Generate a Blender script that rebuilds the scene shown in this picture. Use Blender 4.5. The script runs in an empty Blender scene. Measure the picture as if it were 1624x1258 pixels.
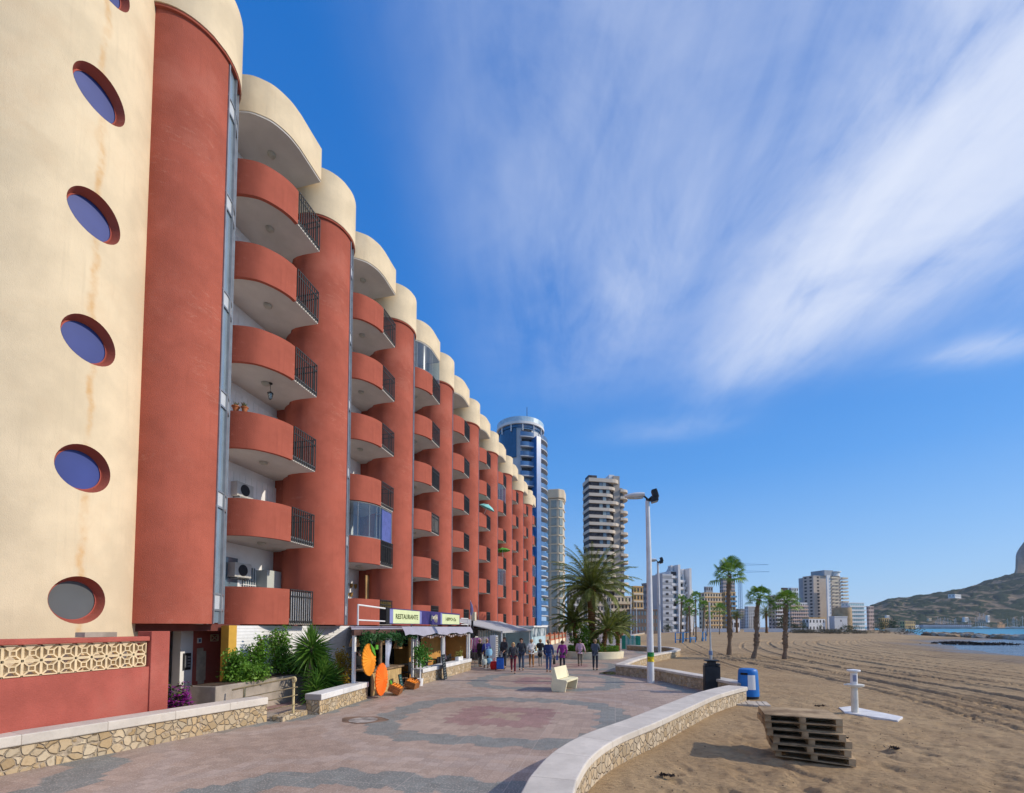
import bpy, bmesh, math, random
import numpy as np
from mathutils import Vector, Matrix
R = random.Random(7)
SC = bpy.context.scene
PI = math.pi
# ------------------------------------------------------------------ camera
F, CX, HY, TT, H, VPX, IW, IH = 715., 812., 994.2, .0458, 2.4, 974.4, 1624., 1258.
TH = math.atan(TT); YAW = math.atan((VPX-CX)*math.cos(TH)/F); PY = HY-F*TT
cd = bpy.data.cameras.new('camera'); cam = bpy.data.objects.new('camera', cd)
SC.collection.objects.link(cam); SC.camera = cam
cd.sensor_width = 36; cd.sensor_fit = 'HORIZONTAL'; cd.lens = 36*F/IW
cd.shift_y = (PY-IH/2)/IW; cd.clip_start = .1; cd.clip_end = 9000
cam.location = (0, 0, H); cam.rotation_euler = (PI/2+TH, 0, YAW)
AX = (-math.sin(YAW), math.cos(YAW)); RT = (math.cos(YAW), math.sin(YAW))
def ray(px, py):
    a = (px-CX)/F; b = (PY-py)/F
    fw = math.cos(TH)-b*math.sin(TH); up = math.sin(TH)+b*math.cos(TH)
    return (AX[0]*fw+RT[0]*a, AX[1]*fw+RT[1]*a, up)
def gz(px, py, z=0.):
    d = ray(px, py); k = (z-H)/d[2]; return Vector((d[0]*k, d[1]*k, z))
def gy(px, py, y):
    d = ray(px, py); k = y/d[1]; return Vector((d[0]*k, y, H+d[2]*k))
# ------------------------------------------------------------------ world and sun
SUN_EL, SUN_AZ = math.radians(31), math.radians(83)      # azimuth clockwise from +Y
W = bpy.data.worlds.new('World'); SC.world = W; W.use_nodes = True
class NT:
    def __init__(s, nt): s.nt = nt; s.N = nt.nodes; s.L = nt.links
    def node(s, t, **k):
        n = s.N.new(t)
        for a, b in k.items(): setattr(n, a, b)
        return n
    def put(s, sock, v):
        if isinstance(v, bpy.types.NodeSocket): s.L.new(v, sock)
        elif v is not None: sock.default_value = v
    def m(s, op, a, b=None, c=None, clamp=False):
        n = s.node('ShaderNodeMath', operation=op, use_clamp=clamp)
        for i, v in enumerate((a, b, c)):
            if v is not None: s.put(n.inputs[i], v)
        return n.outputs[0]
    def mix(s, f, a, b, mode='MIX'):
        n = s.node('ShaderNodeMix', data_type='RGBA', blend_type=mode)
        s.put(n.inputs[0], f); s.put(n.inputs[6], a); s.put(n.inputs[7], b)
        return n.outputs[2]
    def noise(s, vec, scale=5, detail=4, rough=.5, dist=0):
        n = s.node('ShaderNodeTexNoise'); s.put(n.inputs['Vector'], vec)
        n.inputs['Scale'].default_value = scale; n.inputs['Detail'].default_value = detail
        n.inputs['Roughness'].default_value = rough; n.inputs['Distortion'].default_value = dist
        return n.outputs[0]
    def ramp(s, v, stops, interp='LINEAR'):
        n = s.node('ShaderNodeValToRGB'); s.put(n.inputs[0], v); e = n.color_ramp.elements
        n.color_ramp.interpolation = interp
        while len(e) > len(stops): e.remove(e[-1])
        while len(e) < len(stops): e.new(.5)
        for i, (p, c) in enumerate(stops):
            e[i].position = p; e[i].color = (c, c, c, 1) if isinstance(c, (int, float)) else (*c[:3], 1)
        return n.outputs[0]
    def smooth(s, v, a, b):
        n = s.node('ShaderNodeMapRange', interpolation_type='SMOOTHSTEP'); s.put(n.inputs[0], v)
        n.inputs[1].default_value = a; n.inputs[2].default_value = b
        return n.outputs[0]
    def gauss(s, u, c, w):
        d = s.m('DIVIDE', s.m('SUBTRACT', u, c), w)
        return s.m('POWER', 2.71828, s.m('MULTIPLY', s.m('MULTIPLY', d, d), -1))
    def sep(s, v):
        n = s.node('ShaderNodeSeparateXYZ'); s.put(n.inputs[0], v); return n.outputs
    def comb(s, x, y, z=0.):
        n = s.node('ShaderNodeCombineXYZ')
        for i, v in enumerate((x, y, z)): s.put(n.inputs[i], v)
        return n.outputs[0]
    def mapv(s, vec, scale=(1, 1, 1), rot=(0, 0, 0), loc=(0, 0, 0)):
        n = s.node('ShaderNodeMapping'); s.put(n.inputs[0], vec)
        n.inputs['Scale'].default_value = scale; n.inputs['Rotation'].default_value = rot; n.inputs['Location'].default_value = loc
        return n.outputs[0]
def world():
    t = NT(W.node_tree); t.N.clear()
    sky = t.node('ShaderNodeTexSky', sky_type='NISHITA'); sky.sun_disc = False
    sky.sun_elevation = SUN_EL; sky.sun_rotation = SUN_AZ; sky.altitude = 0; sky.air_density = 1.25; sky.dust_density = .6; sky.ozone_density = 3.5
    hs = t.node('ShaderNodeHueSaturation'); hs.inputs['Saturation'].default_value = 1.28; t.put(hs.inputs['Color'], sky.outputs[0])
    co = t.node('ShaderNodeTexCoord'); x, y, z = t.sep(co.outputs['Generated'])
    k = 1/(.105*1.1)
    gr = t.ramp(z, [(0, (.31*.5, .51*.5, .80*.5)), (.10, (.22*.5, .44*.5, .79*.5)), (.30, (.078*.5, .29*.5, .73*.5)), (.52, (.030*.5, .195*.5, .63*.5)), (.80, (.008*.5, .14*.5, .52*.5))])
    gs = t.node('ShaderNodeVectorMath', operation='SCALE'); t.L.new(gr, gs.inputs[0]); gs.inputs['Scale'].default_value = 2*k
    tint = t.mix(.8, hs.outputs[0], gs.outputs[0])
    zz = t.m('MAXIMUM', z, .02); u = t.m('DIVIDE', x, zz); v = t.m('DIVIDE', y, zz)
    # streaks of high cloud running nearly along Y
    uc = t.m('ADD', u, t.m('MULTIPLY', v, .16))
    n1 = t.noise(t.comb(t.m('MULTIPLY', uc, 2.4), t.m('MULTIPLY', v, .9), 3.1), 1.5, 6, .55, .9)
    n2 = t.noise(t.comb(t.m('MULTIPLY', uc, 9), t.m('MULTIPLY', v, 1.8), 7.3), 1.6, 7, .6, .8)
    n3 = t.noise(t.comb(u, t.m('MULTIPLY', v, .8), 1.7), 2.6, 7, .62, .5)
    A = t.m('MULTIPLY', t.gauss(uc, .84, .21), t.smooth(v, 2.35, 1.2))
    A2 = t.m('MULTIPLY', t.gauss(uc, 1.12, .17), t.smooth(v, 2.0, 1.35))
    B = t.m('MULTIPLY', t.m('MULTIPLY', t.smooth(uc, -.42, .12), t.smooth(v, 2.3, 1.0)), .40)
    C = t.m('MULTIPLY', t.m('MULTIPLY', t.gauss(uc, .27, .12), t.gauss(v, 1.34, .34)), .34)
    D = t.m('MULTIPLY', t.m('MULTIPLY', t.gauss(u, 1.33, .16), t.gauss(v, 1.92, .09)), .75)
    E = t.m('MULTIPLY', t.m('MULTIPLY', t.gauss(u, .30, .28), t.gauss(v, 2.35, .16)), .22)
    sm = t.m('ADD', t.m('ADD', t.m('MULTIPLY', A, 1.35), t.m('MULTIPLY', A2, .5)), t.m('ADD', B, t.m('ADD', C, t.m('ADD', D, E))))
    tex = t.m('ADD', t.m('MULTIPLY', t.smooth(n1, .2, .8), .50), t.m('ADD', t.m('MULTIPLY', t.smooth(n2, .2, .8), .16), t.m('MULTIPLY', t.smooth(n3, .25, .75), .50)))
    dens = t.m('MULTIPLY', t.m('MULTIPLY', sm, tex), 1.)
    dens = t.m('SUBTRACT', 1., t.m('POWER', 2.71828, t.m('MULTIPLY', dens, -1.5)))
    dens = t.m('MULTIPLY', dens, t.smooth(z, .1, .3))
    dens = t.m('MINIMUM', dens, .9)
    col = t.mix(dens, tint, (5.7, 6.15, 7.2, 1))
    bg = t.node('ShaderNodeBackground'); t.put(bg.inputs[0], col); bg.inputs[1].default_value = .125
    o = t.node('ShaderNodeOutputWorld'); t.L.new(bg.outputs[0], o.inputs[0])
world()
sl = bpy.data.lights.new('sun', 'SUN'); sun = bpy.data.objects.new('sun', sl); SC.collection.objects.link(sun)
sl.energy = 3.15; sl.angle = math.radians(.8); sl.color = (1., .89, .73)
sd = Vector((math.sin(SUN_AZ)*math.cos(SUN_EL), math.cos(SUN_AZ)*math.cos(SUN_EL), math.sin(SUN_EL)))
sun.rotation_euler = sd.to_track_quat('Z', 'Y').to_euler(); sun.location = (20, 10, 30)
SC.view_settings.view_transform = 'Standard'; SC.view_settings.look = 'None'; SC.view_settings.gamma = 1
SC.view_settings.exposure = .17
SC.cycles.max_bounces = 6; SC.cycles.transparent_max_bounces = 12; SC.cycles.sample_clamp_indirect = 6
# ------------------------------------------------------------------ helpers
COL = SC.collection
def link(o, parent=None):
    COL.objects.link(o)
    if parent is not None: o.parent = parent
    return o
def wloc(o):
    v = Vector((0, 0, 0))
    while o is not None: v = v + o.location; o = o.parent
    return v
def tag(o, label=None, cat=None, group=None, kind=None):
    if label: o['label'] = label
    if cat: o['category'] = cat
    if group: o['group'] = group
    if kind: o['kind'] = kind
    return o
def thing(name, label, cat, loc=(0, 0, 0), rz=0, group=None):
    o = bpy.data.objects.new(name, None); o.empty_display_size = .3; COL.objects.link(o)
    o.location = loc; o.rotation_euler = (0, 0, rz)
    return tag(o, label, cat, group)
def copy_tree(o, parent=None):
    c = o.copy(); COL.objects.link(c); c.parent = parent
    for ch in list(o.children): copy_tree(ch, c)
    return c
def label_copy(src, loc, label, rz=None, scale=None):
    c = copy_tree(src); c.location = loc; c['label'] = label
    if rz is not None: c.rotation_euler = (0, 0, rz)
    if scale is not None: c.scale = (scale,)*3 if isinstance(scale, (int, float)) else scale
    return c
class MB:
    def __init__(s): s.v = []; s.f = []; s.mi = []; s.cur = 0
    def add(s, vs, fs):
        b = len(s.v); s.v += [tuple(p) for p in vs]; s.f += [tuple(b+i for i in f) for f in fs]; s.mi += [s.cur]*len(fs); return s
    def box(s, x0, y0, z0, x1, y1, z1):
        if x0 > x1: x0, x1 = x1, x0
        if y0 > y1: y0, y1 = y1, y0
        if z0 > z1: z0, z1 = z1, z0
        return s.add([(x0,y0,z0),(x1,y0,z0),(x1,y1,z0),(x0,y1,z0),(x0,y0,z1),(x1,y0,z1),(x1,y1,z1),(x0,y1,z1)],
                     [(3,2,1,0),(4,5,6,7),(0,1,5,4),(1,2,6,5),(2,3,7,6),(3,0,4,7)])
    def obox(s, c, size, rz=0, rx=0, ry=0):
        m = Matrix.Rotation(rz, 3, 'Z') @ Matrix.Rotation(ry, 3, 'Y') @ Matrix.Rotation(rx, 3, 'X')
        a, b, h = size[0]/2, size[1]/2, size[2]/2
        vs = [Vector(c)+m @ Vector(p) for p in [(-a,-b,-h),(a,-b,-h),(a,b,-h),(-a,b,-h),(-a,-b,h),(a,-b,h),(a,b,h),(-a,b,h)]]
        return s.add(vs, [(3,2,1,0),(4,5,6,7),(0,1,5,4),(1,2,6,5),(2,3,7,6),(3,0,4,7)])
    def prism(s, pts, z0, z1):
        n = len(pts)
        ar = sum(pts[i][0]*pts[(i+1) % n][1]-pts[(i+1) % n][0]*pts[i][1] for i in range(n))
        if ar < 0: pts = pts[::-1]
        vs = [(p[0], p[1], z0) for p in pts]+[(p[0], p[1], z1) for p in pts]
        return s.add(vs, [tuple(range(n))[::-1], tuple(range(n, 2*n))]+[(i, (i+1) % n, n+(i+1) % n, n+i) for i in range(n)])
    def band(s, inner, outer, z0, z1, closed=False):
        # wall following two parallel polylines
        n = len(inner); vs = []
        for a, b in zip(inner, outer): vs += [(a[0],a[1],z0),(b[0],b[1],z0),(b[0],b[1],z1),(a[0],a[1],z1)]
        fs = []
        for i in range(n if closed else n-1):
            p, q = 4*i, 4*((i+1) % n)
            for k in range(4): fs.append((p+k, p+(k+1) % 4, q+(k+1) % 4, q+k))
        if not closed: fs += [(3, 2, 1, 0), (4*n-4, 4*n-3, 4*n-2, 4*n-1)]
        return s.add(vs, fs)
    def tube(s, pts, r, n=8, caps=True):
        pts = [Vector(p) for p in pts]; m = len(pts)
        rs = r if isinstance(r, (list, tuple)) else [r]*m
        vs = []; prev = None
        for i, p in enumerate(pts):
            d = (pts[min(i+1, m-1)]-pts[max(i-1, 0)]).normalized()
            if prev is None: a = d.orthogonal().normalized()
            else: a = (prev-d*prev.dot(d)).normalized()
            prev = a; b = d.cross(a)
            for k in range(n):
                t = 2*PI*k/n; vs.append(p+(a*math.cos(t)+b*math.sin(t))*rs[i])
        fs = [(i*n+k, i*n+(k+1) % n, (i+1)*n+(k+1) % n, (i+1)*n+k) for i in range(m-1) for k in range(n)]
        if caps: fs += [tuple(range(n))[::-1], tuple(range((m-1)*n, m*n))]
        return s.add(vs, fs)
    def lathe(s, prof, c=(0, 0), n=24, a0=0, a1=2*PI):
        full = abs(a1-a0-2*PI) < 1e-6; k = n if full else n+1; vs = []
        for r, z in prof:
            for i in range(k):
                t = a0+(a1-a0)*i/n; vs.append((c[0]+r*math.cos(t), c[1]+r*math.sin(t), z))
        fs = []
        for j in range(len(prof)-1):
            for i in range(n):
                i2 = (i+1) % k; fs.append((j*k+i, j*k+i2, (j+1)*k+i2, (j+1)*k+i))
        return s.add(vs, fs)
    def quad(s, a, b, c, d): return s.add([a, b, c, d], [(0, 1, 2, 3)])
    def mesh(s, name, off=(0, 0, 0)):
        me = bpy.data.meshes.new(name); ox, oy, oz = off
        me.from_pydata([(x-ox, y-oy, z-oz) for x, y, z in s.v], [], s.f); me.update(); return me
    def build(s, name, mat, parent=None, smooth=False, bevel=0, loc=None, local=False):
        # vertices are in world coordinates unless local
        if local: off = (0, 0, 0)
        elif parent is not None: off = wloc(parent)
        elif loc is not None: off = loc
        else: off = (0, 0, 0)
        me = s.mesh(name, off); o = bpy.data.objects.new(name, me)
        for mm in (mat if isinstance(mat, (list, tuple)) else [mat]): me.materials.append(mm)
        if max(s.mi, default=0) > 0: me.polygons.foreach_set('material_index', s.mi)
        if smooth:
            bm = bmesh.new(); bm.from_mesh(me); bmesh.ops.recalc_face_normals(bm, faces=bm.faces)
            for f in bm.faces: f.smooth = True
            ang = smooth if isinstance(smooth, float) else .7
            for e in bm.edges:
                if len(e.link_faces) == 2 and e.calc_face_angle(0) > ang: e.smooth = False
            bm.to_mesh(me); bm.free()
        link(o, parent)
        if parent is None and loc is not None: o.location = loc
        if bevel:
            b = o.modifiers.new('bevel', 'BEVEL'); b.width = bevel; b.segments = 2; b.limit_method = 'ANGLE'; b.angle_limit = .6
        return o
def pl_offset(pts, d):
    out = []
    for i, p in enumerate(pts):
        a = Vector(pts[max(i-1, 0)][:2]); b = Vector(pts[min(i+1, len(pts)-1)][:2]); t = (b-a).normalized()
        out.append((p[0]-t.y*d, p[1]+t.x*d))
    return out
def smooth_line(pts, n=8):
    P = [Vector(p) for p in pts]; P = [2*P[0]-P[1]]+P+[2*P[-1]-P[-2]]; out = []
    for i in range(1, len(P)-2):
        for k in range(n):
            t = k/n; a, b, c, d = P[i-1:i+3]
            out.append(.5*((2*b)+(c-a)*t+(2*a-5*b+4*c-d)*t*t+(3*b-a-3*c+d)*t**3))
    out.append(P[-2]); return out
# ------------------------------------------------------------------ materials
def newmat(name):
    m = bpy.data.materials.new(name); m.use_nodes = True; t = NT(m.node_tree); t.N.clear()
    b = t.node('ShaderNodeBsdfPrincipled'); o = t.node('ShaderNodeOutputMaterial'); t.L.new(b.outputs[0], o.inputs[0])
    return m, t, b
def M(name, col, rough=.8, var=.12, vs=1.5, bump=.15, bs=60, metal=0., spec=.3, hue=None, emit=None, alpha=None, trans=0., streak=0., grime=None, sheen=0, scuff=0.):
    m, t, b = newmat(name); co = t.node('ShaderNodeTexCoord').outputs['Object']
    base = (*col, 1)
    n = t.noise(co, vs, 5, .6)
    lo = tuple(c*(1-var*1.6) for c in col)+(1,); hi = tuple(min(c*(1+var*1.2), 1) for c in col)+(1,)
    if hue: hi = (*hue, 1)
    c = t.mix(t.smooth(n, .3, .7), lo, hi) if var or hue else base
    if streak:
        st = t.noise(t.mapv(co, (6, 6, .35)), 1.5, 4, .6)
        c = t.mix(t.m('MULTIPLY', t.smooth(st, .52, .8), streak), c, tuple(x*.72 for x in col)+(1,))
    if grime:
        g = t.noise(co, .55, 6, .7)
        c = t.mix(t.m('MULTIPLY', t.smooth(g, .5, .72), grime[1]), c, (*grime[0], 1))
    if scuff:
        s1 = t.noise(t.mapv(co, (1.6, 1.6, 7), (.25, .3, 0)), 1.1, 6, .62, .6); s2 = t.noise(co, .5, 3)
        c = t.mix(t.m('MULTIPLY', t.m('MULTIPLY', t.gauss(s1, .60, .014), t.smooth(s2, .48, .6)), scuff), c, (.66, .36, .27, 1))
        s3 = t.noise(t.mapv(co, (14, 14, .5)), 1.2, 4, .6); c = t.mix(t.m('MULTIPLY', t.smooth(s3, .64, .74), scuff*.6), c, tuple(x*.62 for x in col)+(1,))
    t.put(b.inputs['Base Color'], c)
    b.inputs['Roughness'].default_value = rough; b.inputs['Metallic'].default_value = metal
    b.inputs['Specular IOR Level'].default_value = spec
    if trans: b.inputs['Transmission Weight'].default_value = trans
    if sheen: b.inputs['Sheen Weight'].default_value = sheen
    if alpha is not None: b.inputs['Alpha'].default_value = alpha
    if bump:
        bn = t.node('ShaderNodeBump'); bn.inputs['Strength'].default_value = bump; bn.inputs['Distance'].default_value = .02
        t.put(bn.inputs['Height'], t.noise(co, bs, 4, .6)); t.L.new(bn.outputs[0], b.inputs['Normal'])
    if emit: b.inputs['Emission Color'].default_value = (*emit[0], 1); b.inputs['Emission Strength'].default_value = emit[1]
    return m
def glassmat(name, col, rough=.08, spec=.8):
    m, t, b = newmat(name); co = t.node('ShaderNodeTexCoord').outputs['Object']
    n = t.noise(co, .9, 3, .5)
    t.put(b.inputs['Base Color'], t.mix(n, tuple(c*.65 for c in col)+(1,), tuple(min(1, c*1.35) for c in col)+(1,)))
    b.inputs['Roughness'].default_value = rough; b.inputs['Specular IOR Level'].default_value = spec; b.inputs['IOR'].default_value = 1.6
    return m
def leafmat(name, cols, rough=.5, scale=2.5):
    m, t, b = newmat(name); co = t.node('ShaderNodeTexCoord').outputs['Object']
    n = t.noise(co, scale, 3, .7)
    c = t.ramp(n, [(.3, cols[0]), (.5, cols[1]), (.7, cols[2])])
    t.put(b.inputs['Base Color'], c); b.inputs['Roughness'].default_value = rough
    b.inputs['Specular IOR Level'].default_value = .3
    tr = t.node('ShaderNodeBsdfTranslucent'); t.put(tr.inputs[0], c)
    ms = t.node('ShaderNodeMixShader'); ms.inputs[0].default_value = .25
    t.L.new(b.outputs[0], ms.inputs[1]); t.L.new(tr.outputs[0], ms.inputs[2])
    o = [x for x in t.N if x.type == 'OUTPUT_MATERIAL'][0]; t.L.new(ms.outputs[0], o.inputs[0])
    return m
RED = M('red_stucco', (.41, .112, .075), .9, .10, .7, .5, 45, streak=.35, spec=.1, grime=((.50, .175, .125), .45), scuff=.22)
RED2 = M('garden_wall_stucco', (.42, .11, .085), .9, .10, 1.2, .6, 35, spec=.15, grime=((.47, .17, .13), .4))
CREAM = M('cream_stucco', (.74, .61, .42), .9, .07, .8, .3, 50, streak=.25, spec=.15, grime=((.70, .52, .33), .4))
WHITE = M('white_render', (.84, .84, .83), .85, .05, 1, .1, 50, spec=.2)
SOFFIT = M('soffit_paint', (.62, .59, .55), .9, .06, .8, .1, 40, spec=.1)
WTRIM = M('white_paint', (.8, .8, .79), .5, .03, 2, 0)
IRON = M('dark_iron', (.03, .028, .027), .55, .2, 8, 0, spec=.4)
ALU = M('grey_aluminium', (.32, .34, .36), .4, .1, 3, 0, metal=.5)
STEEL = M('galvanised_steel', (.5, .51, .52), .4, .12, 3, 0, metal=.6)
POLE = M('pole_paint', (.66, .67, .68), .45, .05, 3, 0)
GLASS = glassmat('window_glass', (.13, .19, .23))
GLASSB = glassmat('porthole_glass_blue', (.045, .068, .25), .4, .15)
GLASSG = glassmat('porthole_glass_grey', (.10, .11, .12), .5, .2)
DARK = M('dark_interior', (.02, .018, .016), .9, .3, 3, 0)
BLACK = M('black_plastic', (.025, .027, .03), .5, .2, 4, .05)
WOOD = M('weathered_wood', (.24, .16, .09), .85, .3, 3, .3, 30, hue=(.30, .21, .13))
WOODL = M('pale_wood', (.52, .36, .16), .7, .15, 3, .2, 30)
CONC = M('grey_concrete', (.36, .31, .26), .9, .15, 2, .3, 40)
CREAMP = M('cream_concrete_bench', (.78, .72, .50), .75, .05, 2, .15, 60)
PLANTER = M('cream_planter', (.78, .70, .50), .85, .08, 1.5, .2, 40)
YELLOW = M('ochre_paint', (.62, .36, .06), .8, .08, 2, .1)
# ------------------------------------------------------------------ the long red apartment building
BP = 5.986; NB = 9; Z0 = 2.48; FH = 2.8; TC = (-11.6, 9.7); TR = 1.22
bld = thing('apartment_building', 'long red and cream apartment block with round towers and curved balconies along the promenade', 'apartment building', (-14, 30, 0))
GLZ = glassmat('strip_glass', (.20, .26, .31), .12)
GLZT, _t, _b = newmat('balcony_glazing')
_g = _t.node('ShaderNodeBsdfGlossy'); _g.inputs['Roughness'].default_value = .05; _g.inputs[0].default_value = (.8, .9, 1, 1)
_tr = _t.node('ShaderNodeBsdfTransparent'); _tr.inputs[0].default_value = (.72, .84, .9, 1)
_mx = _t.node('ShaderNodeMixShader'); _mx.inputs[0].default_value = .13
_t.L.new(_tr.outputs[0], _mx.inputs[1]); _t.L.new(_g.outputs[0], _mx.inputs[2])
_t.L.new(_mx.outputs[0], [x for x in _t.N if x.type == 'OUTPUT_MATERIAL'][0].inputs[0])
PANEL = M('strip_panel', (.52, .55, .58), .5, .05, 2, 0)
def arcp(c, r, a0, a1, n): return [(c[0]+r*math.cos(math.radians(a0+(a1-a0)*i/n)), c[1]+r*math.sin(math.radians(a0+(a1-a0)*i/n))) for i in range(n+1)]
CURVE = smooth_line([(-12.5, 11.62), (-11.99, 11.66), (-11.61, 11.76), (-11.16, 12.01), (-10.83, 12.45), (-10.68, 12.85), (-10.655, 13.11)], 5)
CURVE = [(p[0], p[1]) for p in CURVE] if isinstance(CURVE[0], Vector) else CURVE
SLABP = [(-12.85, 11.3), (-12.5, 11.61)]+[(x-.02, y+.02) for x, y in CURVE[1:]]+[(-10.67, 14.31)]+ \
        [(-11.3, 14.29), (-11.62, 14.31), (-11.86, 14.38), (-12.02, 14.52), (-12.1, 14.7), (-12.12, 14.9), (-12.85, 14.95)]
def bay_copy(o, k, kids=True):
    c = copy_tree(o, bld) if kids else o.copy()
    c.location = o.location+Vector((0, BP*k, 0)); return c
# tower body, red: full arc except the glazed strip
tw = MB(); pts = arcp(TC, TR, -175, 9, 40)
tw.prism(pts+[(TC[0]+.6, TC[1]+.5), (TC[0]-.3, TC[1]+.95), (-13.6, TC[1]+.95), (-13.6, TC[1]-1.0)], Z0, 18.22)
tower = tw.build('tower_wall', RED, bld, smooth=.5)
# glazed strip
g = MB(); gp = arcp(TC, TR-.03, 9, 96, 16); gi = arcp(TC, TR-.08, 9, 96, 16)
g.band(gi, gp, Z0+.03, 18.2); strip = g.build('window_strip', GLZ, bld, smooth=.5)
f = MB()
for a in (10.2, 27, 46, 66, 92):
    p = (TC[0]+TR*math.cos(math.radians(a)), TC[1]+TR*math.sin(math.radians(a)))
    f.obox((p[0], p[1], (Z0+18.2)/2), (.07, .035, 18.2-Z0), math.radians(a))
for i in range(6):
    for z in (Z0+.35+FH*i, Z0+.78+FH*i): f.band(arcp(TC, TR-.05, 9, 96, 14), arcp(TC, TR+.012, 9, 96, 14), z, z+.05)
f.build('frame', ALU, strip)
for i in range(6):
    f = MB(); f.band(arcp(TC, TR-.05, 10, 95, 14), arcp(TC, TR-.015, 10, 95, 14), Z0+.4+FH*i, Z0+.78+FH*i); f.build('spandrel', PANEL, strip)
# cap
c = MB(); c.prism(arcp(TC, 1.31, 0, 345, 46), 18.27, 20.15)
cap = c.build('roof_cap', CREAM, bld, smooth=.5)
c = MB(); c.prism(arcp(TC, 1.285, 0, 345, 46), 18.2, 18.268); ledge = c.build('cap_ledge', RED, cap, smooth=.5)
# canopy over the top balcony
CAN = smooth_line([(-12.9, 11.56), (-12.4, 11.58), (-11.98, 11.64), (-11.49, 11.78), (-11.16, 12.0), (-10.92, 12.25), (-10.72, 12.7), (-10.655, 13.15)], 5)
CAN = [(p[0], p[1]) for p in CAN]+[(-10.67, 14.33), (-11.7, 14.34), (-13.4, 14.5), (-13.4, 11.5)]
c = MB(); c.prism(CAN, 19.30, 20.55); canopy = c.build('roof_canopy', CREAM, bld, smooth=.5)
c = MB(); c.prism([(x-.03 if x > -12 else x, y) for x, y in CAN], 19.24, 19.297); c.build('soffit', SOFFIT, canopy)
def lamp(z, parent, x=-11.75, y=13.05):
    m = MB(); m.lathe([(0, z-.10), (.09, z-.095), (.13, z-.06), (.14, z-.004)], (x, y), 16); return m.build('ceiling_lamp', LAMPM, parent, smooth=True)
LAMPM = M('lamp_glass', (.45, .43, .36), .3, .1, 6, 0)
lamp(19.24, canopy)
# recess walls
c = MB(); c.box(-13.1, 10.65, Z0, -12.85, 15.05, 19.23); wallr = c.build('recess_wall', WHITE, bld)
c = MB(); c.box(-12.84, 14.86, Z0+.01, -12.3, 14.98, 19.2); fin = c.build('red_fin', RED, bld)
c = MB(); c.tube([(-12.22, 14.92, Z0), (-12.22, 14.92, 19.2)], .045, 8); pipe = c.build('drain_pipe', RED, bld, smooth=True)
# one balcony
b = MB(); inn = pl_offset(CURVE, .12); b.band(inn, CURVE, Z0, Z0+1.18)
balc = b.build('balcony', RED, bld, smooth=.5)
b = MB(); b.prism([(x-.01 if x > -11.9 else x, y+.01) for x, y in SLABP], Z0+.004, Z0+.2)
b.build('slab', SOFFIT, balc)
def railing(z, n=11):
    r = MB()
    y0, y1, x = 13.15, 14.27, -10.64
    for i in range(n): yy = y0+(y1-y0)*i/(n-1); r.box(x-.014, yy-.016, z+.02, x+.014, yy+.016, z+1.19)
    for zz in (z+.10, z+.95, z+1.17): r.box(x-.016, y0-.02, zz, x+.016, y1+.02, zz+.028)
    for i in range(1, 7): xx = x-1.02*i/7; r.box(xx-.011, y1+.008, z+.02, xx+.011, y1+.03, z+1.19)
    for zz in (z+.10, z+.95, z+1.17): r.box(x-1.0, y1+.004, zz, x-.02, y1+.034, zz+.028)
    return r
railing(Z0).build('railing', IRON, balc)
lp = lamp(Z0+.0, balc)
BALC = {}
for k in range(NB):
    if k:
        for o in (tower, strip, cap): bay_copy(o, k)
    if k < NB:
        if k:
            for o in (canopy, wallr, fin, pipe): bay_copy(o, k)
        for l in range(6):
            if k == 0 and l == 0: BALC[0, 0] = balc; continue
            c = copy_tree(balc, bld); c.location = balc.location+Vector((0, BP*k, FH*l)); BALC[k, l] = c
for (k, l), o in BALC.items():        # no lamp below the lowest slab
    if l == 0:
        for ch in list(o.children):
            if ch.name.startswith('ceiling_lamp'): bpy.data.objects.remove(ch)
# balcony doors on the recess walls: frame > pane
fr = MB(); y0, y1, z = 11.75, 13.2, Z0+.2
for yy in (y0, (y0+y1)/2, y1): fr.box(-12.85, yy-.04, z, -12.80, yy+.04, z+2.1)
fr.box(-12.85, y0-.04, z+2.1, -12.797, y1+.04, z+2.18)
win = fr.build('balcony_door', WTRIM, bld)
p = MB(); p.box(-12.83, y0+.04, z, -12.815, y1-.04, z+2.1); p.build('pane', GLASS, win)
for k in range(NB):
    for l in range(6):
        if (k, l) in ((0, 0),): continue
        c = copy_tree(win, bld); c.location = win.location+Vector((0, BP*k+(.12 if (k+l) % 3 else 0), FH*l))
# differing balcony details
YP = M('yellow_boards', (.75, .52, .08), .7, .08, 3, 0); SH = M('white_shutter', (.80, .80, .80), .6, .05, 2, 0)
def bz(k, l): return Vector((0, BP*k, FH*l))
def part(mb, name, mat, off, parent=bld, **kw):
    o = mb.build(name, mat, parent, **kw); o.location = o.location+off; return o
# privacy boards behind some railings
def boards(k, l, mat, name='railing_screen'):
    m = MB()
    for i in range(5): y = 13.2+.215*i; m.box(-10.69, y, Z0+.12, -10.675, y+.19, Z0+1.12)
    part(m, name, mat, bz(k, l))
boards(1, 0, YP); boards(0, 0, SH); boards(2, 2, SH); boards(3, 4, SH); boards(5, 1, SH)
for kl in ((2, 1), (2, 3), (3, 1), (3, 2), (3, 3), (4, 1), (4, 3), (4, 5), (5, 0), (5, 2), (6, 2), (6, 4), (7, 1), (7, 3), (4, 0), (2, 0), (1, 1)):
    boards(*kl, M('dark_screen', (.05, .045, .045), .8, .2, 4, 0) if 'dark_screen' not in bpy.data.materials else bpy.data.materials['dark_screen'])
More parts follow.
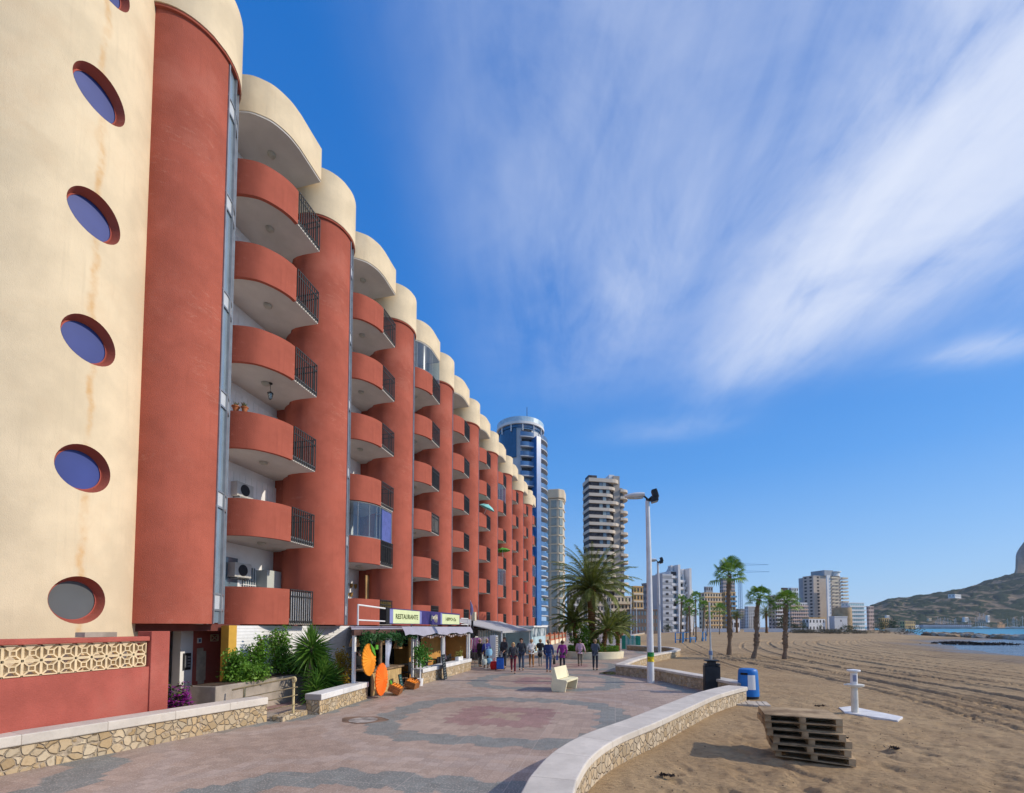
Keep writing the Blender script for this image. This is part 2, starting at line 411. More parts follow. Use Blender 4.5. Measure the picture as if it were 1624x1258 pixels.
# glazed balconies
def glaze(k, l, tint=None):
    z0, z1 = Z0+1.2, Z0+FH-.04
    pts = pl_offset(CURVE, .05)+[(-10.70, 14.25), (-11.6, 14.25)]
    m = MB()
    for i in range(len(pts)-1):
        a, b_ = pts[i], pts[i+1]; m.quad((a[0], a[1], z0), (b_[0], b_[1], z0), (b_[0], b_[1], z1), (a[0], a[1], z1))
    o = part(m, 'glazing', GLZT, bz(k, l)); m = MB()
    for i in list(range(0, len(CURVE), 5))+[len(pts)-2, len(pts)-1]:
        m.tube([(*pts[i], z0), (*pts[i], z1)], .016, 6)
    for zz in (z0, z1-.02): m.tube([(x, y, zz) for x, y in pts], .028, 6)
    x = m.build('frame', ALU, o); x.location = x.location+bz(k, l); return o
glaze(1, 1); glaze(2, 5+0); glaze(5, 4); glaze(5, 1); glaze(8, 0); glaze(8, 1); glaze(8, 2)
cu = MB(); cu.box(-11.35, 14.2, Z0+1.2, -10.74, 14.23, Z0+2.7); cu.box(-10.74, 13.35, Z0+1.2, -10.72, 14.23, Z0+2.7)
part(cu, 'purple_curtain', M('purple_fabric', (.22, .16, .42), .8, .1, 3, 0), bz(1, 1))
for i in (0,):
    c = MB(); c.box(-12.4, 11.8, Z0+1.2, -12.38, 12.9, Z0+2.7); part(c, 'white_curtain', WHITE, bz(1, 1))
# air conditioners fixed on the recess walls: casing > fan
def aircon(k, l, y=12.85, z=1.62):
    m = MB(); m.box(-12.84, y-.1, Z0+z, -12.52, y+.62, Z0+z+.5); o = part(m, 'air_conditioner', M('ac_casing', (.55, .54, .5), .5, .05, 3, 0) if 'ac_casing' not in bpy.data.materials else bpy.data.materials['ac_casing'], bz(k, l), bevel=.015)
    m = MB(); m.lathe([(.0, -.01), (.19, 0), (.2, .02)], n=20)
    v = [(-12.51, y+.24+a, Z0+z+.25+b_) for a, b_, c_ in m.v]; q = MB(); q.add(v, m.f); q = q.build('fan', BLACK, o); q.location = bz(k, l)
    m = MB()
    for yy in (y, y+.5): m.box(-12.84, yy, Z0+z-.05, -12.5, yy+.03, Z0+z-.005)
    m.box(-12.84, y+.03, Z0+z-.05, -12.80, y+.5, Z0+z-.005)
    q = m.build('bracket', ALU, o); q.location = bz(k, l)
aircon(0, 1); aircon(0, 0); aircon(2, 3); aircon(4, 2)
# cabinet, barred window and shutters of the first bays
m = MB(); m.box(-12.83, 14.02, Z0+.2, -12.35, 14.75, Z0+2.0); part(m, 'balcony_cabinet', M('cabinet', (.52, .55, .52), .5, .04, 2, 0), bz(0, 0), bevel=.01)
m = MB(); m.box(-12.84, 13.4, Z0+.9, -12.82, 13.95, Z0+2.05); o = part(m, 'barred_window', GLASS, bz(0, 0))
m = MB()
for i in range(6): m.box(-12.80, 13.40+.105*i, Z0+.88, -12.78, 13.42+.105*i, Z0+2.07)
m.box(-12.81, 13.38, Z0+1.4, -12.77, 13.97, Z0+1.43)
m.build('bars', WTRIM, o)
m = MB()
for i in range(26): m.obox((-12.79, 12.2, Z0+.3+.085*i), (.012, 1.9, .06), 0, 0, .5)
part(m, 'louvre_shutter', SH, bz(0, 4))
for l in (1, 2, 3):
    m = MB()
    for i in range(14): m.box(-12.795, 11.3+.26*i, Z0+.25, -12.785, 11.3+.26*i+.25, Z0+2.5)
    part(m, 'wall_cladding', WHITE, bz(0, l))
# wall ornaments in the second bay
def wallpot(k, l, y, z, mat, s=.11):
    q = MB(); q.lathe([(0, -1), (.55, -.8), (.9, -.1), (1, .35), (.85, .5), (0, .55)], n=14)
    q.v = [(-12.78+a*s*.6, y+b_*s, Z0+z+c_*s*1.4) for a, b_, c_ in q.v]
    part(q, 'wall_ornament', mat, bz(k, l), smooth=True)
BR = M('bronze', (.30, .17, .05), .4, .2, 9, 0)
for yy, zz in ((13.75, 2.0), (14.12, 2.0), (14.5, 2.0), (14.12, 1.55), (13.78, 1.5)): wallpot(1, 0, yy, zz, BR)
m = MB()
for i in range(9): m.tube([(-12.1+.03*math.sin(i*2), 14.35+.04*i, Z0+.3), (-12.12, 14.38+.03*i, Z0+1.4), (-12.1, 14.3+.05*i, Z0+2.5)], .035, 6)
part(m, 'tied_curtain', M('tan_fabric', (.52, .34, .16), .9, .12, 4, 0), bz(1, 0), smooth=True)
# main block behind the towers, end walls and ground floor
m = MB(); m.box(-26, -3, 0, -13.1, NB*BP+9.9, 19.4); m.build('rear_block', WHITE, bld)
m = MB(); m.box(-26.2, -3.2, 19.4, -13.0, NB*BP+10.1, 19.9); m.build('roof', CREAM, bld)
m = MB(); m.box(-13.7, 8.4, 2.28, -11.4, NB*BP+9.6, 2.476); m.build('first_floor_slab', M('slab_edge', (.16, .05, .04), .9, .15, 2, .1), bld)
m = MB(); m.box(-12.6, 11.18, 0, -12.4, 12.49, 2.28); gr = m.build('ground_floor_wall', RED2, bld)
m = MB(); m.box(-12.396, 11.3, .75, -12.39, 11.62, 1.65); m.obox((-12.393, 11.44, 1.2), (.004, .22, 1.1), 0, .06)
m.build('plaster_patch', M('bare_plaster', (.52, .46, .37), .95, .12, 5, .3, 50), gr)
m = MB(); m.box(-12.398, 11.30, 1.9, -12.375, 11.44, 2.06); hp = m.build('number_plate', WTRIM, gr)
m = MB(); m.box(-12.374, 11.335, 1.935, -12.372, 11.405, 2.025); m.build('numeral', M('plate_blue', (.08, .15, .35), .5, 0), hp)
m = MB()
for (a, b_) in ((-.13, 0), (.13, 0)): m.box(-12.399, 11.9+a-.012, 1.95, -12.37, 11.9+a+.012, 2.15)
m.obox((-12.385, 11.9, 2.05), (.03, .33, .02), 0, .65); m.obox((-12.383, 11.9, 2.05), (.03, .33, .02), 0, -.65)
for zz in (1.95, 2.15): m.box(-12.399, 11.77, zz-.01, -12.371, 12.03, zz+.01)
m.build('vent_block', CREAM, gr)
m = MB(); m.box(-12.7, 10.78, 0, -12.41, 11.178, 2.28); pil = m.build('pilaster', WHITE, bld)
m = MB(); m.box(-12.408, 10.86, 1.12, -12.37, 11.10, 1.62); ic = m.build('intercom', BLACK, pil, bevel=.01)
m = MB(); m.box(-12.369, 10.89, 1.2, -12.362, 10.96, 1.55)
for i in range(4): m.box(-12.369, 10.985, 1.2+.09*i, -12.362, 11.075, 1.26+.09*i)
m.build('buttons', ALU, ic)
m = MB(); m.box(-11.3, 11.08, 0, -11.03, 11.366, 2.44); m.build('yellow_pilaster', YELLOW, bld)
m = MB()
for i in range(25): m.box(-11.2, 11.37, .04+.096*i, -11.05, 17.6, .131+.096*i)
m.build('shutter_wall', SH, bld)
m = MB(); m.box(-13.05, 8.6, 0, -12.95, 10.77, 2.28); m.build('entrance_back', DARK, bld)
m = MB()
for yy in (9.3, 9.95, 10.6): m.box(-12.78, yy, 0, -12.7, yy+.08, 2.1)
for zz in (.1, .5, .9, 1.3, 1.7, 2.06): m.box(-12.77, 9.35, zz, -12.71, 10.62, zz+.04)
dr = m.build('entrance_door', M('dark_brown_wood', (.05, .025, .018), .5, .2, 4, 0), bld)
m = MB(); m.box(-12.75, 9.38, .1, -12.74, 10.6, 2.06); m.build('pane', glassmat('door_glass', (.03, .035, .05)), dr)
m = MB(); m.box(-13.1, 8.2, 0, -12.9, 8.6, 2.3); m.box(-13.1, 19.7, 0, -12.7, NB*BP+9.6, 2.28); m.build('shop_back_wall', WHITE, bld)
# porthole tower
PC = (-13.085, 7.351); PR = 2.16
m = MB(); m.prism(arcp(PC, PR, 0, 355, 72), 0, 24.5); pt = m.build('stair_tower', CREAM, bld, smooth=.5)
cut = MB(); pb = math.radians(-4); off = Vector((math.cos(pb), math.sin(pb), 0)); sd_ = Vector((-math.sin(pb), math.cos(pb), 0))
PZ = [2.96+2.8*i for i in range(7)]
def disc_ring(m, r0, d0, r1, d1, z, n=40, follow=False):
    c0 = Vector((*PC, z))+off*(PR+d0); c1 = Vector((*PC, z))+off*(PR+d1); vs = []
    for i in range(n):
        t = 2*PI*i/n; e = sd_*math.cos(t)+Vector((0, 0, 1))*math.sin(t); vs += [c0+e*r0+(off*(math.sqrt(PR*PR-(r0*math.cos(t))**2)-PR) if follow else off*0), c1+e*r1]
    return m.add(vs, [(2*i, 2*i+1, (2*i+3) % (2*n), (2*i+2) % (2*n)) for i in range(n)])
for z in PZ:
    disc_ring(cut, .5, .1, .5, -.36, z); n = 40
    b0 = len(cut.v)-2*n; cut.f += [tuple(b0+2*i for i in range(n))[::-1], tuple(b0+2*i+1 for i in range(n))]; cut.mi += [0, 0]
co = cut.build('cutter', RED, None)
bm = bmesh.new(); bm.from_mesh(co.data); bmesh.ops.recalc_face_normals(bm, faces=bm.faces); bm.to_mesh(co.data); bm.free()
co.location = -Vector((0, 0, 0)); bo = pt.modifiers.new('holes', 'BOOLEAN'); bo.object = co; bo.operation = 'DIFFERENCE'; bo.solver = 'EXACT'
bpy.context.view_layer.update()
dg = bpy.context.evaluated_depsgraph_get(); me2 = bpy.data.meshes.new_from_object(pt.evaluated_get(dg)); pt.modifiers.clear(); pt.data = me2
bpy.data.objects.remove(co)
for i, z in enumerate(PZ):
    m = MB(); disc_ring(m, .4985, .001, .43, -.24, z, follow=True); disc_ring(m, .43, -.24, .43, -.28, z)
    o = m.build('porthole', RED, bld, smooth=.6)
    m = MB(); n = 40; c0 = Vector((*PC, z))+off*(PR-.25)
    m.add([c0+(sd_*math.cos(2*PI*j/n)+Vector((0, 0, 1))*math.sin(2*PI*j/n))*.425 for j in range(n)], [tuple(range(n))])
    m.build('glass', GLASSG if i == 0 else GLASSB, o)
    m = MB(); disc_ring(m, .43, -.235, .405, -.228, z); m.build('rim', RED2, o)
# rust streaks below the portholes: thin mineral stains in the render
def streak_material():
    m_ = CREAM.copy(); m_.name = 'cream_stucco_stained'; t = NT(m_.node_tree)
    b = [x for x in t.N if x.type == 'BSDF_PRINCIPLED'][0]; src = b.inputs['Base Color'].links[0].from_socket
    co_ = t.node('ShaderNodeTexCoord').outputs['Object']; x, y, z = t.sep(co_)
    base_y = PC[1]+PR*math.sin(pb)-wloc(bld).y
    wob = t.m('MULTIPLY', t.m('SUBTRACT', t.noise(t.comb(0., 0., z), .9, 4, .6), .5), .5)
    d = t.m('ABSOLUTE', t.m('SUBTRACT', t.m('ADD', y, wob), base_y+.02))
    w = t.m('ADD', .035, t.m('MULTIPLY', t.noise(co_, .8, 3), .14))
    k = t.m('MULTIPLY', t.m('SUBTRACT', 1., t.smooth(t.m('DIVIDE', d, w), .1, 1.)), t.smooth(t.noise(co_, 1.3, 5, .7), .3, .7))
    k = t.m('MULTIPLY', k, .75)
    t.put(b.inputs['Base Color'], t.mix(k, src, (.62, .33, .10, 1))); return m_
pt.data.materials[0] = streak_material()
# ------------------------------------------------------------------ things on the balconies
def flowerpot(loc, label, s=.11):
    o = thing('flower_pot', label, 'flower pot', loc, 0, 'terracotta pots on the balcony parapet')
    m = MB(); m.lathe([(0, 0), (.6*s, 0), (.95*s, 1.3*s), (1.1*s, 1.3*s), (1.1*s, 1.6*s), (.9*s, 1.6*s), (.85*s, 1.4*s), (0, 1.4*s)], n=18); m.build('pot', TERRA, o, smooth=.5, local=True)
    m = MB()
    for i in range(14):
        a = R.random()*6.28; r = s*R.uniform(.2, 1.1); m.tube([(0, 0, 1.4*s), (r*.6*math.cos(a), r*.6*math.sin(a), 2.1*s), (r*math.cos(a), r*math.sin(a), 2.2*s+R.random()*s)], [.006, .012, .003], 4)
    m.build('plant', leafmat('pot_plant_leaf', [(.20, .06, .02), (.1, .12, .03), (.25, .1, .03)]) if 'pot_plant_leaf' not in bpy.data.materials else bpy.data.materials['pot_plant_leaf'], o, local=True)
TERRA = M('terracotta', (.45, .15, .06), .8, .12, 6, .1)
zt = Z0+2*FH+1.18
flowerpot((-11.72, 11.79, zt), 'terracotta pot on the first balcony parapet, the one nearer the glass strip')
flowerpot((-11.47, 11.88, zt), 'terracotta pot on the first balcony parapet, the one farther from the glass strip', .10)
o = thing('ceramic_plate', 'round blue and white plate hung on the balcony wall beside two flower pots', 'plate', (-12.7, 12.05, zt+.25))
m = MB(); m.lathe([(0, 0), (.12, .0), (.2, .02), (.2, .03), (.12, .012), (0, .012)], n=24); m.v = [(c_, a, b_) for a, b_, c_ in m.v]
m.build('plate', M('blue_white_glaze', (.55, .6, .7), .3, .5, 25, 0, hue=(.08, .15, .45)), o, smooth=True, local=True)
o = thing('hanging_lantern', 'black iron lantern hanging under a first bay balcony', 'lantern', (-11.6, 13.1, Z0+3*FH))
m = MB(); m.lathe([(0, -.03), (.06, -.03), (.06, 0)], n=12); m.tube([(0, 0, 0), (0, 0, -.3)], .008, 5); m.lathe([(0, -.28), (.03, -.3), (.11, -.36), (.09, -.37)], n=6); m.lathe([(.04, -.56), (.03, -.58), (0, -.6)], n=6)
for i in range(6): a = i*PI/3; m.tube([(.09*math.cos(a), .09*math.sin(a), -.37), (.045*math.cos(a), .045*math.sin(a), -.57)], .006, 4)
m.build('frame', IRON, o, local=True)
m = MB(); m.lathe([(.08, -.375), (.04, -.56)], n=6); m.build('glass', GLZT, o, local=True)
def parasol(loc, label, mat, tilt, r=.95):
    o = thing('balcony_parasol', label, 'parasol', loc); o.rotation_euler = tilt
    m = MB(); m.lathe([(r, .0), (r*.6, .2), (.02, .34)], n=8); m.lathe([(r, -.012), (r*.6, .188), (.02, .328)], n=8); m.build('canopy', mat, o, local=True)
    m = MB(); m.tube([(0, 0, -1.2), (0, 0, .38)], .018, 6)
    for i in range(8): a = i*PI/4; m.tube([(r*math.cos(a), r*math.sin(a), -.01), (.02, 0, .32)], .007, 4)
    m.build('pole', WTRIM, o, local=True)
PCY = M('turquoise_canvas', (.25, .62, .58), .8, .05, 3, 0); PGR = M('green_canvas', (.10, .35, .04), .8, .05, 3, 0)
q = gy(772, 806, 37.0); parasol(q, 'pale turquoise parasol sticking out above a fifth bay balcony', PCY, (0, math.radians(25), 0), .75)
q = gy(797, 874, 43.2); parasol(q, 'bright green parasol sticking out below a sixth bay balcony', PGR, (0, math.radians(-4), 0), .8)
q = gy(834, 927, 52.5); o = thing('hanging_towel', 'red cloth hung over a balcony near the far end of the red building', 'towel', q)
m = MB(); m.box(-.01, -.12, -.9, .01, .12, .1); m.build('towel', M('red_cloth', (.6, .02, .02), .9, .05, 3, 0), o, local=True, bevel=.005)
# ------------------------------------------------------------------ ground, paving, sand, sea
EDGE = [(-1.05, -40), (-.95, 1), (-1.05, 3.5), (-1.07, 5.14), (-1.06, 5.9), (-.91, 7.01), (-.51, 8.24), (.31, 9.87), (1.2, 11.75), (2.18, 13.78), (3.1, 15.3), (4.0, 16.5),
        (2.81, 19.14), (1.83, 21.5), (0.0, 23.5), (.92, 27.78), (1.9, 31.2), (2.89, 34.14), (4.0, 37.0), (4.9, 40.2), (4.9, 43.0), (4.2, 45.2), (2.7, 46.3), (1.0, 49.5), (2.5, 56), (3.6, 80), (4.0, 110), (9, 150), (20, 185), (30, 200), (30, 215)]
def edge_x(Y):
    ys = np.array([p[1] for p in EDGE]); xs = np.array([p[0] for p in EDGE]); return np.interp(Y, ys, xs)
def pave_material():
    m, t, b = newmat('terrazzo_paving'); co = t.node('ShaderNodeTexCoord').outputs['Object']; x, y, z = t.sep(co)
    q = .2
    def snap(v): return t.m('ADD', t.m('MULTIPLY', t.m('FLOOR', t.m('DIVIDE', v, q)), q*.5), t.m('MULTIPLY', v, .5))
    sx, sy = snap(x), snap(y)
    P = 8.1
    fx = t.m('SUBTRACT', t.m('MODULO', t.m('ADD', sx, 3.0+P*4.5), P), P/2); fy = t.m('SUBTRACT', t.m('MODULO', t.m('ADD', sy, -11.9+P*4.5), P), P/2)
    r = t.m('SQRT', t.m('ADD', t.m('MULTIPLY', fx, fx), t.m('MULTIPLY', t.m('MULTIPLY', fy, fy), 1.15)))
    an = t.m('ARCTAN2', fy, fx)
    zig = t.m('MULTIPLY', t.m('PINGPONG', t.m('MULTIPLY', an, 20/PI), 1.), .26)
    sq = t.m('MULTIPLY', t.m('COSINE', t.m('MULTIPLY', an, 4.)), .20)
    rr = t.m('ADD', t.m('SUBTRACT', r, zig), sq)
    grey = t.m('MULTIPLY', t.smooth(rr, 2.55, 2.61), t.smooth(rr, 3.42, 3.36))
    pale = t.m('MULTIPLY', t.smooth(rr, 3.9, 3.96), t.smooth(rr, 4.35, 4.29))
    purple = t.m('MULTIPLY', t.smooth(rr, .35, .41), t.smooth(rr, 1.4, 1.34))
    yel = t.smooth(rr, .41, .35)
    big = t.noise(co, .35, 5, .6); fine = t.noise(co, 34, 3, .6); fn2 = t.noise(t.mapv(co, (1, 1, 1), (0, 0, .6)), 70, 2, .5)
    pink = t.mix(t.smooth(big, .3, .7), (.36, .26, .205, 1), (.465, .355, .285, 1))
    c = t.mix(t.m('MULTIPLY', pale, .55), pink, (.46, .37, .32, 1))
    c = t.mix(t.m('MULTIPLY', grey, .9), c, (.205, .23, .22, 1))
    c = t.mix(t.m('MULTIPLY', purple, .6), c, (.27, .115, .125, 1))
    c = t.mix(t.m('MULTIPLY', yel, .5), c, (.40, .30, .20, 1))
    # every tile a shade of its own, then grout and terrazzo chips
    tid = t.comb(t.m('FLOOR', t.m('DIVIDE', x, .2)), t.m('FLOOR', t.m('DIVIDE', y, .2)), 0.)
    wn = t.node('ShaderNodeTexWhiteNoise', noise_dimensions='3D'); t.put(wn.inputs[0], tid)
    c = t.mix(1., c, t.ramp(wn.outputs[0], [(0, .80), (1, 1.04)]), 'MULTIPLY')
    c = t.mix(t.m('MULTIPLY', t.smooth(fine, .54, .62), .55), c, (.62, .53, .46, 1))
    c = t.mix(t.m('MULTIPLY', t.smooth(fn2, .58, .66), .4), c, (.10, .085, .08, 1))
    def line(v, p, w): return t.m('GREATER_THAN', t.m('ABSOLUTE', t.m('SUBTRACT', t.m('FRACT', t.m('DIVIDE', v, p)), .5)), .5-w/p)
    gr = t.m('MAXIMUM', line(x, .2, .004), line(y, .2, .004))
    gl = t.m('MAXIMUM', line(x, 1.6, .006), line(y, 3.2, .006))
    c = t.mix(t.m('MULTIPLY', gr, .35), c, (.16, .13, .11, 1)); c = t.mix(t.m('MULTIPLY', gl, .5), c, (.55, .48, .42, 1))
    dirt = t.noise(co, .9, 7, .75)
    c = t.mix(t.m('MULTIPLY', t.smooth(dirt, .54, .74), .45), c, (.26, .17, .11, 1))
    t.put(b.inputs['Base Color'], c); t.put(b.inputs['Roughness'], t.ramp(big, [(.3, .55), (.7, .8)]))
    b.inputs['Specular IOR Level'].default_value = .3
    bn = t.node('ShaderNodeBump'); bn.inputs['Strength'].default_value = .35; bn.inputs['Distance'].default_value = .01
    t.put(bn.inputs['Height'], t.m('ADD', t.noise(co, 45, 3), t.m('MULTIPLY', gr, -1.5))); t.L.new(bn.outputs[0], b.inputs['Normal'])
    return m
m = MB(); ed = smooth_line([(p[0]+.3, p[1], 0) for p in EDGE], 4); ed = [(p[0], p[1]) for p in ed]
strip_l = [(-14, p[1]) for p in ed]
vs = []; fs = []
for (a, b_) in zip(strip_l, ed): vs += [(a[0], a[1], 0), (b_[0], b_[1], 0)]
fs = [(2*i, 2*i+1, 2*i+3, 2*i+2) for i in range(len(ed)-1)]
m.add(vs, fs); tag(m.build('promenade', pave_material()), kind='structure')
# shoreline in plan, land on its left
SHORE = [(34, -700), (36, -20), (42, 45), (48.5, 67.4), (54, 82), (63, 102), (76, 116), (91, 128), (101, 142), (108, 168), (114, 196), (130, 228), (213, 393), (300, 557), (420, 800), (800, 1080)]
def shore_d(X, Y):
    best = np.full(X.shape, 1e9); sg = np.ones(X.shape)
    for (x0, y0), (x1, y1) in zip(SHORE[:-1], SHORE[1:]):
        dx, dy = x1-x0, y1-y0; t = np.clip(((X-x0)*dx+(Y-y0)*dy)/(dx*dx+dy*dy), 0, 1)
        d = np.hypot(X-x0-t*dx, Y-y0-t*dy); s = np.sign(dx*(Y-y0)-dy*(X-x0)); mk = d < best; sg = np.where(mk, s, sg); best = np.where(mk, d, best)
    return best*sg
def vnoise(X, Y, sc, seed):
    X = X*sc; Y = Y*sc; xi = np.floor(X).astype(int); yi = np.floor(Y).astype(int); fx = X-xi; fy = Y-yi
    fx = fx*fx*(3-2*fx); fy = fy*fy*(3-2*fy)
    def h(a, b):
        n = (a*374761393+b*668265263+seed*974634777) & 0xffffffff; n = ((n ^ (n >> 13))*1274126177) & 0xffffffff; return ((n ^ (n >> 16)) & 0xffff)/65535.
    return (h(xi, yi)*(1-fx)+h(xi+1, yi)*fx)*(1-fy)+(h(xi, yi+1)*(1-fx)+h(xi+1, yi+1)*fx)*fy
def sand():
    nr, na = 900, 860
    rr = 3.2*np.exp(np.arange(nr)/nr*math.log(460/3.2)); aa = np.radians(np.linspace(-17, 58, na))
    Rr, Aa = np.meshgrid(rr, aa, indexing='ij'); X = Rr*np.sin(Aa); Y = Rr*np.cos(Aa)
    d = shore_d(X, Y); t = np.clip(d/26, -.6, 1); z = -.82+.82*np.clip(3*t*t-2*t**3, 0, 1)*(t > 0)+t*(t < 0)*1.5
    land = np.clip(d/8, 0, 1)*np.clip((X-edge_x(Y)-.6)/1.2, 0, 1)
    z += land*(.10*(vnoise(X, Y, .09, 1)-.5)+.05*(vnoise(X, Y, .4, 2)-.5))
    # churned, trodden sand close by
    near = np.clip(1.25-Rr/32, .15, 1)
    z += land*near*(.055*(vnoise(X+.3*Y, Y*1.3, 2.1, 3)-.5)+.05*(vnoise(X, Y, 4.3, 4)-.5)+.022*(vnoise(X, Y, 10, 5)-.5))
    hol = np.clip((vnoise(X+.5*Y, Y, 3.0, 9)-.68)*6, 0, 1); z -= land*near*.05*hol
    wob = .25*(vnoise(X*0, Y, .11, 6)-.5)
    tr = np.zeros_like(z); track = np.zeros_like(z)
    def rut(xc, y0, y1, w=.17, dep=.07):
        nonlocal tr, track
        u = (X-xc)/w; fade = np.clip((Y-y0)/3, 0, 1)*np.clip((y1-Y)/6, 0, 1)
        tread = .6+.4*np.sign(np.sin((Y+np.abs(X-xc)*1.2)*2*PI/.34))
        g = np.exp(-u**4); ridge = np.exp(-((np.abs(u)-1.6)/.5)**2)
        tr += fade*(-dep*g*tread+.03*ridge); track = np.maximum(track, fade*g)
    Rw = random.Random(3)
    fam = [(11.1, 26, .0034, 12, 100), (12.8, 25, .0033, 8, 130), (14.6, 24, .0031, 8, 90), (16.4, 28, .0035, 8, 130), (19.3, 28, .0037, 8, 120), (21.4, 29, .0036, 10, 150), (24.5, 30, .0038, 8, 110), (27.2, 32, .0036, 10, 130), (30.5, 30, .0032, 14, 150), (34, 30, .0028, 14, 120)]
    for x0, yc, cv, y0, y1 in fam:
        for off in (0, 1.7): rut(x0+off+cv*(Y-yc)**2+wob, y0, y1, .17 if off else .20, .095)
    for x0, yc, cv, y0, y1 in [(9.6, 20, -.0058, 10, 60), (10.3, 16, -.0040, 12, 70), (15.3, 10, -.0052, 10, 55), (7.0, 25, .0013, 26, 90)]:
        for off in (0, 1.6): rut(x0+off+cv*(Y-yc)**2+wob, y0, y1, .16, .075)
    flat = np.clip(track*1.5, 0, 1); z = z*(1-.0*flat)+tr*land
    prom = X < edge_x(Y)+.15
    z = np.where(prom, -.34, z)
    me = bpy.data.meshes.new('sand'); nv = nr*na
    me.vertices.add(nv); me.vertices.foreach_set('co', np.stack([X, Y, z], -1).astype(np.float32).ravel())
    i = np.arange(nr-1)[:, None]*na+np.arange(na-1)[None, :]; q = np.stack([i, i+1, i+na+1, i+na], -1).reshape(-1, 4)[:, ::-1]
    me.loops.add(q.size); me.loops.foreach_set('vertex_index', q.ravel().astype(np.int32))
    me.polygons.add(len(q)); me.polygons.foreach_set('loop_start', (np.arange(len(q))*4).astype(np.int32)); me.polygons.foreach_set('use_smooth', np.ones(len(q), bool))
    at = me.attributes.new('wet', 'FLOAT', 'POINT'); at.data.foreach_set('value', np.clip(1-(d-2)/12+.8*(vnoise(X, Y, .12, 8)-.5), 0, 1).astype(np.float32).ravel())
    me.update(); me.validate(); return me
def sand_material():
    m, t, b = newmat('beach_sand'); co = t.node('ShaderNodeTexCoord').outputs['Object']
    n1 = t.noise(co, .22, 5, .65); n2 = t.noise(co, 2.2, 6, .7); n3 = t.noise(co, 180, 2, .5)
    c = t.mix(t.smooth(n1, .3, .7), (.36, .243, .133, 1), (.47, .33, .185, 1))
    c = t.mix(t.m('MULTIPLY', t.smooth(n2, .52, .7), .5), c, (.25, .165, .095, 1))
    n4 = t.noise(t.mapv(co, (.6, 1.6, 1), (0, 0, .35)), 14, 5, .7); c = t.mix(t.m('MULTIPLY', t.smooth(n4, .55, .68), .45), c, (.21, .14, .085, 1))
    c = t.mix(t.m('MULTIPLY', t.smooth(n3, .55, .7), .3), c, (.18, .12, .08, 1))
    at = t.node('ShaderNodeAttribute'); at.attribute_name = 'wet'
    c = t.mix(t.m('MULTIPLY', at.outputs['Fac'], .75), c, (.13, .095, .07, 1))
    t.put(b.inputs['Base Color'], c); t.put(b.inputs['Roughness'], t.ramp(at.outputs['Fac'], [(.3, .95), (.9, .35)])); b.inputs['Specular IOR Level'].default_value = .15
    bn = t.node('ShaderNodeBump'); bn.inputs['Strength'].default_value = .7; bn.inputs['Distance'].default_value = .045
    t.put(bn.inputs['Height'], t.m('ADD', t.noise(co, 5, 6, .7), t.m('ADD', t.m('MULTIPLY', t.noise(co, 60, 3, .6), .3), t.m('MULTIPLY', t.smooth(n4, .45, .7), -.5)))); t.L.new(bn.outputs[0], b.inputs['Normal'])
    return m
SAND = sand_material()
sm_ = sand(); sm_.materials.append(SAND); so = bpy.data.objects.new('sand', sm_); COL.objects.link(so); tag(so, kind='structure')
m = MB(); m.add([(-3500, -600, -.36), (6, -600, -.36), (6, -20, -.36), (20, 60, -.36), (45, 120, -.36), (80, 200, -.36), (190, 460, -.36), (300, 800, -.36), (700, 1200, -.36), (700, 3500, -.36), (-3500, 3500, -.36)], [tuple(range(11))])
tag(m.build('ground', M('dusty_ground', (.33, .25, .17), .95, .15, .05, 0)), kind='structure')
def water_material(name, col, col2, bump, rough, scale):
    m, t, b = newmat(name); co = t.node('ShaderNodeTexCoord').outputs['Object']
    n = t.noise(t.mapv(co, (.25, 1, 1)), scale*.15, 5, .6)
    t.put(b.inputs['Base Color'], t.mix(t.smooth(n, .35, .65), (*col, 1), (*col2, 1))); b.inputs['Roughness'].default_value = rough
    b.inputs['Specular IOR Level'].default_value = .25
    bn = t.node('ShaderNodeBump'); bn.inputs['Strength'].default_value = bump; bn.inputs['Distance'].default_value = .3
    t.put(bn.inputs['Height'], t.noise(t.mapv(co, (1, 1.6, 1)), scale, 5, .6)); t.L.new(bn.outputs[0], b.inputs['Normal'])
    return m
m = MB(); m.add([(-200, -2500, -.8), (7000, -2500, -.8), (7000, 7500, -.8), (-200, 7500, -.8)], [(0, 1, 2, 3)])
tag(m.build('sea', water_material('sea_water', (.012, .20, .30), (.02, .30, .40), .5, .3, .5)), kind='structure')
m = MB(); m.add([(33, -60, -.796), (160, -60, -.796), (118, 60, -.796), (99, 130, -.796), (106, 168, -.796), (100, 178, -.796), (76, 145, -.796), (50, 118, -.796), (36, 84, -.796), (30, 40, -.796)], [tuple(range(10))])
tag(m.build('shallow_water', water_material('shallow_sea_water', (.16, .22, .28), (.26, .32, .38), .35, .12, 1.6)), kind='structure')
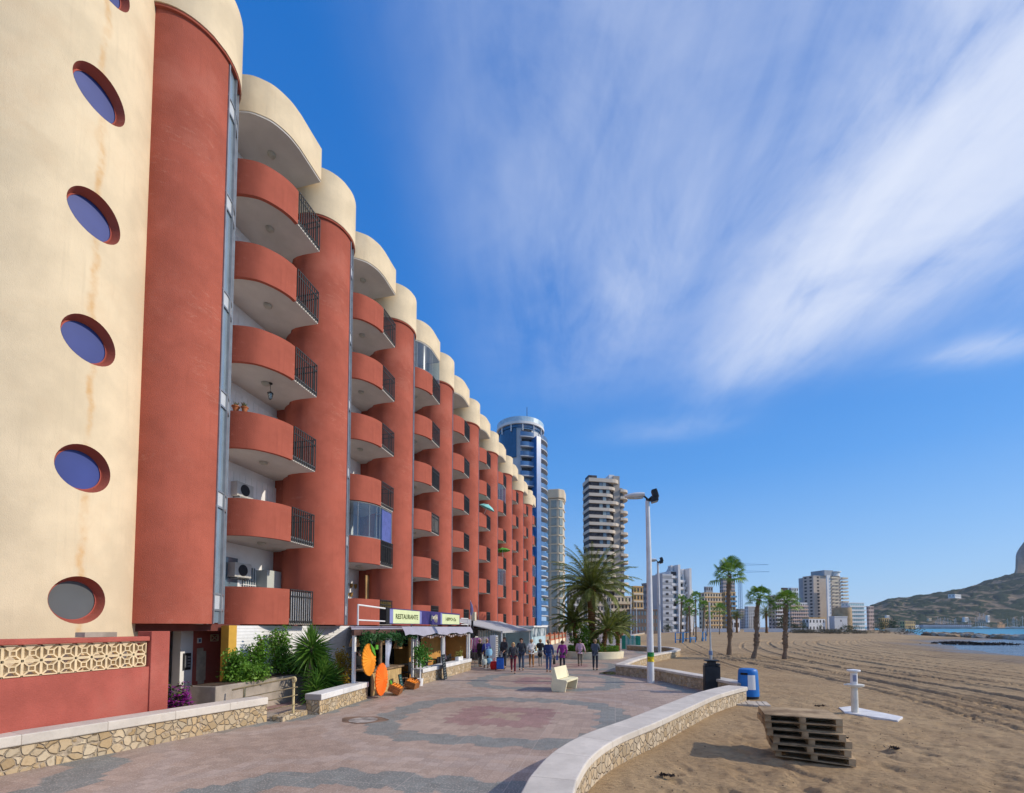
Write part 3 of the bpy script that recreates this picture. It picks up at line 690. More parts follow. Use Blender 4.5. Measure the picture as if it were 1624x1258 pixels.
# ------------------------------------------------------------------ low walls
def stone_material(name, c1, c2, mortar, sc=4.2):
    m, t, b = newmat(name); co = t.node('ShaderNodeTexCoord').outputs['Object']
    cw = t.node('ShaderNodeVectorMath', operation='ADD'); t.put(cw.inputs[0], co)
    nn = t.node('ShaderNodeTexNoise'); nn.inputs['Scale'].default_value = 6; t.L.new(co, nn.inputs[0])
    sc_ = t.node('ShaderNodeVectorMath', operation='SCALE'); t.L.new(nn.outputs[1], sc_.inputs[0]); sc_.inputs['Scale'].default_value = .09; t.L.new(sc_.outputs[0], cw.inputs[1])
    v1 = t.node('ShaderNodeTexVoronoi', feature='F1'); v2 = t.node('ShaderNodeTexVoronoi', feature='DISTANCE_TO_EDGE')
    for v in (v1, v2): v.inputs['Scale'].default_value = sc; t.L.new(cw.outputs[0], v.inputs['Vector'])
    r, g_, b_ = t.sep(v1.outputs['Color'])
    n = t.noise(co, 14, 5, .65)
    c = t.mix(r, (*c1, 1), (*c2, 1)); c = t.mix(1., c, t.ramp(g_, [(0, .72), (1, 1.08)]), 'MULTIPLY')
    c = t.mix(t.m('MULTIPLY', t.smooth(n, .5, .75), .4), c, tuple(x*.55 for x in c1)+(1,))
    e = t.smooth(v2.outputs[0], .01, .06); c = t.mix(e, (*mortar, 1), c)
    t.put(b.inputs['Base Color'], c); b.inputs['Roughness'].default_value = .9; b.inputs['Specular IOR Level'].default_value = .15
    bn = t.node('ShaderNodeBump'); bn.inputs['Strength'].default_value = .9; bn.inputs['Distance'].default_value = .035
    t.put(bn.inputs['Height'], t.m('ADD', t.smooth(v2.outputs[0], 0, .13), t.m('MULTIPLY', n, .3))); t.L.new(bn.outputs[0], b.inputs['Normal'])
    return m
STONE = stone_material('warm_rubble_stone', (.52, .37, .20), (.62, .52, .37), (.42, .34, .25), 6.8)
STONE2 = stone_material('pale_rubble_stone', (.50, .38, .24), (.66, .56, .42), (.48, .40, .31), 7.0)
def coping_material(name, col):
    m, t, b = newmat(name); uv = t.node('ShaderNodeUVMap').outputs[0]; u, v, _ = t.sep(uv); co = t.node('ShaderNodeTexCoord').outputs['Object']
    n = t.noise(co, 1.6, 6, .7); n2 = t.noise(co, 9, 5, .7)
    c = t.mix(t.smooth(n, .35, .7), tuple(x*.82 for x in col)+(1,), (*col, 1)); c = t.mix(t.m('MULTIPLY', t.smooth(n2, .55, .8), .45), c, (.42, .33, .24, 1))
    j = t.m('GREATER_THAN', t.m('ABSOLUTE', t.m('SUBTRACT', t.m('FRACT', t.m('DIVIDE', u, 1.15)), .5)), .4955)
    wn = t.node('ShaderNodeTexWhiteNoise', noise_dimensions='1D'); t.put(wn.inputs['W'], t.m('FLOOR', t.m('ADD', t.m('DIVIDE', u, 1.15), .0)))
    c = t.mix(1., c, t.ramp(wn.outputs[0], [(0, .88), (1, 1.03)]), 'MULTIPLY'); c = t.mix(t.m('MULTIPLY', j, .7), c, (.25, .2, .16, 1))
    t.put(b.inputs['Base Color'], c); b.inputs['Roughness'].default_value = .75; b.inputs['Specular IOR Level'].default_value = .2
    bn = t.node('ShaderNodeBump'); bn.inputs['Strength'].default_value = .3; bn.inputs['Distance'].default_value = .01
    t.put(bn.inputs['Height'], t.m('SUBTRACT', t.noise(co, 30, 5, .7), t.m('MULTIPLY', j, 1.))); t.L.new(bn.outputs[0], b.inputs['Normal'])
    return m
COPE = coping_material('worn_coping', (.72, .66, .58)); COPEW = coping_material('white_coping', (.80, .79, .77))
def low_wall(name, label, path, width, h, ch, stone, cope, over=.05, side=-1, z0=-.4, group=None, cat='low wall', nseg=8):
    pth = smooth_line([(p[0], p[1], 0) for p in path], nseg) if nseg else [Vector((p[0], p[1], 0)) for p in path]
    pth = [(p[0], p[1]) for p in pth]; r = thing(name, label, cat, (pth[len(pth)//2][0], pth[len(pth)//2][1], 0), 0, group)
    m = MB(); m.band(pl_offset(pth, side*over), pl_offset(pth, side*(width-over)), z0, h-ch); m.build('stone_base', stone, r)
    m = MB(); m.band(pth, pl_offset(pth, side*width), h-ch+.001, h); o = m.build('coping', cope, r)
    me = o.data; uv = me.uv_layers.new(name='UVMap'); ln = [0]
    for i in range(1, len(pth)): ln.append(ln[-1]+math.dist(pth[i], pth[i-1]))
    for lp_ in me.loops: uv.data[lp_.index].uv = (ln[lp_.vertex_index//4], (lp_.vertex_index % 4)/4)
    b = o.modifiers.new('bevel', 'BEVEL'); b.width = .02; b.segments = 2; b.limit_method = 'ANGLE'; b.angle_limit = .8
    return r
GW = 'low stone walls edging the promenade'
low_wall('stone_wall', 'curved white topped stone wall in the right foreground between paving and sand', [(-.9, 0), (-1.05, 2.5)]+EDGE[3:11]+[(3.62, 16.05)], .6, .5, .13, STONE2, COPE, group=GW)
low_wall('stone_wall', 'low stone wall in shade behind the tall white lamp post, ending at the black bin', [(3.98, 16.45), (3.4, 18.0), (2.65, 19.5), (1.6, 21.7), (.0, 23.35)], .55, .52, .10, STONE2, COPE, group=GW, side=-1)
low_wall('stone_wall', 'sunlit scalloped stone wall bulging onto the sand by the smaller lamp post', [(.0, 23.55)]+EDGE[15:23]+[(1.2, 48.6)], .5, .52, .12, STONE, COPE, group=GW)
low_wall('stone_wall', 'distant low wall between promenade and beach beyond the green fence', [(1.2, 52), (2.5, 58), (3.6, 80), (4, 110), (9, 150)], .5, .5, .1, STONE2, COPE, group=GW)
low_wall('stone_wall', 'long white capped stone wall at lower left in front of the red garden wall', [(-10.1, 1.0), (-9.90, 3.9), (-9.62, 5.34), (-8.56, 9.86)], .5, .62, .18, STONE, COPE, side=1, group=GW, nseg=0)
low_wall('stone_wall', 'short bright white capped stone wall left of the orange paper fans', [(-7.82, 10.95), (-8.02, 13.75)], .5, .56, .17, STONE, COPEW, side=1, group=GW, nseg=0)
low_wall('stone_wall', 'white capped stone wall below the restaurant windows', [(-7.80, 17.6), (-7.73, 23.99)], .5, .64, .17, STONE, COPEW, side=1, group=GW, nseg=0)
m = MB(); m.box(-8.6, 9.95, -.3, -8.2, 10.9, .13); o = m.build('kerb_step', STONE, None, loc=(-8.4, 10.4, 0), bevel=.02); tag(o, 'low cream stone step between the two white capped walls', 'step')
m = MB(); m.box(-12.3, 8.6, -.3, -8.62, 10.95, .004); tag(m.build('ramp', CONC), kind='structure')
# red garden wall with lattice blocks: body, coping, pillar, lattice
gw = thing('garden_wall', 'red garden wall with cream lattice blocks and a square end pillar at lower left', 'garden wall', (-10.0, 6, 0))
ang = math.atan2(-.14, 4.5)
def gxy(y, d=0): return (-9.93-(y-4)*.035-d, y)
m = MB(); m.band([gxy(0), gxy(8.05)], [gxy(0, .22), gxy(8.05, .22)], -.3, 1.52); m.build('wall_panel', RED2, gw)
m = MB(); m.band([gxy(0, -.03), gxy(8.0, -.03)], [gxy(0, .25), gxy(8.0, .25)], 2.085, 2.19); m.build('coping', RED2, gw, bevel=.02)
m = MB(); m.band([gxy(8.02, -.04), gxy(8.46, -.04)], [gxy(8.02, .36), gxy(8.46, .36)], -.3, 2.3); m.build('pillar', RED2, gw, bevel=.015)
m = MB(); m.band([gxy(6.75, .05), gxy(7.35, .05)], [gxy(6.75, .3), gxy(7.35, .3)], 2.195, 2.29); m.build('coping_block', CONC, gw)
def lattice(m, y, z, s=.272):
    h = s/2; cy, cz = y+h, z+h; x0 = gxy(cy, .06)[0]; x1 = gxy(cy, .16)[0]; t_ = .022
    for a in (-1, 1):
        m.box(x1, cy+a*(h-t_/2)-t_/2, z, x0, cy+a*(h-t_/2)+t_/2, z+s); m.box(x1, y, cz+a*(h-t_/2)-t_/2, x0, y+s, cz+a*(h-t_/2)+t_/2-.0005)
    q = .045
    for a in (-1, 1): m.box(x1, cy+a*q-.01, cz-q-.01, x0+.004, cy+a*q+.01, cz+q+.01); m.box(x1, cy-q, cz+a*q-.01, x0+.003, cy+q, cz+a*q+.01)
    L = (h-q)*1.414
    for a in (-1, 1):
        for b_ in (-1, 1): m.obox(((x0+x1)/2, cy+a*(h+q)/2, cz+b_*(h+q)/2), (x0-x1-.004, L, .024), 0, math.atan2(b_, a) if a*b_ > 0 else math.atan2(1, -1))
LAT = MB()
for i in range(28):
    for j in (0, 1): lattice(LAT, 7.99-.2735*(i+1), 1.53+.2735*j)
LAT.build('lattice_panel', M('cream_lattice', (.75, .60, .38), .85, .1, 5, .15), gw)
# planter bed, handrail
pb_ = thing('planter_box', 'long grey concrete planter against the white shutter wall holding the hibiscus', 'planter', (-10.6, 12, 0))
m = MB(); m.box(-11.04, 9.88, -.3, -10.2, 14.4, .83); m.build('box', CONC, pb_, bevel=.02)
m = MB(); m.box(-10.98, 9.95, .8, -10.28, 14.33, .842); m.build('soil', M('soil', (.09, .06, .04), .95, .3, 6, .3), pb_)
hr = thing('handrail', 'cream painted metal handrail with curled end beside the garden ramp', 'handrail', (-8.27, 10.41, 0))
RAILC = M('cream_metal', (.62, .50, .26), .5, .15, 8, 0)
def rail_pt(t, dz): return Vector((-8.25-1.75*t, 10.38-.17*t, 1.07-dz-.36*t))
m = MB(); m.tube([(-8.27, 10.41, -.02), (-8.27, 10.41, 1.06)], .032, 10); m.build('post', RAILC, hr, smooth=True)
m = MB(); p = rail_pt(.8, 0); m.tube([(p.x, p.y, -.3), p], .032, 10); m.build('post', RAILC, hr, smooth=True)
m = MB(); cur = [rail_pt(0, 0)+Vector((.045*math.sin(a)+.02, .0, -.06+.06*math.cos(a))) for a in np.linspace(5.2, 0, 10)]
m.tube([Vector(p) for p in cur]+[rail_pt(t, 0) for t in (0, .3, .6, 1.0)], .024, 8); m.build('top_rail', RAILC, hr, smooth=True)
for dz in (.27, .48, .72):
    m = MB(); m.tube([rail_pt(t, dz) for t in (-.06, .5, 1.0)], .013, 6); m.build('rail', RAILC, hr, smooth=True)
# ------------------------------------------------------------------ restaurant, shops and what stands before them
ORD = ['first', 'second', 'third', 'fourth', 'fifth', 'sixth', 'seventh', 'eighth', 'ninth', 'tenth']+['%d%s' % (n, 'th' if 10 < n % 100 < 20 else {1: 'st', 2: 'nd', 3: 'rd'}.get(n % 10, 'th')) for n in range(11, 120)]
def txt(s, size, mat, parent, loc, rot, name='lettering', sx=1., ext=.004, bold=0.):
    c = bpy.data.curves.new(name, 'FONT'); c.body = s; c.size = size; c.extrude = ext; c.offset = bold; c.align_x = 'CENTER'; c.align_y = 'CENTER'; c.resolution_u = 2
    tmp = bpy.data.objects.new('tmp', c); COL.objects.link(tmp); bpy.context.view_layer.update()
    me = bpy.data.meshes.new_from_object(tmp.evaluated_get(bpy.context.evaluated_depsgraph_get())); bpy.data.objects.remove(tmp); bpy.data.curves.remove(c)
    me.materials.clear(); me.materials.append(mat); o = bpy.data.objects.new(name, me); link(o, parent)
    o.location = Vector(loc)-(wloc(parent) if parent is not None else Vector((0, 0, 0))); o.rotation_euler = rot; o.scale = (sx, 1, 1); return o
FACE_X = (PI/2, 0, PI/2)       # lettering that reads from +X
AWN = M('grey_awning_cloth', (.34, .33, .40), .85, .06, 1.5, .15, 25)
rest = thing('restaurant', 'open fronted restaurant terrace under a flat grey awning at the foot of the red building', 'restaurant', (-10, 19, 0))
m = MB()
for y, x in ((13.35, -8.35), (17.55, -8.25), (20.6, -8.15), (24.3, -8.0)): m.box(x-.05, y-.05, 0, x+.05, y+.05, 2.3)
m2 = m; PST = []
for y, x in ((13.35, -8.35), (17.55, -8.25), (20.6, -8.15), (24.3, -8.0)):
    m = MB(); m.box(x-.05, y-.05, 0, x+.05, y+.05, 2.26); m.build('post', WTRIM, rest, bevel=.008)
m = MB(); m.add([(-12.4, 19.4, 2.47), (-12.4, 24.6, 2.47), (-8.05, 24.6, 2.36), (-8.3, 13.1, 2.36), (-12.4, 19.4, 2.42), (-12.4, 24.6, 2.42), (-8.05, 24.6, 2.31), (-8.3, 13.1, 2.31)],
                [(0, 3, 2, 1), (4, 5, 6, 7), (0, 1, 5, 4), (1, 2, 6, 5), (2, 3, 7, 6), (3, 0, 4, 7)])
m.build('awning_roof', AWN, rest)
m = MB()
for i in range(26):      # sagging front valance
    y = 16.0+8.5*i/25; w = .045*math.sin(i*.9)+.02*math.sin(i*2.3); m.v += [(-7.98, y, 2.40), (-7.86, y, 2.20+w*.2), (-7.82, y, 2.06+w)]
m.f = [(3*i+j, 3*i+j+1, 3*i+j+4, 3*i+j+3) for i in range(25) for j in (0, 1)]; m.mi = [0]*len(m.f); m.build('valance', AWN, rest, smooth=True)
m = MB(); m.box(-8.3, 13.1, 2.12, -8.2, 24.5, 2.3); m.build('front_beam', M('beam_brown', (.10, .05, .04), .8, .2, 3, 0), rest)
m = MB(); m.tube([(-8.2, 13.3, 2.45), (-8.2, 13.3, 3.12), (-8.2, 15.1, 3.07)], .03, 8); m.tube([(-8.2, 13.3, 2.62), (-8.2, 15.1, 2.60)], .025, 8)
m.tube([(-8.1, 23.2, 2.86), (-8.1, 24.4, 2.86), (-8.1, 24.4, 2.42)], .025, 8); m.tube([(-8.1, 23.2, 2.52), (-8.1, 24.4, 2.52)], .02, 8); m.build('roof_rail', WTRIM, rest, smooth=True)
m = MB(); m.box(-12.35, 19.75, 0, -12.2, 24.5, 2.3); m.build('back_wall', M('panelled_wood', (.38, .19, .06), .6, .2, 2, .1), rest)
m = MB(); m.box(-12.2, 24.35, 0, -8.05, 24.45, 2.3); m.build('side_wall', M('side_panel', (.5, .25, .07), .7, .1, 2, .1), rest)
m = MB(); m.box(-12.2, 20.4, 0, -9.2, 20.5, 2.3); m.build('partition', M('orange_wood', (.60, .30, .07), .6, .1, 2, .1), rest)
m = MB(); m.box(-9.6, 19.9, 0, -9.52, 24.3, 2.3); m.build('wood_panel', M('lit_orange_wood', (.56, .29, .08), .6, .12, 2, .1), rest)
for y0, y1 in ((17.6, 20.5), (20.7, 24.2)):
    m = MB()
    for yy in (y0, y1): m.box(-8.12, yy-.025, .64, -8.06, yy+.025, 2.05)
    m.box(-8.12, y0, 2.05, -8.06, y1, 2.11); o = m.build('window_frame', WTRIM, rest)
for y0 in (18.0, 21.3):   # posters of the half drawn curtains
    pass
CURT = M('printed_curtain', (.62, .60, .66), .8, .3, 9, 0, hue=(.35, .22, .30))
for y in (15.35, 17.75, 20.85):
    m = MB(); n = 10
    for j in range(9):
        z = 2.05-.16*j; wd = .28-.14*math.exp(-((j-6)/2.5)**2)
        for i in range(n): a = i/(n-1); m.v.append((-8.30+.05*math.sin(a*16), y+a*wd*1.5+.05*j*(y > 17), z))
    m.f = [(j*n+i, j*n+i+1, (j+1)*n+i+1, (j+1)*n+i) for j in range(8) for i in range(n-1)]; m.mi = [0]*len(m.f)
    m.build('curtain', M('pale_blue_curtain', (.55, .58, .68), .8, .08, 4, 0) if y < 16 else CURT, rest, smooth=True)
# sign
sg = thing('restaurant_sign', 'long lit-box style sign in pale yellow and dark blue above the restaurant awning', 'sign', (-8.2, 19, 2.5))
SGY = M('sign_pale_yellow', (.68, .76, .44), .6, .04, 1, 0); SGB = M('sign_dark_blue', (.045, .035, .16), .6, .12, 3, 0); SGM = M('sign_mid_blue', (.22, .24, .50), .6, .05, 3, 0); BLK = M('sign_black', (.015, .015, .015), .6, 0, 1, 0)
m = MB(); m.box(-8.40, 15.1, 2.50, -8.16, 23.2, 3.10); m.build('box', SGB, sg, bevel=.01)
m = MB(); m.box(-8.158, 15.35, 2.53, -8.150, 15.62, 3.06); m.build('edge_strip', SGM, sg)
for y_ in (18.0, 20.4): m = MB(); m.box(-8.158, y_, 2.53, -8.150, y_+.2, 3.06); m.build('edge_strip', SGM, sg)
m = MB(); m.box(-8.158, 15.62, 2.53, -8.149, 18.0, 3.06); m.build('panel', SGY, sg)
m = MB(); m.box(-8.158, 20.6, 2.53, -8.149, 23.1, 3.03); m.build('panel', SGY, sg)
m = MB(); m.box(-8.41, 15.08, 2.49, -8.14, 15.34, 3.11); m.build('end_cap', BLK, sg)
TXT = M('sign_lettering', (.10, .12, .04), .6, 0, 1, 0)
txt('RESTAURANTE', .27, TXT, sg, (-8.144, 16.82, 2.79), FACE_X, sx=1.12, bold=.004)
txt('HIPPO\u2022Za', .24, TXT, sg, (-8.144, 21.8, 2.77), FACE_X, sx=1.45, bold=.004)
EM = M('sign_emblem', (.75, .68, .50), .5, .25, 9, 0)
m = MB()
Re = random.Random(5)
for i in range(9): a = i*.7; m.tube([(-8.147, 19.25+.09*i+.05*math.sin(a*3), 2.68+.10*math.sin(a)), (-8.147, 19.3+.08*i, 2.82+.06*math.cos(a*2)), (-8.147, 19.35+.075*i, 2.93-.05*math.sin(a))], [.012, .03, .01], 5)
m.build('emblem', EM, sg)
o = thing('wall_lantern', 'small white box lamp on a dark post at the right end of the restaurant awning', 'lamp', (-7.95, 24.75, 2.4))
m = MB(); m.box(-.05, -.05, -.1, .05, .05, .35); m.build('post', BLACK, o, local=True); m = MB(); m.box(-.1, .1, .35, .12, .4, .85); m.build('lamp_box', M('lamp_box_cream', (.7, .62, .45), .5, .1, 4, 0), o, local=True, bevel=.01)
o = thing('flag', 'furled blue and white flag standing on the roof edge beside the restaurant sign', 'flag', (-8.0, 24.55, 2.4))
m = MB(); m.tube([(0, 0, 0), (0, 0, 1.5)], .015, 6); m.build('pole', POLE, o, local=True)
m = MB(); m.tube([(0, 0, 1.45), (.05, .03, 1.2), (.06, .05, .9), (.03, .04, .65)], [.02, .07, .10, .03], 7); m.build('cloth', M('flag_cloth', (.5, .5, .62), .8, .4, 12, 0, hue=(.12, .10, .35)), o, local=True, smooth=True)
# garlands
def leaves(m, pts_fn, n, s0, s1, rnd, flat=0.):
    for _ in range(n):
        p = Vector(pts_fn()); s = rnd.uniform(s0, s1)
        a = Vector((rnd.gauss(0, 1), rnd.gauss(0, 1), rnd.gauss(0, 1)*(1-flat))).normalized(); b = a.orthogonal().normalized(); b.rotate(Matrix.Rotation(rnd.random()*6.28, 3, a)); 
        c = a.cross(b)
        m.add([p-a*s, p+b*s*.42, p+a*s, p-b*s*.42], [(0, 1, 2, 3)])
LG = leafmat('leaf_garland', [(.015, .06, .015), (.03, .11, .025), (.06, .17, .05)])
Rg = random.Random(11)
gar = MB(); leaves(gar, lambda: (-8.12+Rg.gauss(0, .10), Rg.uniform(13.4, 17.4), 2.06+Rg.gauss(0, .08)), 1500, .03, .075, Rg); leaves(gar, lambda: (-8.1+Rg.gauss(0, .07), 13.45+abs(Rg.gauss(0, .12)), Rg.uniform(1.5, 2.1)), 200, .03, .07, Rg); leaves(gar, lambda: (-8.1+Rg.gauss(0, .07), 16.0+abs(Rg.gauss(0, .12)), Rg.uniform(1.65, 2.1)), 200, .03, .07, Rg)
tag(gar.build('garland', LG, None, loc=(-8.1, 15.4, 2.05)), 'thick green leafy garland over the left opening of the restaurant', 'garland')
gar = MB(); leaves(gar, lambda: (-8.0+Rg.gauss(0, .05), Rg.uniform(17.6, 24.3), 2.10+Rg.gauss(0, .035)), 900, .03, .06, Rg)
o = gar.build('garland', LG, None, loc=(-8.0, 21, 2.1)); tag(o, 'thin green garland with red and white bows over the restaurant windows', 'garland')
m = MB(); Rg2 = random.Random(3)
BOWM = M('red_white_ribbon', (.55, .02, .02), .6, .5, 14, 0, hue=(.7, .65, .62))
for i in range(22):
    m = MB(); y = 17.8+.29*i; z = 1.98+.05*math.sin(i*1.4); m.obox((-7.95, y, z), (.05, .16, .07), 0, .4); m.obox((-7.95, y+.02, z), (.045, .15, .07), 0, -.4); m.build('bow', BOWM, o)
# interior furniture: counter, shelves, tables
cnt = thing('fruit_counter', 'pale wooden juice bar counter behind the orange crates', 'counter', (-8.4, 15.4, 0))
m = MB()
for i in range(13): m.box(-8.22, 14.2+.17*i, .02, -8.18, 14.2+.17*i+.16, .84)
m.build('front_boards', WOODL, cnt); m = MB(); m.box(-8.9, 14.1, .84, -8.1, 16.5, .9); m.build('top', WOOD, cnt, bevel=.008)
m = MB(); m.box(-8.85, 14.25, .02, -8.24, 16.35, .83); m.build('body', DARK, cnt)
post = thing('wooden_post', 'rough round wooden post rising from the juice bar counter', 'post', (-8.35, 15.05, .9))
m = MB(); m.tube([(0, 0, 0), (.01, 0, .6), (0, 0, 1.2)], [.07, .06, .065], 10); m.build('post', WOOD, post, local=True, smooth=True)
shf = thing('drink_shelf', 'dark shelf of bottles at the back of the restaurant opening', 'shelf', (-10.3, 18.3, 0))
m = MB()
for z in (.9, 1.25, 1.6): m.box(-10.5, 17.1, z, -10.2, 19.5, z+.03)
for y in (17.1, 18.3, 19.5): m.box(-10.5, y-.02, 0, -10.2, y+.02, 1.95)
m.box(-10.56, 17.0, 0, -10.51, 20.3, 2.25)
m.build('frame', DARK, shf)
BTL = [M('bottle_%s' % n, c, .2, 0, 1, 0, spec=.6) for n, c in (('green', (.03, .12, .03)), ('amber', (.35, .12, .01)), ('clear', (.4, .42, .4)), ('red', (.4, .03, .02)))]
bm_ = MB(); bm_.lathe([(0, 0), (.035, 0), (.037, .16), (.014, .2), (.014, .27), (0, .27)], n=8)
for j, z in enumerate((.93, 1.28, 1.63)):
    for i in range(9):
        if (i+j) % 4 == 3: continue
        o = bm_.build('bottle', BTL[(i*2+j) % 4], None, local=True); o.location = (-10.3, 17.3+.25*i, z); tag(o, '%s bottle on the %s board of the restaurant shelf, %s place from the left' % (('green', 'amber', 'clear', 'red')[(i*2+j) % 4], ('lower', 'middle', 'upper')[j], ORD[i]), 'bottle', 'bottles on the restaurant shelf')
def chair_table(x, y):
    o = thing('dining_table', 'dark cafe table behind the low white wall, %s from the left' % ORD[len([q for q in bpy.data.objects if q.name.startswith('dining_table')])], 'table', (x, y, 0), 0, 'restaurant tables')
    m = MB(); m.box(-.35, -.35, .72, .35, .35, .75); m.build('tabletop', BLACK, o, local=True); m = MB(); m.tube([(0, 0, 0), (0, 0, .72)], .03, 8); m.box(-.22, -.22, 0, .22, .22, .02); m.build('pedestal', IRON, o, local=True)
    return o
for x, y in ((-8.9, 18.6), (-8.9, 20.0), (-8.9, 21.8), (-8.9, 23.2)): chair_table(x, y)
def dchair(x, y, rz):
    o = thing('dining_chair', 'black cafe chair behind the low white wall, %s from the left' % ORD[len([q for q in bpy.data.objects if q.name.startswith('dining_chair')])], 'chair', (x, y, 0), rz, 'restaurant chairs')
    m = MB(); m.box(-.2, -.2, .43, .2, .2, .46); m.build('seat', BLACK, o, local=True); m = MB(); m.box(-.2, .18, .46, .2, .21, .9); m.build('backrest', BLACK, o, local=True)
    for a in (-.18, .18):
        for b_ in (-.18, .18): m = MB(); m.tube([(a, b_, 0), (a, b_, .43)], .014, 5); m.build('leg', IRON, o, local=True)
for y in (18.0, 19.2, 20.7-.9+.75, 21.2, 22.4, 23.8): dchair(-8.75, y, PI/2*(1 if int(y*2) % 2 else 3))
o = thing('wall_screen', 'dark television screen hung inside the restaurant window', 'screen', (-9.6, 20.38, 1.7)); m = MB(); m.box(-.45, -.04, -.25, .45, 0, .28); m.build('screen', glassmat('screen_glass', (.01, .02, .035)), o, local=True)
def lampshade(x, y, z, g):
    o = thing('wicker_lampshade', g, 'lampshade', (x, y, z)); m = MB(); m.lathe([(.04, .3), (.12, .26), (.17, .1), (.19, 0)], n=14); m.build('shade', M('wicker', (.42, .24, .10), .8, .3, 20, .3) if 'wicker' not in bpy.data.materials else bpy.data.materials['wicker'], o, local=True, smooth=True); m = MB(); m.tube([(0, 0, .3), (0, 0, 2.42-z)], .008, 4); m.build('cord', BLACK, o, local=True)
lampshade(-8.8, 14.1, 1.72, 'wicker lampshade behind the upper orange fan'); lampshade(-8.8, 15.9, 1.70, 'wicker lampshade over the juice bar counter'); lampshade(-8.8, 17.3, 1.5, 'wicker lampshade near the pale blue curtain')
# orange paper fans
ORA = M('orange_paper', (.85, .30, .02), .75, .05, 3, 0); ORB = M('deep_orange_paper', (.90, .17, .012), .75, .05, 3, 0); LEAFG = M('green_paper_leaf', (.10, .35, .03), .6, .1, 4, 0)
def fan(c, lab, mat, hh, ww, rz, tilt, leaf):
    o = thing('orange_fan', lab, 'paper fan', c, rz); o.rotation_euler = (tilt, 0, rz)
    m = MB(); n = 26
    for sgn in (0, 1):
        for i in range(n*2):
            t = 2*PI*i/(n*2); rr = 1+.012*(-1)**i
            e = abs(math.sin(t))**1.25*math.copysign(1, math.sin(t)) if False else math.sin(t)
            y = ww*math.copysign(abs(math.cos(t))**1.18, math.cos(t))*rr; z = hh*e*rr; m.v.append(((-.02 if sgn else .02)+.012*(-1)**i, y, z))
    N = 2*n; c0 = len(m.v); m.v += [(.10, 0, 0), (-.03, 0, 0)]
    for i in range(N): j = (i+1) % N; m.f += [(i, j, c0), (N+j, N+i, c0+1), (j, i, N+i, N+j)]
    m.mi = [0]*len(m.f); m.build('fan_disc', mat, o, local=True)
    for q in leaf:
        m = MB(); a = Vector(q[0]); b_ = Vector(q[1]); d = (b_-a); s = Vector((0, -d.z, d.y)).normalized()*q[2]; s2 = s*-1
        x = Vector((.03, 0, 0)); m.add([a+x, a+d*.5+s+x*1.5, b_+x, a+d*.5+s2+x*1.5, a-x*.1, a+d*.5+s-x*.1, b_-x*.1, a+d*.5+s2-x*.1], [(0, 1, 2, 3), (7, 6, 5, 4), (0, 4, 5, 1), (1, 5, 6, 2), (2, 6, 7, 3), (3, 7, 4, 0)])
        m.build('paper_leaf', LEAFG, o, local=True)
fan((-7.85, 13.42, 1.32), 'upper yellow orange paper fan leaning against the restaurant corner post', ORA, .53, .40, 0, math.radians(9), [((.06, .02, .55), (.06, .30, .05), .07), ((.06, .32, .28), (.06, .50, .40), .10)])
fan((-7.72, 14.02, .62), 'lower deep orange paper fan standing on the paving', ORB, .55, .40, 0, math.radians(-3), [((.06, .42, -.05), (.06, .62, -.22), .07)])
# crates of oranges
ORF = M('orange_fruit', (.85, .25, .015), .45, .1, 6, .1, 60)
fr_m = MB(); fr_m.lathe([(0, -.04), (.024, -.033), (.038, -.012), (.038, .012), (.024, .033), (0, .04)], n=10)
CRW = M('brown_crate_wood', (.28, .11, .035), .8, .2, 4, .1)
def crate(c, lab, rz, tilt, nfruit, seed):
    o = thing('fruit_crate', lab, 'crate', c, rz, 'wooden crates of oranges'); o.rotation_euler = (0, tilt, rz)
    m = MB(); w, d, h = .62, .42, .24
    for i in range(3):
        z0 = .085*i
        m.box(-d/2, -w/2, z0, -d/2+.012, w/2, z0+.072); m.box(d/2-.012, -w/2, z0, d/2, w/2, z0+.072); m.box(-d/2+.013, -w/2, z0, d/2-.013, -w/2+.012, z0+.072); m.box(-d/2+.013, w/2-.012, z0, d/2-.013, w/2, z0+.072)
    m.box(-d/2+.013, -w/2+.013, 0, d/2-.013, w/2-.013, .01); m.build('box', CRW, o, local=True)
    rr = random.Random(seed); k = 0; M4 = Matrix.Rotation(rz, 4, 'Z') @ Matrix.Rotation(tilt, 4, 'Y')
    for i in range(6):
        for j in range(4):
            if k >= nfruit: break
            k += 1; f = fr_m.build('orange', ORF, None, smooth=True, local=True) if not FRU else FRU[0].copy()
            if FRU: COL.objects.link(f)
            else: FRU.append(f)
            p = Vector((-d/2+.065+.097*j, -w/2+.07+.097*i, .215+rr.uniform(-.01, .03))); f.location = Vector(c)+(M4 @ p.to_4d()).to_3d()
            tag(f, 'whole orange lying in '+seed_lab[seed], 'orange', 'oranges in '+seed_lab[seed])
FRU = []; seed_lab = {1: 'the tilted crate right of the lower orange fan', 2: 'the farther crate by the thin tree pot', 3: 'the small crate beside the thin tree pot'}
crate((-7.62, 14.78, .10), 'tilted wooden crate of oranges right of the lower orange fan', .25, math.radians(24), 22, 1)
crate((-7.72, 16.35, .06), 'wooden crate of oranges farther along beside the thin potted tree', .1, math.radians(16), 20, 2)
crate((-7.95, 17.0, .06), 'half hidden crate of oranges between the potted tree and the low wall', .1, math.radians(10), 10, 3)
CHK = M('chalkboard', (.02, .03, .035), .7, .15, 4, 0); CHW = M('chalk', (.5, .52, .5), .9, 0, 1, 0)
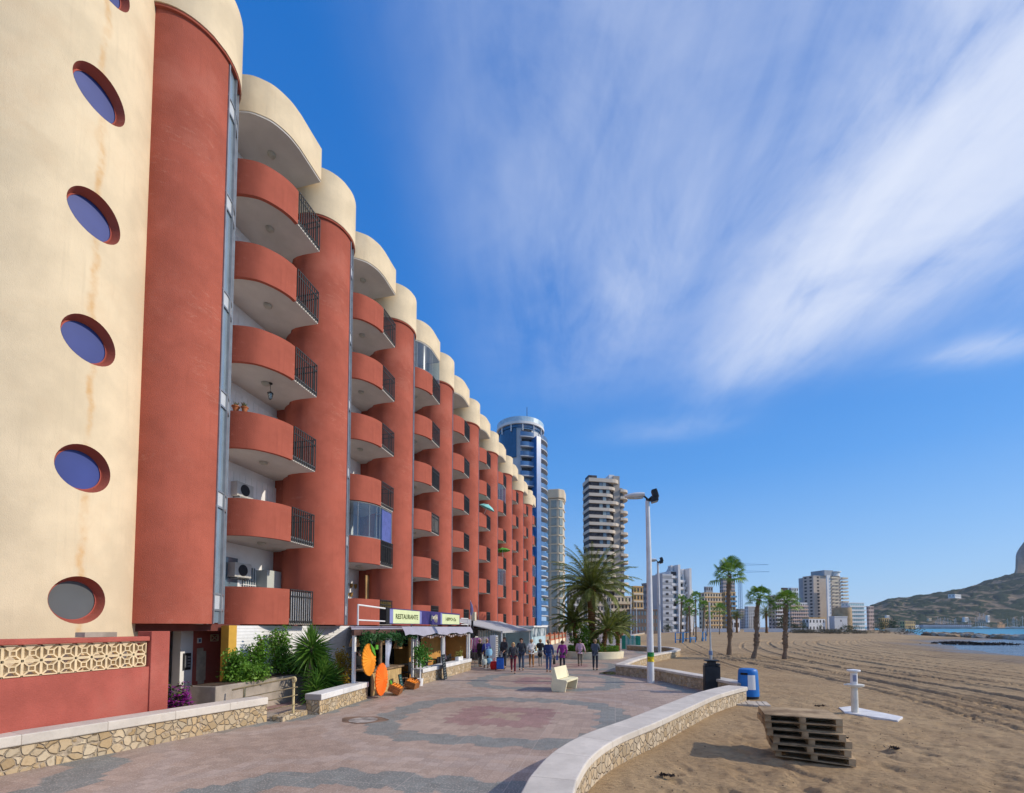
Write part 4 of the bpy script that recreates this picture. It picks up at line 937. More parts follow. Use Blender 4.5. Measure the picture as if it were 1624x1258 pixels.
def board(c, lab, w, h, lean, lines, col=CHK):
    o = thing('chalkboard', lab, 'chalkboard', c, .15); o.rotation_euler = (0, lean, .15)
    m = MB(); m.box(-.015, -w/2, 0, .01, w/2, h); m.build('panel', col, o, local=True, bevel=.004)
    m = MB()
    for s in (-1, 1): m.box(-.018, s*w/2-.015, -.005, .018, s*w/2+.015, h+.01)
    m.box(-.018, -w/2, h-.01, .018, w/2, h+.02); m.build('frame', BLACK, o, local=True)
    rr = random.Random(len(lab)); m = MB()
    for i in range(lines):      # unreadable chalk strokes
        z = h-.12-(h-.2)*i/max(lines-1, 1); y = -w/2+.05
        while y < w/2-.08: L = rr.uniform(.02, .07); m.tube([(.014, y, z+rr.uniform(-.012, .012)), (.014, y+L/2, z+rr.uniform(-.02, .02)), (.014, y+L, z+rr.uniform(-.012, .012))], .005, 4); y += L+.015
    m.build('chalk_marks', CHW, o, local=True)
board((-7.55, 19.55, 0), 'tall black chalkboard menu leaning on the low wall under the restaurant window', .55, 1.12, math.radians(-6), 9)
board((-7.75, 15.65, 0), 'small dark green chalkboard between the two orange crates', .30, .62, math.radians(-10), 5, M('green_board', (.02, .09, .08), .7, .2, 4, 0))
# potted things at the restaurant
def bush_mesh(rx, ry, rz, n, s0, s1, seed, clumps=14):
    rr = random.Random(seed); m = MB(); cl = [(rr.gauss(0, .45)*rx, rr.gauss(0, .45)*ry, rr.uniform(.15, .9)*rz) for _ in range(clumps)]
    def p():
        c = rr.choice(cl); k = rr.uniform(.15, .38); return (c[0]+rr.gauss(0, k)*rx, c[1]+rr.gauss(0, k)*ry, max(.01, c[2]+rr.gauss(0, k)*rz*.6))
    leaves(m, p, n, s0, s1, rr); return m
o = thing('potted_tree', 'slim potted tree with white trunk and loose green leaves before the restaurant', 'potted tree', (-7.75, 17.2, 0))
m = MB(); m.lathe([(0, 0), (.11, 0), (.14, .3), (.12, .3), (.11, .26), (0, .26)], n=16); m.build('pot', WTRIM, o, local=True, smooth=.5)
m = MB(); m.tube([(0, 0, .2), (.02, 0, .7), (0, .02, 1.0)], .035, 8); m.build('trunk', WTRIM, o, local=True)
m = bush_mesh(.34, .34, .85, 700, .04, .09, 21); m.v = [(a, b_, c_+.75) for a, b_, c_ in m.v]; m.build('crown', leafmat('leaf_fresh', [(.03, .12, .015), (.08, .24, .03), (.16, .36, .06)]), o, local=True)
o = thing('flower_box', 'white flower box with yellow green plant on the low wall at the right restaurant window', 'flower box', (-7.98, 22.6, .64))
m = MB(); m.box(-.1, -.35, 0, .1, .35, .2); m.build('box', WTRIM, o, local=True, bevel=.01); m = bush_mesh(.12, .3, .35, 260, .03, .06, 5); m.v = [(a, b_, c_+.15) for a, b_, c_ in m.v]; m.build('plant', leafmat('leaf_yellow', [(.12, .16, .03), (.3, .28, .06), (.4, .35, .1)]), o, local=True)
# shop beyond the restaurant
shop = thing('shop_front', 'shop with light grey striped sloping awning beyond the restaurant', 'shop', (-10, 33, 0))
m = MB(); m.add([(-10.2, 26.2, 2.95), (-10.2, 38.8, 2.9), (-7.1, 39.6, 2.12), (-7.3, 29.2, 2.12), (-10.2, 26.2, 2.90), (-10.2, 38.8, 2.85), (-7.1, 39.6, 2.07), (-7.3, 29.2, 2.07)], [(0, 3, 2, 1), (4, 5, 6, 7), (0, 1, 5, 4), (1, 2, 6, 5), (2, 3, 7, 6), (3, 0, 4, 7)])
AWL = M('light_awning_cloth', (.42, .42, .44), .85, .04, 1, .1, 25); m.build('awning', AWL, shop)
m = MB(); m.box(-7.32, 29.15, 1.98, -7.26, 39.6, 2.12); m.build('awning_valance', AWL, shop)
m = MB()
for y in (29.3, 34.5, 39.4): m.tube([(-10.1, y-3*(y < 30), 2.86), (-7.35, y, 2.06)], .035, 6)
m.build('awning_arm', WTRIM, shop)
for y in (29.3, 39.4):
    m = MB(); m.box(-7.4, y-.04, 0, -7.32, y+.04, 2.05); m.build('post', WTRIM, shop)
m = MB()
for i in range(12): m.box(-9.6, 31.4+.7*i, .02, -9.54, 31.4+.7*i+.62, 2.1)
m.build('glazed_panels', glassmat('shop_glass', (.35, .48, .52), .15), shop)
for i in range(13):
    m = MB(); m.box(-9.62, 31.32+.7*i, 0, -9.5, 31.39+.7*i, 2.15); m.build('mullion', WTRIM, shop)
m = MB(); m.box(-12.5, 25.0, 0, -10.6, 25.1, 2.3); m.box(-10.8, 25.1, 0, -10.6, 31, 2.3); m.build('shop_wall', DARK, shop)
m = MB(); m.box(-10.6, 39.7, 0, -7.2, 48.0, 2.35); m.build('kiosk', M('pale_blue_panel', (.45, .60, .66), .6, .1, 1, 0), shop)
m = MB(); m.box(-7.19, 40.0, 1.5, -7.16, 47.6, 2.3); m.build('poster_band', M('poster_blue', (.15, .42, .62), .6, .5, 1.2, 0, hue=(.65, .7, .72)), shop)
m = MB(); m.box(-10.7, 39.6, 2.352, -7.0, 48.2, 2.5); m.build('kiosk_roof', WTRIM, shop)
# goods displayed at the shop: racks with hanging items
Rk = random.Random(8); CM = {}
def cmat(c):
    k = tuple(round(x, 2) for x in c)
    if k not in CM: CM[k] = M('cloth_%s' % ['red', 'blue', 'green', 'pink', 'sand', 'teal', 'plum', 'navy', 'lime', 'white', 'black', 'brown', 'grey', 'cream', 'wine', 'sky', 'coal', 'rust', 'rose', 'olive', 'mint', 'violet', 'denim', 'tan', 'ash', 'stone'][len(CM) % 26], c, .85, .12, 6, .1)
    return CM[k]
cols = [(.5, .04, .08), (.06, .15, .45), (.05, .4, .1), (.6, .2, .4), (.6, .5, .4), (.1, .4, .5), (.25, .05, .3), (.5, .5, .5), (.1, .1, .12)]
for ri, (x, y, lab) in enumerate(((-8.5, 25.3, 'clothes rail just right of the restaurant end post'), (-8.3, 26.7, 'clothes rail behind the bright green beach toys'), (-8.2, 28.2, 'clothes rail in front of the tall striped stand'))):
    o = thing('display_rack', lab, 'clothes rack', (x, y, 0), .1*ri)
    m = MB()
    for a in (-.5, .5): m.tube([(0, a, 0), (0, a, 1.75)], .018, 6)
    m.tube([(0, -.5, 1.75), (0, .5, 1.75)], .018, 6); m.build('frame', STEEL, o, local=True)
    for i in range(6):
        m = MB(); yy = -.42+.16*i; h = Rk.uniform(.5, .9); m.add([(-.18, yy, 1.72), (.18, yy, 1.72), (.25, yy+.03, 1.6), (.2, yy+.02, 1.7-h), (-.2, yy, 1.7-h), (-.25, yy-.02, 1.6), (-.18, yy+.05, 1.72), (.18, yy+.05, 1.72), (.25, yy+.08, 1.6), (.2, yy+.07, 1.7-h), (-.2, yy+.05, 1.7-h), (-.25, yy+.03, 1.6)],
              [(0, 1, 2, 3, 4, 5), (11, 10, 9, 8, 7, 6)]+[(i_, (i_+1) % 6, 6+(i_+1) % 6, 6+i_) for i_ in range(6)]); m.build('garment', cmat(Rk.choice(cols)), o, local=True)
def bag(x, y, z, c, s, lab):
    o = thing('beach_bag', lab, 'beach bag', (x, y, z)); m = MB(); m.lathe([(0, 0), (s*.5, .02), (s*.62, s*.6), (s*.45, s*1.1), (0, s*1.1)], n=12); m.build('bag', cmat(c), o, local=True, smooth=True)
    m = MB(); m.tube([(0, -s*.3, s*1.05), (0, -s*.2, s*1.5), (0, s*.2, s*1.5), (0, s*.3, s*1.05)], .012, 5); m.build('strap', cmat(c), o, local=True)
bag(-7.0, 24.9, .75, (.25, .5, .7), .34, 'light blue bag hanging high at the shop entrance'); bag(-6.95, 24.8, .3, (.2, .45, .62), .28, 'light blue bag hanging low at the shop entrance')
bag(-7.5, 26.6, .7, (.05, .5, .05), .36, 'bright green beach bag on the shop display'); bag(-7.2, 24.6, .25, (.5, .55, .5), .3, 'pale grey bag beside the end of the restaurant wall')
bag(-6.6, 24.6, .0, (.55, .02, .02), .42, 'red bag on the ground between the shop and the blue trolley')
for x, y, z, lab in ((-7.1, 24.95, 0, 'thin metal stand carrying the light blue bags'), (-7.5, 26.6, 0, 'thin metal stand carrying the green beach bag')):
    o = thing('display_stand', lab, 'display stand', (x-.12, y, z)); m = MB(); m.tube([(0, 0, 0), (0, 0, 1.8)], .015, 6); m.tube([(-.3, 0, .01), (.3, 0, .01)], .015, 6); m.tube([(0, -.3, .012), (0, .3, .012)], .015, 6); m.tube([(0, 0, 1.2), (.12, 0, 1.2)], .01, 6); m.build('frame', STEEL, o, local=True)
o = thing('postcard_stand', 'tall striped rack of small goods beside the awning post', 'rack', (-7.7, 28.6, 0))
m = MB()
for i in range(13): m.box(-.2, -.3, .18+.13*i, .2, .3, .2+.13*i)
for a in (-.28, .28): m.box(-.2, a-.015, 0, .2, a+.015, 1.85)
m.build('frame', WTRIM, o, local=True); m = MB()
for i in range(12): m.box(-.17, -.26, .2+.13*i, .19, .26, .28+.13*i)
m.build('goods', M('mixed_goods', (.35, .08, .06), .7, .6, 14, 0, hue=(.5, .45, .4)), o, local=True)
# ------------------------------------------------------------------ people
SKIN = M('skin', (.50, .28, .19), .6, .05, 6, 0)
def skinned(name, verts, edges, radii, mat, parent, root=0, sub=1):
    me = bpy.data.meshes.new(name); me.from_pydata(verts, edges, []); o = bpy.data.objects.new(name, me); link(o, parent)
    sk = o.modifiers.new('skin', 'SKIN'); sk.use_smooth_shade = True
    if not me.skin_vertices: me.attributes  # layer is made by the modifier
    sv = me.skin_vertices[0].data
    for i, r in enumerate(radii): sv[i].radius = (r, r) if isinstance(r, (int, float)) else r
    sv[root].use_root = True
    s = o.modifiers.new('sub', 'SUBSURF'); s.levels = s.render_levels = sub
    me.materials.append(mat); return o
def person(loc, face, h, top, legs, hair, lab, coat=False, stride=.12, armL=None, armR=None, shoes=(.03, .03, .03), skirt=None, hair_long=False, bare_legs=False, seed=0, coat_len=.50, bend=0.):
    k = h/1.75; rr = random.Random(seed)
    o = thing('person', lab, 'person', loc, face)
    V = lambda x, y, z: Vector((x*k, y*k, z*k))         # +Y is forward
    sF, sB = stride, -stride
    hipL, hipR = V(-.09, 0, .93), V(.09, 0, .93); kneeL, kneeR = V(-.10, sF*.75+.03, .50), V(.10, sB*.35+.03, .50)
    ankL, ankR = V(-.10, sF, .09), V(.10, sB, .09 if stride < .16 else .15); toeL, toeR = ankL+V(0, .15, -.055), ankR+V(0, .14, -.06)
    wa = V(0, 0, 1.05); ch = V(0, .0+bend, 1.32); nb = V(0, bend*1.2, 1.48); hd = V(0, .015+bend*1.5, 1.56); crown = V(0, .01+bend*1.6, 1.68)
    shL, shR = V(-.18, bend, 1.41), V(.18, bend, 1.41)
    aL = armL or ((-.24, .02, 1.14), (-.22, .12, .90)); aR = armR or ((.24, .0, 1.14), (.23, .06, .90))
    elL, wrL = V(*aL[0]), V(*aL[1]); elR, wrR = V(*aR[0]), V(*aR[1])
    vs = [V(0, 0, .96), wa, ch, nb, hd, crown, shL, elL, wrL, shR, elR, wrR, hipL, kneeL, ankL, toeL, hipR, kneeR, ankR, toeR]
    es = [(0, 1), (1, 2), (2, 3), (3, 4), (4, 5), (2, 6), (6, 7), (7, 8), (2, 9), (9, 10), (10, 11), (0, 12), (12, 13), (13, 14), (14, 15), (0, 16), (16, 17), (17, 18), (18, 19)]
    rd = [.095, .085, .085, .046, .080, .070, .048, .036, .026, .048, .036, .026, .072, .050, .036, .030, .072, .050, .036, .030]
    for w, d0 in ((8, wrL-elL), (11, wrR-elR)):       # hand: palm, four fingers and a thumb
        d = d0.normalized(); base = vs[w]; side = Vector((0, 1, 0))-d*d.y
        side = side.normalized() if side.length > .1 else Vector((1, 0, 0)); pi = len(vs); vs.append(base+d*.06*k); es.append((w, pi)); rd.append(.026)
        for q, L in ((-.027, .065), (-.009, .082), (.009, .078), (.027, .06)):
            vs += [base+d*.09*k+side*q*k, base+d*(.09+L)*k+side*q*k*1.2]; es += [(pi, len(vs)-2), (len(vs)-2, len(vs)-1)]; rd += [.009, .008]
        vs += [base+d*.04*k+side*.04*k, base+d*.085*k+side*.058*k]; es += [(pi, len(vs)-2), (len(vs)-2, len(vs)-1)]; rd += [.010, .008]
    skinned('body', vs, es, [r*k for r in rd], SKIN, o)
    # face: nose, eyes, ears as one child
    m = MB(); f = hd+V(0, .085, .045)
    m.add([f+V(-.012, 0, -.02), f+V(.012, 0, -.02), f+V(0, .022, -.018), f+V(0, 0, .025)], [(0, 1, 2), (0, 2, 3), (1, 3, 2)])
    for s in (-1, 1): m.lathe([(.0, -.025*k), (.018*k, 0), (0, .03*k)], ((hd.x+s*.084*k), hd.y+.01*k), 6); m.v[-18:] = [(x, y, z+hd.z+.03*k) for x, y, z in m.v[-18:]]
    m.build('nose_and_ears', SKIN, o, local=True)
    m = MB(); m.obox(f+V(-.03, .0, .03), (.016*k, .008, .008)); m.obox(f+V(.03, .0, .03), (.016*k, .008, .008)); m.obox(f+V(0, .002, -.045), (.035*k, .006, .006)); m.build('eyes_and_mouth', M('dark_feature', (.05, .02, .02), .5, 0, 1, 0) if 'dark_feature' not in bpy.data.materials else bpy.data.materials['dark_feature'], o, local=True)
    # hair cap
    hp = MB(); c0 = hd+V(0, -.012, .055); R0 = .108*k
    for j in range(7):
        ph = -.75+j/6*(PI/2+.75)
        for i in range(14):
            t = 2*PI*i/14; fr = max(0, math.sin(t)); drop = (0 if not hair_long else -.12*k*(1-fr)*(1-j/6)**2)
            r = R0*math.cos(ph)*(1-.12*fr) if j < 6 else .001; zz = R0*1.12*math.sin(ph)*(1 if ph > 0 else (1-fr*1.6)) + (R0*.45*fr if j < 3 else 0)
            hp.v.append((c0.x+r*math.cos(t), c0.y+r*math.sin(t), c0.z+zz+drop))
    hp.f = [(j*14+i, j*14+(i+1) % 14, (j+1)*14+(i+1) % 14, (j+1)*14+i) for j in range(6) for i in range(14)]+[tuple(range(14))[::-1]]; hp.mi = [0]*len(hp.f)
    hp.build('hair', M('hair_%d' % int(hair[0]*100), hair, .7, .2, 20, .2) if 'hair_%d' % int(hair[0]*100) not in bpy.data.materials else bpy.data.materials['hair_%d' % int(hair[0]*100)], o, smooth=True, local=True)
    # jacket with sleeves
    zb = .93 if not coat else .93-coat_len*.6
    jv = [V(0, 0, zb), V(0, 0, .96 if not coat else .85), wa, ch, V(0, bend*1.1, 1.47), shL, elL, wrL+(elL-wrL)*.12, shR, elR, wrR+(elR-wrR)*.12, V(0, 0, (zb+.93)/2)]
    jr = [.145 if coat else .135, .14, .132, .150, .072, .075, .062, .046, .075, .062, .046, .145]
    je = [(1, 2), (2, 3), (3, 4), (3, 5), (5, 6), (6, 7), (3, 8), (8, 9), (9, 10), (0, 11), (11, 1)]
    skinned('jacket', jv, je, [(r*k*1.12, r*k*.92) if i in (0, 1, 2, 3, 11) else r*k for i, r in enumerate(jr)], cmat(top), o, root=1)
    if skirt: skinned('skirt', [V(0, 0, .97), V(0, 0, .55)], [(0, 1)], [.15*k, .17*k], cmat(skirt), o)
    if not bare_legs:
        pv = [V(0, 0, .97), hipL, kneeL, ankL+V(0, 0, .02), hipR, kneeR, ankR+V(0, 0, .02)]; skinned('trousers', pv, [(0, 1), (1, 2), (2, 3), (0, 4), (4, 5), (5, 6)], [r*k for r in (.12, .098, .070, .056, .098, .070, .056)], cmat(legs), o)
    else:
        pv = [V(0, 0, .97), hipL, kneeL+V(0, 0, .05), hipR, kneeR+V(0, 0, .05)]; skinned('shorts', pv, [(0, 1), (1, 2), (0, 3), (3, 4)], [r*k for r in (.12, .10, .08, .10, .08)], cmat(legs), o)
    for nm, a, t_ in (('shoe', ankL, toeL), ('shoe', ankR, toeR)): skinned(nm, [a+V(0, -.03, -.045), a+V(0, .06, -.05), t_+V(0, .01, -.0)], [(0, 1), (1, 2)], [.042*k, .042*k, .034*k], cmat(shoes), o, sub=1)
    return o
AWAY, TOW = 0.0, PI     # walking up the promenade or towards the camera
def P_(px, py, *a, **k): p = gz(px, py); return person((p.x, p.y, 0), *a, **k)
P_(800, 1060, TOW-.4, 1.83, (.05, .052, .06), (.04, .045, .06), (.035, .02, .015), 'person in black jacket and dark cap standing beside the blue shopping trolley', seed=1, stride=.04, armL=((-.26, .06, 1.16), (-.16, .2, .98)))
P_(814, 1068, TOW+.15, 1.62, (.055, .055, .065), (.17, .02, .035), (.55, .36, .16), 'blond person in dark jacket and wine red trousers walking towards the camera', seed=2, stride=.17, hair_long=True)
P_(827, 1063, TOW+.1, 1.80, (.045, .045, .055), (.06, .085, .14), (.03, .02, .015), 'person in black jacket and blue jeans walking behind the one in wine red trousers', seed=3, stride=.1, armR=((.27, .0, 1.15), (.2, .14, 1.0)))
P_(843, 1058, AWAY+.2, 1.68, (.72, .70, .66), (.36, .17, .06), (.40, .22, .10), 'person seen from behind in short white jacket and tan trousers', seed=4, stride=.12, armL=((-.27, -.05, 1.15), (-.2, .08, 1.0)), armR=((.27, .02, 1.18), (.10, .16, 1.12)), shoes=(.25, .12, .05))
P_(857, 1057, AWAY-.1, 1.68, (.035, .035, .035), (.32, .3, .28), (.30, .2, .12), 'person in long black coat between the white jacket and the navy jacket', coat=True, seed=5, stride=.10, armL=((-.25, .08, 1.18), (-.12, .22, 1.2)), bare_legs=False, coat_len=.62, shoes=(.2, .2, .2))
P_(870, 1066, AWAY, 1.74, (.03, .05, .15), (.06, .12, .28), (.30, .22, .16), 'person in navy jacket and blue jeans carrying a black handbag', seed=6, stride=.13, armR=((.25, -.02, 1.14), (.24, .02, .88)), shoes=(.2, .1, .05))
P_(892, 1062, AWAY+.15, 1.66, (.26, .03, .22), (.04, .04, .05), (.07, .03, .02), 'person in long purple coat and black trousers walking away', coat=True, seed=7, stride=.15, armL=((-.27, .03, 1.14), (-.30, .05, .9)), coat_len=.42)
P_(920, 1057, AWAY, 1.66, (.58, .38, .46), (.16, .14, .11), (.12, .09, .06), 'person in pale pink jacket with crossed legs walking away by the round planter', seed=8, stride=.17, armR=((.28, -.03, 1.14), (.33, .02, .94)))
P_(944, 1063, AWAY-.1, 1.74, (.085, .10, .125), (.045, .045, .06), (.30, .27, .24), 'person in dark grey jacket and black trousers leaning forward at the planter', seed=9, stride=.05, armL=((-.22, .14, 1.15), (-.08, .28, 1.12)), armR=((.22, .14, 1.15), (.08, .28, 1.12)))
P_(905, 1018, TOW, 1.72, (.04, .03, .03), (.03, .03, .04), (.05, .03, .02), 'distant person in dark clothes in front of the orange fence', seed=10)
person((-7.35, 25.6, 0), AWAY+.6, 1.70, (.05, .06, .28), (.06, .05, .05), (.2, .1, .05), 'person in dark blue top looking at the shop display', seed=11, stride=.03)
person((-7.9, 26.1, 0), AWAY-.5, 1.68, (.03, .03, .03), (.05, .05, .06), (.3, .05, .05), 'person in black top half hidden behind the shop display', seed=12, stride=.03)
person((-9.0, 14.75, 0), TOW+.9, 1.62, (.02, .02, .02), (.03, .03, .03), (.03, .02, .02), 'person behind the juice bar counter beside the upper orange fan', seed=13, stride=.02)
Rp = random.Random(4)
for i, (px, py) in enumerate([(988, 1006), (995, 1005), (1003, 1006), (1012, 1007), (1018, 1005), (1044, 1004), (1051, 1004), (1090, 1003), (1100, 1004)]):
    p = gz(px, py); c = [(.03, .03, .04), (.5, .5, .5), (.05, .1, .3), (.3, .05, .05), (.03, .03, .03), (.2, .3, .4), (.4, .3, .2), (.1, .1, .12), (.5, .45, .4)][i]
    nm = ['black', 'light grey', 'blue', 'dark red', 'charcoal', 'slate blue', 'tan', 'dark grey', 'beige'][i]; wh = ['leftmost beyond the palm planter', 'beyond the palm planter', 'left of the tall lamp post', 'behind the green fence', 'right behind the green fence', 'just right of the tall lamp post', 'near the smaller lamp post', 'by the beach palms', 'among the beach palms'][i]
    person((p.x, p.y, 0), Rp.choice([AWAY, TOW]), 1.7, c, (.04, .05, .08), (.08, .05, .03), 'tiny far off person in %s top %s' % (nm, wh), seed=20+i)
# bags and trolley
def handbag(loc, lab, c, s=.30):
    o = thing('handbag', lab, 'handbag', loc); m = MB(); m.add([(-.06, -s/2, 0), (.06, -s/2, 0), (.06, s/2, 0), (-.06, s/2, 0), (-.03, -s*.35, s), (.03, -s*.35, s), (.03, s*.35, s), (-.03, s*.35, s)], [(3, 2, 1, 0), (4, 5, 6, 7), (0, 1, 5, 4), (1, 2, 6, 5), (2, 3, 7, 6), (3, 0, 4, 7)]); m.build('bag', cmat(c), o, local=True, bevel=.02)
    m = MB(); m.tube([(0, -s*.25, s), (0, -s*.15, s*1.45), (0, s*.15, s*1.45), (0, s*.25, s)], .01, 5); m.build('handle', cmat(c), o, local=True)
p = gz(870, 1066); handbag((p.x+.30, p.y+.02, .42), 'black handbag held by the person in the navy jacket', (.012, .012, .012), .34)
p = gz(892, 1062); handbag((p.x-.30, p.y, .52), 'blue and white bag held by the person in the purple coat', (.12, .15, .35), .30)
p = gz(843, 1058); handbag((p.x+.27, p.y+.05, .95), 'tan shoulder bag of the person in the white jacket', (.5, .38, .2), .26)
tr = thing('shopping_trolley', 'blue two wheeled shopping trolley beside the person in the black jacket', 'shopping trolley', gz(793, 1064), .3)
m = MB(); m.box(-.2, -.13, .10, .2, .13, .68); m.build('bag', M('blue_nylon', (.012, .09, .42), .6, .15, 5, .2), tr, local=True, bevel=.04)
m = MB(); m.box(-.19, -.12, .68, .19, .12, .75); m.build('flap', cmat((.01, .03, .12)), tr, local=True, bevel=.02)
m = MB(); m.tube([(-.14, .15, .06), (-.14, .15, 1.0), (.14, .15, 1.0), (.14, .15, .06)], .012, 6); m.tube([(-.22, .13, .08), (.22, .13, .08)], .012, 6); m.build('frame', STEEL, tr, local=True)
for s in (-1, 1):
    m = MB(); m.lathe([(0, -.015), (.08, -.015), (.08, .015), (0, .015)], n=16); m.v = [(s*.23+c_, .13+a, .08+b_) for a, b_, c_ in m.v]; m.build('wheel', BLACK, tr, local=True)
# ------------------------------------------------------------------ street furniture
bn = thing('bench', 'cream moulded concrete bench alone on the paving', 'bench', gz(875, 1097), math.radians(-14))
def bench_prof(): return [(0, 0), (-.04, .22), (0, .42), (.0, .86), (.10, .90), (.22, .47), (.58, .44), (.60, .38), (.52, 0)]
for y in (0, 1.22):
    m = MB(); pr = bench_prof(); m.v = [(x, y, z) for x, z in pr]+[(x, y+.07, z) for x, z in pr]; n = len(pr)
    m.f = [tuple(range(n)), tuple(range(n, 2*n))[::-1]]+[((i+1) % n, i, n+i, n+(i+1) % n) for i in range(n)]; m.mi = [0]*len(m.f); m.build('side_panel', CREAMP, bn, local=True, bevel=.015)
m = MB(); m.add([(.0, .071, .40), (.0, .071, .87), (.10, .071, .895), (.2, .071, .45), (.0, 1.219, .40), (.0, 1.219, .87), (.10, 1.219, .895), (.2, 1.219, .45)], [(0, 1, 2, 3), (7, 6, 5, 4), (0, 4, 5, 1), (1, 5, 6, 2), (2, 6, 7, 3), (3, 7, 4, 0)]); m.build('backrest', CREAMP, bn, local=True)
m = MB(); m.box(.12, .071, .36, .59, 1.219, .435); m.build('seat', CREAMP, bn, local=True, bevel=.01)
def lamppost(loc, h, lab, sticker=False):
    o = thing('street_lamp', lab, 'street lamp', loc); m = MB()
    m.tube([(0, 0, -.05), (0, 0, h*.3), (0, 0, h*.65), (-.03, 0, h-.05)], [.155, .135, .11, .085], 20); m.build('post', POLE, o, smooth=True, local=True)
    m = MB(); m.tube([(0, 0, h-.08), (0, 0, h+.02)], .1, 16); m.build('collar', BLACK, o, local=True)
    hd_ = MB(); xs = np.linspace(0, 1, 9)
    hd_.tube([(-.15-.85*t, 0, h+.26-.05*t) for t in xs], [.05+.16*math.sin(PI*min(1, .15+t*.62))**.8*(1-.55*t**2) for t in xs], 14); hd_.v = [(x, y*1.1, h+.2+(z-h-.2)*.62) for x, y, z in hd_.v]
    hd = hd_.build('lamp_head', POLE, o, smooth=True, local=True)
    m = MB(); m.tube([(-.9+.1*i, 0, h+.09+.02*(i/8)) for i in range(8)], [.03, .07, .09, .11, .12, .12, .11, .06], 12); m.v = [(x, y, h+.1+(z-h-.1)*.4) for x, y, z in m.v]; m.build('lens', M('lamp_lens', (.5, .52, .5), .2, .1, 6, 0) if 'lamp_lens' not in bpy.data.materials else bpy.data.materials['lamp_lens'], hd, smooth=True, local=True)
    m = MB(); m.tube([(0, 0, h), (-.18, 0, h+.18)], .04, 8); m.tube([(0, 0, h), (.16, 0, h+.14)], .03, 8); m.build('arm', BLACK, o, local=True)
    for a, z in ((.22, .24), (.20, .0)):
        m = MB(); m.obox((a+.06, 0, h+z), (.22 if z else .3, .34, .36 if z else .2), 0, 0, -.25); fl = m.build('floodlight', BLACK, o, local=True, bevel=.015)
        m = MB(); m.obox((a+.185 if z else a+.06, 0, h+z-(0 if z else .12)), (.02, .28, .3) if z else (.24, .28, .02), 0, 0, -.25); m.build('glass', GLASS, fl, local=True)
    if sticker:
        m = MB(); c = []
        for z0, z1, mt in ((.86, 1.12, 'yellow_sticker'), (1.12, 1.34, 'green_sticker')):
            m = MB(); m.lathe([(.158, z0+(.04 if z0 < 1 else 0)), (.1495, (z0+z1)/2), (.148, z1-(0 if z0 < 1 else .03))], n=20, a0=-2.6, a1=.4); m.v = [(x*1.002, y*1.002, z) for x, y, z in m.v]
            m.build('sticker', M(mt, (.65, .5, .02) if 'yel' in mt else (.02, .25, .05), .6, .35, 12, 0), o, local=True, smooth=True)
    return o
lamppost(gz(1032, 1083), 7.95, 'tall white lamp post with floodlights and a yellow and green sticker in the foreground', True)
lamppost(gz(1046, 1037), 8.2, 'second white lamp post with floodlights behind the scalloped wall')
def simple_lamp(px, py, ty, lab, s=1.):
    p = gz(px, py); top = gy(px, ty, p.y); o = thing('street_lamp', lab, 'street lamp', p); m = MB(); h = top.z
    m.tube([(0, 0, 0), (0, 0, h)], [.10, .06], 8); m.build('post', POLE, o, local=True, smooth=True); m = MB(); m.obox((-.35, 0, h+.03), (.8, .25, .12)); m.build('lamp_head', STEEL, o, local=True, bevel=.03)
simple_lamp(1001, 1012, 948, 'thin grey lamp post just right of the date palm'); simple_lamp(1010, 1006, 955, 'thin grey lamp post left of the tall white one, the taller of two')
simple_lamp(1021, 1004, 958, 'thin grey lamp post close to the left of the tall white one'); simple_lamp(969, 1017, 965, 'white pole standing just behind the round palm planter')
simple_lamp(1367, 998, 972, 'far lamp post in front of the white block with glass balconies')
# black bin on a grey pole
p = gz(1129, 1098.5); o = thing('litter_bin', 'black plastic litter bin strapped to a thin grey pole at the wall corner', 'litter bin', p)
m = MB(); m.prism([(-.27, -.2), (.27, -.2), (.27, .16), (.0, .22), (-.27, .16)], .0, .98); m.build('body', BLACK, o, local=True, bevel=.03)
m = MB(); m.prism([(-.13, -.2), (.13, -.2), (.13, .16), (-.13, .16)], .981, 1.14); m.prism([(-.24, -.24), (.24, -.24), (.24, .16), (-.24, .16)], 1.141, 1.19); m.build('hood', BLACK, o, local=True, bevel=.02)
m = MB(); m.box(-.25, -.26, 1.0, -.14, .1, 1.06); m.box(.14, -.26, 1.0, .25, .1, 1.06); m.build('slot_edge', BLACK, o, local=True)
o = thing('pole', 'thin grey pole behind the black litter bin', 'pole', p+Vector((.05, .33, 0))); t_ = gy(1128, 955, p.y+.33)
m = MB(); m.tube([(0, 0, 0), (0, 0, 1.55)], .055, 10); m.tube([(0, 0, 1.5), (-.02, 0, t_.z)], .034, 10); m.build('shaft', STEEL, o, local=True, smooth=True)
m = MB(); m.tube([(0, 0, 1.35), (0, 0, 1.5)], .07, 10); m.build('sleeve', M('blue_grey_sleeve', (.18, .25, .38), .6, .2, 4, 0), o, local=True)
m = MB(); m.box(-.02, -.26, .02, .05, -.245, 1.0); m.build('strap', STEEL, o, local=True)
